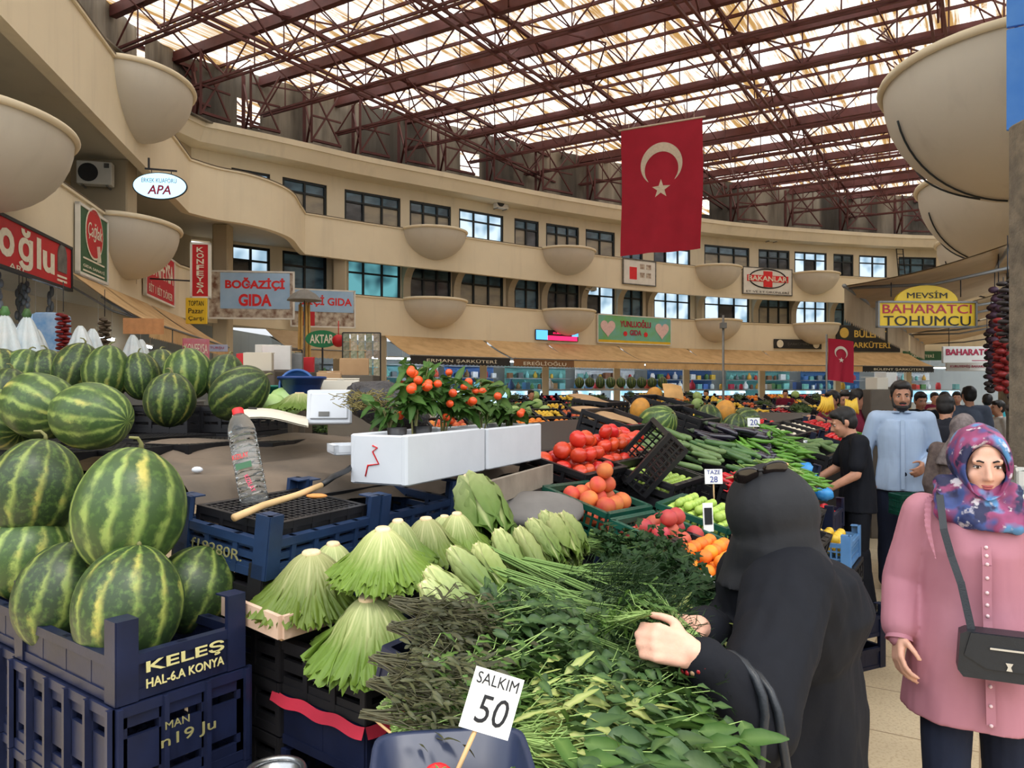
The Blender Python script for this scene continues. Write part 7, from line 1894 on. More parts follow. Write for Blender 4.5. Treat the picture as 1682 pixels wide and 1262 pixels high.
class Vol:
    """volumes that a voxel remesh fuses into one continuous surface"""
    def __init__(self): self.mb = MB()
    def ell(self, c, r, rot=None, n=20, m=12):
        M4 = Matrix.Translation(Vector(c))
        if rot is not None: M4 = M4 @ rot.to_4x4()
        self.mb.ball((0, 0, 0), r, n, m, M4); return self
    def cap(self, a, b, ra, rb, flat=1.0, n=14, up=None):
        a = Vector(a); b = Vector(b); d = b - a; L = d.length
        if L < 1e-6: return self.ell(a, (ra,) * 3)
        d /= L
        u = Vector(up) if up is not None else (Vector((0, 1, 0)) if abs(d.y) < .9 else Vector((1, 0, 0)))
        sx = d.cross(u).normalized(); sy = sx.cross(d).normalized()
        rings = []
        for k in range(5):
            t = math.pi / 2 * k / 4; rings.append((a - d * ra * math.cos(t), ra * math.sin(t) + 1e-4))
        for k in range(1, 4): rings.append((a.lerp(b, k / 4), ra + (rb - ra) * k / 4))
        for k in range(5):
            t = math.pi / 2 * k / 4; rings.append((b + d * rb * math.sin(t), rb * math.cos(t) + 1e-4))
        vs = []; fs = []
        for c, r in rings:
            for q in range(n):
                an = 2 * math.pi * q / n; vs.append(c + sx * math.cos(an) * r + sy * math.sin(an) * r * flat)
        for i in range(len(rings) - 1):
            for q in range(n):
                j = (q + 1) % n; fs.append((i * n + q, i * n + j, (i + 1) * n + j, (i + 1) * n + q))
        fs.append(tuple(range(n - 1, -1, -1))); fs.append(tuple(range((len(rings) - 1) * n, len(rings) * n)))
        self.mb.add(vs, fs, True); return self
    def loft(self, rows, n=36, fold=0.0, nf=9, ph=0.0):
        """rows of (centre, rx, ry) from top to bottom; folds grow towards the hem"""
        vs = []; fs = []
        for i, (c, rx, ry) in enumerate(rows):
            f = fold * i / max(1, len(rows) - 1)
            for q in range(n):
                a = 2 * math.pi * q / n; k = 1 + f * math.sin(nf * a + ph + .3 * i) + f * .5 * math.sin((nf * 2 - 3) * a + ph * 2)
                vs.append((c[0] + math.cos(a) * rx * k, c[1] + math.sin(a) * ry * k, c[2]))
        m = len(rows)
        for i in range(m - 1):
            for q in range(n):
                j = (q + 1) % n; fs.append((i * n + j, i * n + q, (i + 1) * n + q, (i + 1) * n + j))
        fs.append(tuple(range(n))); fs.append(tuple(range(m * n - 1, (m - 1) * n - 1, -1)))
        self.mb.add(vs, fs, True); return self
    def mesh(self, name, m, vox, smooth=4, wrinkle=0.0, wsc=9.0, seed=0.0, squash=(1, 1, .35)):
        me = bpy.data.meshes.new(name); me.from_pydata(self.mb.v, [], self.mb.f); me.update()
        o = bpy.data.objects.new(name, me); COL.objects.link(o)
        md = o.modifiers.new('r', 'REMESH'); md.mode = 'VOXEL'; md.voxel_size = vox; md.use_smooth_shade = True
        sm = o.modifiers.new('s', 'SMOOTH'); sm.factor = .5; sm.iterations = smooth
        dg = bpy.context.evaluated_depsgraph_get()
        out = bpy.data.meshes.new_from_object(o.evaluated_get(dg)); bpy.data.objects.remove(o); bpy.data.meshes.remove(me)
        out.materials.clear(); out.materials.append(m); out.name = name
        if wrinkle:
            ns = [v.normal.copy() for v in out.vertices]
            for v, nn in zip(out.vertices, ns):
                q = Vector((v.co.x * wsc * squash[0], v.co.y * wsc * squash[1], v.co.z * wsc * squash[2] + seed))
                w = mnoise.noise(q) + .5 * abs(mnoise.noise(q * 2.3 + Vector((5, 1, 2))))
                v.co += nn * w * wrinkle
        out.polygons.foreach_set('use_smooth', [True] * len(out.polygons)); out.update()
        return out
def hand(V, w, d, n, side, r=1.0, curl=.35, spread=.16, thumb=.7):
    """palm from the wrist w along d, n = back of the hand, side = where the thumb leaves"""
    w = Vector(w); d = Vector(d).normalized(); n = Vector(n); n = (n - d * n.dot(d)).normalized(); s = Vector(side); s = (s - d * s.dot(d) - n * s.dot(n)).normalized()
    for k in range(4):
        o = (1.5 - k) * .019 * r
        kn = w + d * (.085 - .004 * abs(k - 1)) * r + s * o
        V.cap(w + s * o * .7 + d * .012 * r, kn, .0145 * r, .0115 * r)
        a = 0.0; p = kn; dd = (d + s * (1.5 - k) * spread * .35).normalized()
        for j, (ln, rr) in enumerate(((.036, .0088), (.026, .0078), (.02, .0068))):
            ln *= r * (1, 1.1, 1.02, .82)[k]; a += curl * (1, 1.15, .8)[j]
            q = p + (dd * math.cos(a) - n * math.sin(a)) * ln
            V.cap(p, q, rr * r * 1.04, rr * r); p = q
    t0 = w + d * .022 * r + s * .024 * r - n * .004 * r; t1 = t0 + (d * .6 + s * .75 - n * .25).normalized() * .036 * r; t2 = t1 + (d * .9 + s * .3 - n * thumb).normalized() * .03 * r; t3 = t2 + (d * .9 - n * thumb).normalized() * .022 * r
    V.cap(w + d * .01 * r, t0, .016 * r, .014 * r).cap(t0, t1, .0125 * r, .0105 * r).cap(t1, t2, .0102 * r, .009 * r).cap(t2, t3, .009 * r, .0076 * r)
def head_vol(V, c, HM, neck_base, r=1.0, ears=True, neck_r=.052):
    T = lambda x, y, z: Vector(c) + HM @ (Vector((x, y, z)) * r)
    E = lambda x, y, z, a, b, d: V.ell(T(x, y, z), (a * r, b * r, d * r), HM)
    E(0, .012, .03, .075, .094, .09); E(0, -.022, -.03, .064, .072, .085); E(0, -.04, -.078, .044, .045, .036); E(0, -.062, -.098, .022, .02, .016)
    V.cap(T(0, -.09, .012), T(0, -.112, -.034), .008 * r, .0115 * r); V.ell(T(.011, -.1, -.038), (.008 * r,) * 3); V.ell(T(-.011, -.1, -.038), (.008 * r,) * 3)
    V.cap(T(-.04, -.078, .02), T(.04, -.078, .02), .011 * r, .011 * r)
    for sx in (-1, 1):
        E(sx * .038, -.066, -.03, .021, .02, .022)
        if ears: V.ell(T(sx * .077, .012, -.008), (.009 * r, .02 * r, .032 * r), HM)
    V.cap(T(-.018, -.084, -.066), T(.018, -.084, -.066), .0075 * r, .0075 * r)
    V.cap(T(0, .02, -.06), neck_base, neck_r * r, neck_r * 1.12 * r)
def face_parts(rt, c, HM, r=1.0, brow=.0032, smile=.004, lipm=None, sclera=True):
    T = lambda x, y, z: Vector(c) + HM @ (Vector((x, y, z)) * r)
    for sx in (-1, 1):
        e = MB(); e.ball(T(sx * .031, -.079, .001), (.0125 * r, .0085 * r, .0062 * r), 12, 8); eo = e.build('eye', M_EYEW, rt)
        e = MB(); e.ball(T(sx * .031, -.0845, .001), (.0056 * r, .004 * r, .0056 * r), 10, 6); e.build('iris', M_IRIS, eo)
        e = MB(); e.tube([T(sx * .019, -.083, .0015), T(sx * .025, -.088, .0062), T(sx * .034, -.0875, .0068), T(sx * .044, -.08, .002)], .0017 * r, 5); e.build('eyelid', M_HAIR, rt)
        e = MB(); e.tube([T(sx * .014, -.0915, .019), T(sx * .028, -.0905, .024), T(sx * .046, -.078, .018)], [brow * r, brow * 1.1 * r, brow * .5 * r], 6); e.build('eyebrow', M_HAIR, rt)
    l = MB(); l.tube([T(-.023, -.0825, -.066 + smile), T(-.01, -.0915, -.0645), T(0, -.093, -.0655), T(.01, -.0915, -.0645), T(.023, -.0825, -.066 + smile)], [.0015 * r, .0036 * r, .0034 * r, .0036 * r, .0015 * r], 7)
    l.tube([T(-.02, -.083, -.068 + smile * .8), T(-.008, -.091, -.0725), T(.008, -.091, -.0725), T(.02, -.083, -.068 + smile * .8)], [.0015 * r, .0042 * r, .0042 * r, .0015 * r], 7); l.build('lips', lipm or M_LIP, rt)
def RZ(a): return Matrix.Rotation(a, 3, 'Z')
def RX(a): return Matrix.Rotation(a, 3, 'X')
def RY(a): return Matrix.Rotation(a, 3, 'Y')

def person(name, loc, yaw, H, label, group=None, J=None, top=None, top_hem=.86, sleeve='long', trousers=None, skinm=M_SKIN2, hairm=M_HAIR, hair=True, beard=False, headrot=(0, 0, 0), vox=.012, face=True, robe=None, hood=None, shoes=None, fat=1.0, wr=.012, hands=True, top_f=None, curl=.35):
    """an upright figure facing -y in its own frame; J overrides joints given for a 1.75 m figure"""
    k = H / 1.75
    j = dict(hipL=(.09, 0, .92), hipR=(-.09, 0, .92), kneeL=(.1, -.015, .5), kneeR=(-.1, -.015, .5), ankL=(.105, .02, .085), ankR=(-.105, .02, .085), pelvis=(0, 0, .97), waist=(0, 0, 1.1), chest=(0, .005, 1.29), neck=(0, .01, 1.475),
             shL=(.185, .01, 1.425), shR=(-.185, .01, 1.425), elL=(.235, .03, 1.14), elR=(-.235, .03, 1.14), wrL=(.245, -.06, .9), wrR=(-.245, -.06, .9), head=(0, -.015, 1.62))
    if J: j.update(J)
    j = {a: Vector(b) * k for a, b in j.items()}
    HM = RZ(headrot[2]) @ RX(headrot[0]) @ RY(headrot[1])
    rt = root('person', loc, (0, 0, yaw), label, 'person', group)
    V = Vol(); s = k
    # body: one surface from head to feet
    head_vol(V, j['head'], HM, j['neck'] - Vector((0, 0, .02)) * s, s, ears=hood is None)
    V.ell(j['chest'], (.155 * s * fat, .1 * s * fat, .17 * s)); V.cap(j['chest'], j['waist'], .125 * s * fat, .12 * s * fat, .8); V.ell(j['pelvis'], (.155 * s * fat, .11 * s * fat, .12 * s))
    V.cap(j['shL'], j['shR'], .058 * s, .058 * s)
    for S in 'LR':
        V.cap(j['sh' + S], j['el' + S], .05 * s, .041 * s).cap(j['el' + S], j['wr' + S], .041 * s, .027 * s)
        V.cap(j['hip' + S], j['knee' + S], .085 * s * fat, .058 * s).cap(j['knee' + S], j['ank' + S], .055 * s, .036 * s)
        V.cap(j['ank' + S] - Vector((0, 0, .035 * s)), j['ank' + S] + Vector((0, -.15 * s, -.055 * s)), .034 * s, .026 * s, .8)
        sx = 1 if S == 'L' else -1
        if hands:
            d = (j['wr' + S] - j['el' + S]).normalized()
            hand(V, j['wr' + S] - d * .012, d + Vector((0, -.1, -.15)), Vector((sx, -.35, .1)), Vector((-sx * .5, -1, .1)), s * 1.1, curl)
    mk('body', V.mesh('body', skinm, vox, 3), rt)
    if hair and hood is None:
        T = lambda x, y, z: j['head'] + HM @ (Vector((x, y, z)) * s)
        h = Vol(); h.ell(T(0, .022, .05), (.083 * s, .094 * s, .083 * s), HM).ell(T(0, .045, .0), (.078 * s, .066 * s, .085 * s), HM).ell(T(0, -.04, .085), (.062 * s, .05 * s, .036 * s), HM)
        for sx in (-1, 1): h.cap(T(sx * .073, -.012, .04), T(sx * .075, -.012, -.005), .014 * s, .009 * s)
        mk('hair', h.mesh('hair', hairm, vox * .8, 2, .004, 40, 1), rt)
    if beard:
        T = lambda x, y, z: j['head'] + HM @ (Vector((x, y, z)) * s)
        h = Vol(); h.ell(T(0, -.046, -.092), (.05 * s, .047 * s, .036 * s), HM)
        for sx in (-1, 1): h.cap(T(sx * .067, -.01, -.02), T(sx * .05, -.036, -.082), .011 * s, .02 * s)
        h.cap(T(-.022, -.091, -.055), T(.022, -.091, -.055), .0085 * s, .0085 * s)
        mk('beard', h.mesh('beard', hairm, min(vox * .7, .008), 2, .002, 60, 2), rt)
    if face: face_parts(rt, j['head'], HM, s, .0045 if beard else .0032)
    if trousers:
        t = Vol(); t.ell(j['pelvis'], (.172 * s * fat, .128 * s * fat, .13 * s))
        for S in 'LR': t.cap(j['hip' + S], j['knee' + S], .1 * s * fat, .078 * s).cap(j['knee' + S], j['ank' + S] + Vector((0, 0, .0)), .078 * s, .07 * s)
        mk('trousers', t.mesh('trousers', trousers, vox, 3, wr, 10, 3), rt)
    sh = shoes or mat('dark_shoe', (34, 30, 30), .5)
    for S in 'LR':
        t = Vol(); a = j['ank' + S]; t.cap(a + Vector((0, .02 * s, -.045 * s)), a + Vector((0, -.16 * s, -.05 * s)), .042 * s, .034 * s, .9)
        mk('shoe', t.mesh('shoe', sh, max(.01, vox), 2), rt)
    if top:
        t = Vol()
        cw = [(j['chest'] + Vector((0, 0, .13 * s)), .15 * s * fat, .095 * s * fat), (j['chest'] + Vector((0, 0, .06 * s)), .172 * s * fat, .118 * s * fat), (j['chest'], .178 * s * fat, .125 * s * fat), (j['waist'], .168 * s * fat, .125 * s * fat), (j['pelvis'], .182 * s * fat, .138 * s * fat)]
        pz = j['pelvis']
        if top_hem < .95: cw.append((Vector((pz.x, pz.y, top_hem * k)), .196 * s * fat, .148 * s * fat))
        t.loft(cw, 32, .035 if top_f is None else top_f, 7, 1.0)
        t.cap(j['shL'], j['shR'], .07 * s, .07 * s).cap(j['neck'] - Vector((0, 0, .01)), j['chest'] + Vector((0, 0, .1 * s)), .062 * s, .09 * s)
        for S in 'LR':
            t.cap(j['sh' + S], j['el' + S] if sleeve != 'short' else j['sh' + S].lerp(j['el' + S], .72), .072 * s, .06 * s if sleeve != 'short' else .068 * s)
            if sleeve == 'long': t.cap(j['el' + S], j['wr' + S] - (j['wr' + S] - j['el' + S]) * .06, .058 * s, .044 * s)
            elif sleeve == 'three': t.cap(j['el' + S], j['el' + S].lerp(j['wr' + S], .5), .058 * s, .052 * s)
        mk('shirt', t.mesh('shirt', top, vox, 3, wr, 10, 0.5), rt)
    if robe:
        t = Vol(); t.loft([(j['chest'] + Vector((0, 0, .1 * s)), .17 * s, .11 * s), (j['waist'], .18 * s, .14 * s), (j['pelvis'], .2 * s, .16 * s), (j['kneeL'] * .5 + j['kneeR'] * .5, .24 * s, .2 * s), (Vector((j['ankL'].x * .5 + j['ankR'].x * .5, .0, .05)), .28 * s, .24 * s)], 40, .07, 8)
        mk('skirt', t.mesh('skirt', robe, vox, 2, wr, 8), rt)
    if hood:
        T = lambda x, y, z: j['head'] + HM @ (Vector((x, y, z)) * s)
        h = Vol(); h.ell(T(0, .03, .02), (.098 * s, .105 * s, .118 * s), HM).cap(T(0, .03, -.05), j['neck'], .085 * s, .1 * s).loft([(j['neck'] + Vector((0, 0, .03 * s)), .1 * s, .09 * s), (j['neck'] - Vector((0, 0, .06 * s)), .17 * s, .12 * s), (j['neck'] - Vector((0, -.01, .16 * s)), .2 * s, .14 * s)], 30, .05)
        mk('headscarf', h.mesh('headscarf', hood, vox, 3, .006, 14, 4), rt)
    return rt, j, HM, k

# --- the woman in pink
def scarf_mat():
    b = N('patterned_scarf'); co = b.coord()
    n1 = b.noise(co, 9, 2); n2 = b.noise(b.mapping(co, (1, 1, 1), (0, 0, 0), (4, 2, 1)), 13, 3); n3 = b.noise(b.mapping(co, (1, 1, 1), (0, 0, 0), (9, 3, 5)), 22, 3)
    c = b.ramp(n1, [(.3, lin((44, 52, 92))), (.42, lin((60, 76, 130))), (.48, lin((128, 60, 96))), (.55, lin((150, 70, 110))), (.62, lin((88, 138, 184)))], 'LINEAR')
    c = b.mix(b.ramp(n2, [(.55, (0, 0, 0, 1)), (.62, (1, 1, 1, 1))]), c, lin((40, 42, 74)))
    c = b.mix(b.ramp(n3, [(.6, (0, 0, 0, 1)), (.66, (.8, .8, .8, 1))]), c, lin((206, 200, 204)))
    b.bsdf(c, .55, spec=.3, bump=n2, bump_s=.1); return b.m
M_SCARF = scarf_mat(); M_PINKC = cloth_mat('pink_tunic', (182, 126, 138), (162, 106, 122), .7, 3, .6); M_NAVYT = cloth_mat('navy_trousers', (32, 38, 56)); M_BLACKC = cloth_mat('black_cloth', (19, 21, 28), (13, 14, 19), .8); M_LEATHER = mat('dark_leather', (32, 36, 42), .38, (24, 27, 32), 30, .5, bump=.2)
def pink_woman():
    H = 1.64; k = H / 1.75
    J = dict(shL=(.165, .01, 1.41), shR=(-.165, .01, 1.41), elR=(-.235, .04, 1.15), wrR=(-.25, -.07, .96), elL=(.24, .05, 1.15), wrL=(.25, .02, .92), kneeR=(-.1, -.06, .5), kneeL=(.1, .06, .5), ankL=(.1, .16, .1), ankR=(-.1, -.08, .085), head=(.01, -.03, 1.605))
    rt, j, HM, k = person('person', (1.57, 2.6, 0), -.45, H, 'woman in pink tunic, patterned headscarf and dark trousers walking towards us', None, J, None, trousers=M_NAVYT, skinm=M_SKIN, hood=None, hair=False, headrot=(.1, 0, .16), vox=.0065, wr=.006, curl=.42)
    s = k
    # tunic
    t = Vol()
    rows = [(j['chest'] + Vector((0, 0, .15 * s)), .13, .085), (j['chest'] + Vector((0, 0, .08 * s)), .16, .115), (j['chest'], .168, .138), (j['waist'] + Vector((0, 0, .04)), .165, .13), (j['waist'], .168, .132), (j['pelvis'], .195, .15), (Vector((0, 0, .82)), .21, .162), (Vector((0, 0, .65)), .225, .172)]
    t.loft(rows, 48, .03, 6, .6)
    t.cap(j['shL'], j['shR'], .066, .066).cap(j['neck'] - Vector((0, 0, .02)), j['chest'] + Vector((0, 0, .1)), .06, .09)
    for S in 'LR': t.cap(j['sh' + S], j['el' + S], .07, .066).cap(j['el' + S], j['el' + S].lerp(j['wr' + S], .8), .066, .058).cap(j['el' + S].lerp(j['wr' + S], .8), j['wr' + S], .056, .036)
    to = mk('tunic', t.mesh('tunic', M_PINKC, .0075, 3, .006, 9, 2), rt)
    for S in 'LR':
        d = (j['wr' + S] - j['el' + S]).normalized(); c = MB(); c.tube([j['wr' + S] - d * .035, j['wr' + S] - d * .01, j['wr' + S] + d * .012], [.043, .04, .044], 20, False); mk('cuff', c.mesh('cuff', M_PINKC), to)
        sg = 1 if S == 'L' else -1; f = MB()
        A_ = [Vector((sg * .1, .05, j['shR'].z + .066)), Vector((sg * .135, -.06, j['shR'].z + .05)), Vector((sg * .14, -.115, j['shR'].z - .03)), Vector((sg * .125, -.142, j['shR'].z - .13))]
        def rf(u, v):
            q = u * 2.999; i = int(q); p = A_[i].lerp(A_[i + 1], q - i); return p + Vector((sg * .8, -.45, .35)) * (.024 * v * math.sin(min(1, u * 1.05) * 3.1) ** .5 + .002) + Vector((.2 * sg, -.6, .5)) * (.008 * v * math.sin(u * 95))
        f.grid(70, 2, rf); f.build('ruffle', M_PINKC, to)
    # placket and buttons, following the front of the cloth
    pl = MB(); pts = [(.012, -.152, 1.33 * k), (.014, -.163, 1.27 * k), (.014, -.157, 1.16 * k), (.016, -.158, 1.08 * k), (.018, -.174, .97 * k), (.02, -.184, .88 * k), (.022, -.19, .74 * k)]
    for a, b_ in zip(pts, pts[1:]): pl.bar(a, b_, .026, .012, (0, 1, 0))
    po = pl.build('placket', M_PINKC, to)
    for i in range(14):
        q = i / 13 * (len(pts) - 1.001); a = Vector(pts[int(q)]).lerp(Vector(pts[int(q) + 1]), q % 1); bb = MB(); bb.ball(a + Vector((0, -.008, 0)), (.006, .004, .006), 8, 6); bb.build('button', mat('pearl_button', (226, 196, 200), .3, bump=0), po)
    # headscarf: hood with a face opening, folds at the neck and a bib
    c = j['head']; T = lambda x, y, z: c + HM @ Vector((x, y, z))
    h = MB(); rings = [(-.062, .058, .082, -.016), (-.078, .062, .088, -.014), (-.084, .069, .096, -.008), (-.07, .077, .106, .002), (-.03, .086, .116, .008), (.02, .092, .121, .01), (.07, .088, .112, .006), (.105, .07, .085, -.006), (.12, .03, .035, -.014), (.122, .002, .002, -.014)]
    n = 48; vs = []; fs = []
    for y, rx, rz, zc in rings:
        for q in range(n):
            a = 2 * math.pi * q / n; vs.append(T(math.cos(a) * rx * (1 - .12 * max(0, -math.sin(a))), y + .012 * math.sin(a) - .006 * max(0, -math.sin(a)), zc + math.sin(a) * rz + .002 * math.sin(a * 9)))
    for i in range(len(rings) - 1):
        for q in range(n): fs.append((i * n + q, i * n + (q + 1) % n, (i + 1) * n + (q + 1) % n, (i + 1) * n + q))
    h.add(vs, fs, True); ho = mk('headscarf', h.mesh('headscarf', M_SCARF), rt)
    u = MB(); vs = []
    for y, rx, rz in ((-.058, .0595, .083), (-.082, .0615, .0865)):
        for q in range(25):
            a = math.pi * (.02 + .96 * q / 24); vs.append(T(math.cos(a) * rx, y + .012 * math.sin(a), -.016 + math.sin(a) * rz))
    u.add(vs, [(q, q + 1, 26 + q, 25 + q) for q in range(24)], True); mk('underscarf', u.mesh('underscarf', mat('dark_underscarf', (36, 36, 62), .7)), ho)
    w = Vol(); nk = j['neck']
    w.loft([(nk + Vector((0, .0, .075)), .078, .09), (nk + Vector((0, -.005, .04)), .105, .108), (nk + Vector((0, -.006, .0)), .12, .112), (nk + Vector((.01, -.02, -.035)), .138, .12), (nk + Vector((.02, -.03, -.068)), .135, .12), (nk + Vector((.025, -.04, -.09)), .1, .105)], 40, .06, 7, 1.2)
    for i in range(4): w.cap(nk + Vector((-.1, -.03 - .02 * i, .05 - .03 * i)), nk + Vector((.1, -.05 - .018 * i, .035 - .035 * i)), .03, .03)
    mk('scarf_drape', w.mesh('scarf_drape', M_SCARF, .008, 2, .006, 22, 3, (1, 1, 1)), rt)
    # shoulder bag
    def worldpt(v): return v
    bag = root('shoulder_bag', Vector(rt.location) + RZ(-.45) @ Vector((.06, -.235, .93)), (0, 0, -.45), 'small dark leather shoulder bag worn by the woman in pink', 'bag')
    B = MB(); B.prism([(-.12, -.07), (.12, -.07), (.135, -.05), (.128, .062), (.11, .072), (-.11, .072), (-.128, .062), (-.135, -.05)], -.035, .035); B.build('bag_body', M_LEATHER, bag)
    fl = MB(); fl.prism([(-.1, .07), (.1, .07), (.118, -.0), (.06, -.035), (-.06, -.035), (-.118, -.0)], -.041, -.034); fl.build('flap', M_LEATHER, bag)
    MB().bar((-.05, -.043, .03), (.05, -.043, .03), .006).build('zip_bar', mat('silver_metal', (196, 200, 206), .25, metal=1.0, bump=0), bag); MB().prism([(-.008, -.012), (.008, -.012), (.004, .0), (.01, .012), (-.01, .012), (-.004, .0)], -.046, -.042).build('clasp', MATS['silver_metal'], bag, (0, 0, -.02))
    inv = lambda v: v - Vector((.06, -.235, .93))
    st = MB(); path = [Vector((-.035, -.235, 1.0)), Vector((-.06, -.2, 1.13)), Vector((-.085, -.172, 1.21)), Vector((-.105, -.15, 1.29)), Vector((-.113, -.085, 1.39)), Vector((-.108, .0, 1.425)), Vector((-.08, .09, 1.38)), Vector((.02, .17, 1.2)), Vector((.16, .16, 1.05)), Vector((.24, .05, .98)), Vector((.24, -.12, 1.0)), Vector((.205, -.225, 1.04))]
    for a, b_ in zip(path, path[1:]): st.bar(inv(a), inv(b_) + (inv(b_) - inv(a)) * .06, .022, .007, (0, 1, 0))
    st.build('strap', M_LEATHER, bag)
pink_woman()

# --- the woman in black bending over the greens, built from joints in the place itself
def black_woman():
    o = Vector((.80, 2.10, 0))
    rt = root('person', o, (0, 0, 0), 'woman in black headscarf and cloak bending over the greens, seen from behind', 'person')
    L = lambda p: Vector(p) - o
    hip = L((.74, 2.1, .92)); chest = L((.70, 2.02, 1.17)); neck = L((.655, 1.97, 1.33)); head = L((.645, 1.93, 1.43))
    shN = L((.66, 1.83, 1.26)); shF = L((.72, 2.16, 1.22)); elN = L((.50, 1.60, 1.06)); wrN = L((.36, 1.53, 1.225)); elF = L((.54, 2.02, 1.06)); wrF = L((.43, 1.78, 1.2))
    f = Vector((-.8, .3, 0)).normalized()       # the way she faces
    HM = RZ(math.atan2(f.x, -f.y)) @ RX(.45)
    V = Vol(); head_vol(V, head, HM, neck, .95, ears=False)
    V.ell(chest, (.14, .15, .17)).cap(chest, hip, .13, .13).cap(shN, shF, .055, .055).cap(neck, chest, .06, .09)
    V.cap(shN, elN, .05, .042).cap(elN, wrN, .042, .028).cap(shF, elF, .05, .042).cap(elF, wrF, .042, .028)
    hand(V, wrN, (-.75, -.1, .25), (-.1, -.85, .4), (.2, .4, .8), 1.0, .95, .04, 1.0)
    hand(V, wrF, (-.6, -.5, .25), (.3, -.3, .9), (.5, -.6, -.2), .95, .7, .05, .9)
    for s, q in ((-1, L((.74, 2.0, 0))), (1, L((.86, 2.24, 0)))):
        V.cap(hip, q + Vector((0, 0, .5)), .09, .06).cap(q + Vector((0, 0, .5)), q + Vector((0, 0, .08)), .055, .04).cap(q + Vector((0, 0, .05)), q + Vector((-.16, .06, .035)), .036, .028)
    mk('body', V.mesh('body', M_SKIN, .006, 3), rt)
    face_parts(rt, head, HM, .95)
    t = Vol()
    t.loft([(neck + Vector((.02, .02, -.01)), .12, .14), (chest + Vector((.02, .02, .1)), .175, .2), (chest + Vector((.04, .03, 0)), .195, .215), (hip + Vector((-.02, -.03, .13)), .19, .21), (hip + Vector((.0, .0, -.02)), .205, .225), (Vector((-.06, .02, .6)), .215, .25), (Vector((-.05, .02, .3)), .235, .28), (Vector((-.05, .02, .03)), .26, .31)], 48, .05, 7, 2)
    t.cap(shN, shF, .085, .085).cap(shN, elN, .1, .095).cap(elN, elN.lerp(wrN, .82), .092, .058).cap(shF, elF, .095, .09).cap(elF, elF.lerp(wrF, .8), .088, .056)
    t.cap(elN + Vector((0, 0, -.03)), elN.lerp(wrN, .6) + Vector((0, 0, -.075)), .05, .03)
    t.cap(shN + Vector((.02, .02, .02)), chest + Vector((.03, -.05, -.05)), .1, .14)
    mk('cloak', t.mesh('cloak', M_BLACKC, .009, 2, .016, 7, 1, (1, 1, .45)), rt)
    h = Vol(); h.ell(head + Vector((.008, .006, .012)), (.112, .116, .118)).ell(head + Vector((.014, -.005, -.05)), (.1, .106, .1)).cap(head + Vector((.01, 0, -.06)), neck + Vector((.02, .0, -.06)), .096, .112)
    h.loft([(head + Vector((.012, 0, -.06)), .104, .112), (neck + Vector((.025, .0, -.03)), .135, .16), (neck + Vector((.03, .0, -.08)), .155, .18)], 40, .05, 6, 1)
    mk('headscarf', h.mesh('headscarf', mat('black_scarf', (22, 23, 28), .7, (15, 16, 20), 9, .5, bump=.2), .009, 3, .008, 10, 5, (1, 1, .25)), rt)
    # bead bracelet
    d = (wrN - elN).normalized(); u = d.cross(Vector((0, 0, 1))).normalized(); w = u.cross(d); c = wrN - d * .012
    br = MB()
    for i in range(18): a = 2 * math.pi * i / 18; br.ball(c + (u * math.cos(a) + w * math.sin(a)) * .036, .0062, 8, 6)
    b2 = root('bead_bracelet', o, (0, 0, 0), 'red and brown bead bracelet on the wrist of the woman in black', 'bracelet')
    for i in range(18):
        a = 2 * math.pi * i / 18; q = MB(); q.ball(c + (u * math.cos(a) + w * math.sin(a)) * .037, .0064, 8, 6); q.build('bead', mat('red_bead', (150, 34, 38), .3, bump=0) if i % 3 else mat('brown_bead', (150, 120, 90), .4, bump=0), b2)
    # sunglasses on top of the head
    sg = root('sunglasses', head + o + Vector((-.035, -.045, .118)), HM.to_euler(), 'dark sunglasses pushed up on the black headscarf', 'sunglasses')
    sg.rotation_euler = (.5, -.25, -.15)
    for x in (-.036, .034):
        q = MB(); q.ball((x, 0, 0), (.032, .006, .024), 16, 8); q.build('lens', mat('dark_lens', (20, 16, 16), .12, (44, 34, 32), 8, .5, bump=0, spec=.7), sg)
    MB().tube([(-.006, -.002, .006), (.006, -.002, .006)], .004, 6).build('bridge', M_BLACKP, sg)
    for sx, e in ((-1, (-.075, .08, -.055)), (1, (.07, .09, -.05))): MB().tube([(sx * .066, 0, .004), e], .0028, 6).build('temple', M_STICK, sg)
    # handbag hung from the forearm
    hb = L((.505, 1.52, .8)); bagr = root('handbag', o + hb, (0, 0, .35), 'black handbag hanging from the forearm of the woman in black', 'bag')
    B = MB(); B.rbox((0, 0, -.12), (.3, .11, .22), .03); B.build('bag_body', M_LEATHER, bagr); MB().bar((-.13, -.0, -.008), (.13, -.0, -.008), .014, .01).build('zip', mat('silver_metal', (196, 200, 206), .25, metal=1.0), bagr)
    dn = (wrN - elN).normalized(); nn = Vector((dn.y, -dn.x, 0)).normalized(); ir = RZ(-.35)
    if nn.y > 0: nn = -nn
    for tt, dx in ((.12, .03), (.34, -.03)):
        c = elN.lerp(wrN, tt); rr_ = .1 - .03 * tt; pts = []
        for q in range(9):
            a_ = math.pi * q / 8; pts.append(c + nn * math.cos(a_) * rr_ + Vector((0, 0, math.sin(a_) * rr_)))
        pts = [c + nn * (rr_ + .012) + Vector((dx, 0, -.28)), c + nn * (rr_ + .006) + Vector((dx * .6, 0, -.14))] + pts + [c - nn * (rr_ + .006) + Vector((dx * .6, 0, -.14)), c - nn * rr_ + Vector((dx, 0, -.28))]
        st = MB(); st.tube([ir @ (p - hb) for p in pts], .0095, 8); st.build('strap', M_LEATHER, bagr)
    bq = root('parsley_bunch', o + wrF + Vector((-.07, -.09, .03)), (0, -.3, 2.6), 'small bunch of herbs held in the far hand of the woman in black', 'parsley'); mk('leaves', BUN['rocket'][0][0], bq); mk('stems', BUN['rocket'][0][1], bq); bq.scale = (.7,) * 3
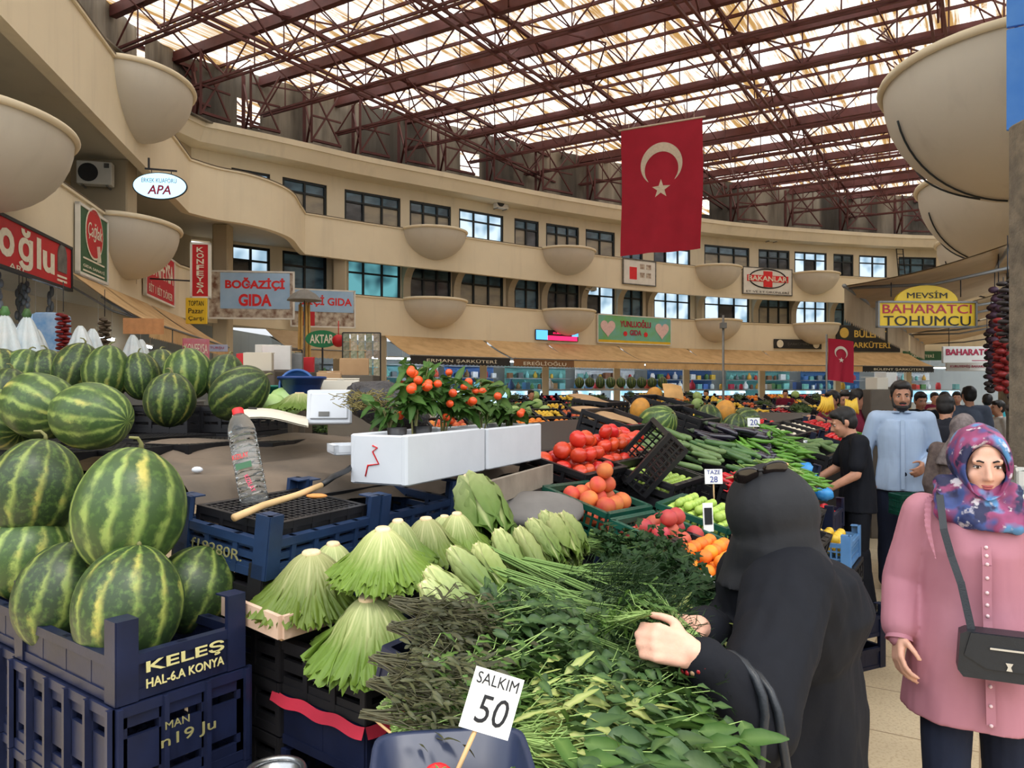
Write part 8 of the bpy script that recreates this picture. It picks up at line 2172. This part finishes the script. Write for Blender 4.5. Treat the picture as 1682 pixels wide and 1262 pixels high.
    br_ = root('rocket_bunch', o + wrN + Vector((-.11, .03, .06)), (0, .5, 2.2), 'sprig of greens under the braceleted hand', 'greens'); mk('leaves', BUN['rocket'][1][0], br_); mk('stems', BUN['rocket'][1][1], br_); br_.scale = (.6,) * 3
black_woman()

# --- the man in the blue shirt, the boy in black
M_SHIRTB = None
def stripe_mat():
    b = N('blue_check_shirt'); co = b.coord(); w = b.n('ShaderNodeTexWave', Scale=28, _wave_type='BANDS', _bands_direction='X'); b.link(co, w.inputs['Vector'])
    w2 = b.n('ShaderNodeTexWave', Scale=28, _wave_type='BANDS', _bands_direction='Z'); b.link(co, w2.inputs['Vector'])
    c = b.mix(b.math('MULTIPLY', w.outputs[0], .35), lin((168, 186, 210)), lin((130, 152, 184))); c = b.mix(b.math('MULTIPLY', w2.outputs[0], .12), c, lin((130, 152, 184)))
    b.bsdf(c, .8, spec=.2, bump=b.noise(co, 12, 3), bump_s=.2); return b.m
M_SHIRTB = stripe_mat()
rt, j, HM, k = person('person', (3.39, 6.7, 0), -.38, 1.83, 'smiling bearded man in pale blue shirt and dark trousers, facing us', None, dict(elR=(-.27, .05, 1.16), wrR=(-.26, -.02, .92), elL=(.27, .05, 1.14), wrL=(.15, -.17, 1.06), ankL=(.11, .1, .09), kneeL=(.1, .02, .5)), M_SHIRTB, .84, 'long', M_NAVYT, M_SKIN3, M_HAIR, True, True, (.06, 0, .05), .009, True, wr=.009, fat=1.06)
s = k; col = MB(); col.tube([Vector((math.cos(a) * .072, math.sin(a) * .062 - .01 * s, 1.475 * s - .012 * math.sin(a))) for a in [math.pi * (-.42 + 1.84 * q / 20) for q in range(21)]], .014, 8, True, .6); col.build('collar', M_SHIRTB, rt)
pl = MB(); pp = [(0, -.118, 1.42 * s), (0, -.142, 1.3 * s), (0, -.15, 1.15 * s), (0, -.158, 1.0 * s), (0, -.172, .86 * s)]
for a, b_ in zip(pp, pp[1:]): pl.bar(a, b_, .03, .012, (0, 1, 0))
pl.build('placket', M_SHIRTB, rt)
gb = crate('green', (3.27, 6.35, .72), (0, 0, .1), 'green mesh basket of produce carried past by the man in the blue shirt'); gb.scale = (.62, .5, 1.3)
rt, j, HM, k = person('person', (2.72, 6.05, 0), -1.8, 1.66, 'boy in black shirt and wide black trousers reaching into a crate', None, dict(head=(.0, -.11, 1.57), neck=(0, -.05, 1.455), chest=(0, -.02, 1.29), elL=(.24, -.06, 1.16), wrL=(.2, -.27, 1.03), elR=(-.24, -.12, 1.17), wrR=(-.2, -.36, 1.03), shL=(.18, -.02, 1.41), shR=(-.18, -.02, 1.41)), M_BLACKC, .84, 'short', M_BLACKC, M_SKIN2, M_HAIR, True, False, (.35, 0, 0), .009, True, wr=.01)
MB().bar((.225, -.05, 1.27 * k), (.235, -.06, 1.18 * k), .012, .05, (0, 1, 0)).build('sleeve_print', M_WHITE, rt)
t = Vol()
for S in 'LR': t.cap(j['knee' + S], j['ank' + S] - Vector((0, 0, .02)), .085, .1)
mk('trouser_flare', t.mesh('trouser_flare', M_BLACKC, .012, 3, .01, 9), rt)
# --- behind them
person('person', (4.15, 7.35, 0), 2.7, 1.72, 'person in plain dark shirt seen from behind, between the man and the woman in pink', None, dict(head=(0, -.05, 1.6)), cloth_mat('charcoal_shirt', (40, 42, 50)), .82, 'short', M_BLACKC, M_SKIN2, vox=.011, face=True, headrot=(.25, 0, -.2))
M_GREYSC = mat('grey_brown_scarf', (128, 118, 116), .8, (84, 74, 76), 26, .9)
person('person', (3.36, 5.75, 0), 2.2, 1.58, 'woman in grey-brown patterned scarf and cloak behind the woman in pink', None, dict(head=(0, -.05, 1.6)), cloth_mat('taupe_cloak', (112, 98, 92), (70, 60, 62), .9, 22, .8), .6, 'long', M_BLACKC, M_SKIN, hood=M_GREYSC, vox=.011, headrot=(.3, 0, 0))
M_MAROON = cloth_mat('maroon_vest', (112, 30, 52)); M_NAVY2 = cloth_mat('navy_shirt', (46, 54, 76)); M_GREYS = cloth_mat('slate_shirt', (84, 92, 108)); M_BEIGE = cloth_mat('beige_top', (176, 152, 132)); M_WHT = cloth_mat('white_top', (222, 220, 216)); M_TEAL = cloth_mat('turquoise_top', (70, 178, 190))
reach = dict(elL=(.3, -.1, 1.3), wrL=(.2, -.35, 1.4), elR=(-.28, -.08, 1.2), wrR=(-.2, -.32, 1.15))
def P(px, d): return ((px - CX) / F * d, d, 0)
crowd = [(1368, 9.6, -.9, 1.74, reach, M_MAROON, 'fruit seller in maroon shirt with a raised bare arm, beside the small flag', M_SKIN2, None, 'short', (.1, 0, .3)), (1408, 9.3, 1.1, 1.76, reach, M_MAROON, 'fruit seller in maroon shirt with a white strap down the back', M_SKIN2, None, 'short', (.2, 0, 0)), (1388, 10.2, .1, 1.74, None, M_BLACKC, 'fruit seller in black standing between the two maroon shirts', M_SKIN2, None, 'short', (.1, 0, 0)),
         (1512, 10.8, .2, 1.72, None, M_BLACKC, 'dark haired man in black shirt beyond the bearded man', M_SKIN3, None, 'short', (.2, 0, .2)), (1552, 11.8, .1, 1.72, None, M_BEIGE, 'man in a beige top facing us farther down the aisle', M_SKIN2, None, 'long', (0, 0, .1)), (1592, 10.4, 3.0, 1.8, None, M_GREYS, 'broad man in slate shirt seen from behind', M_SKIN2, None, 'short', (0, 0, 0)), (1572, 14.0, .0, 1.72, None, M_NAVY2, 'man in navy shirt far down the aisle', M_SKIN2, None, 'long', (0, 0, 0)),
         (1622, 13.0, 2.6, 1.68, None, M_TEAL, 'person in turquoise top at the far shop table', M_SKIN2, None, 'short', (0, 0, 0)), (1535, 15.5, .3, 1.7, None, M_MAROON, 'distant person in maroon before the far shops', M_SKIN2, None, 'long', (0, 0, 0)), (1640, 11.0, -1.6, 1.6, None, M_WHT, 'shopkeeper in white behind the long shop table', M_SKIN2, None, 'long', (0, 0, 0)),
         (945, 22.5, .2, 1.75, None, M_BEIGE, 'seller in beige behind the middle fruit tables', M_SKIN2, None, 'short', (0, 0, 0)), (872, 19.5, .5, 1.75, None, M_BLACKC, 'seller in black behind the far fruit table', M_SKIN2, None, 'short', (0, 0, 0)), (1160, 24.0, -.3, 1.75, None, M_NAVY2, 'distant seller in navy below the heart board', M_SKIN2, None, 'short', (0, 0, 0)), (700, 20.0, .5, 1.7, None, M_WHT, 'distant seller in white below the dark valance', M_SKIN2, None, 'long', (0, 0, 0)), (1290, 23.0, .0, 1.75, None, M_MAROON, 'distant seller in maroon below the thin dark board', M_SKIN2, None, 'short', (0, 0, 0))]
for px, d, yaw, H, J, tp, lab, sk, hd, sl, hr in crowd:
    if abs(yaw) < 1.0: yaw -= math.atan2(px - CX, F)
    rt, j, HM, k = person('person', P(px, d), yaw, H, lab, None, J, tp, .84, sl, M_NAVY2 if tp is not M_NAVY2 else M_BLACKC, sk, headrot=hr, vox=.014 if d < 12 else .02, face=d < 16, hands=d < 13)
    if 'white strap' in lab:
        q = MB(); q.bar((-.13, .13, 1.46 * k), (-.06, .15, 1.2 * k), .06, .012, (0, 1, 0)).bar((-.06, .15, 1.22 * k), (.0, .16, .98 * k), .06, .012, (0, 1, 0)); q.build('strap', M_WHITE, rt)
for px, py, d, lab in ((1358, 667, 8.6, 'bunch of yellow bananas held by the maroon seller'), (1398, 672, 8.4, 'second bunch of bananas beside the boy’s head')):
    r = root('banana_bunch', PX(px, py, d), (math.pi, 0, 0), lab, 'bananas')
    for i in range(7):
        mk('banana', FR['banana'], r, (-.06 + i * .02, .0, -.01 * abs(i - 3)), (0, 1.4 + .1 * (i - 3), .2 * (i - 3)))
    MB().tube([(-.05, 0, .08), (0, 0, .12), (.05, 0, .08)], .012, 6).build('stalk', M_STEM, r)
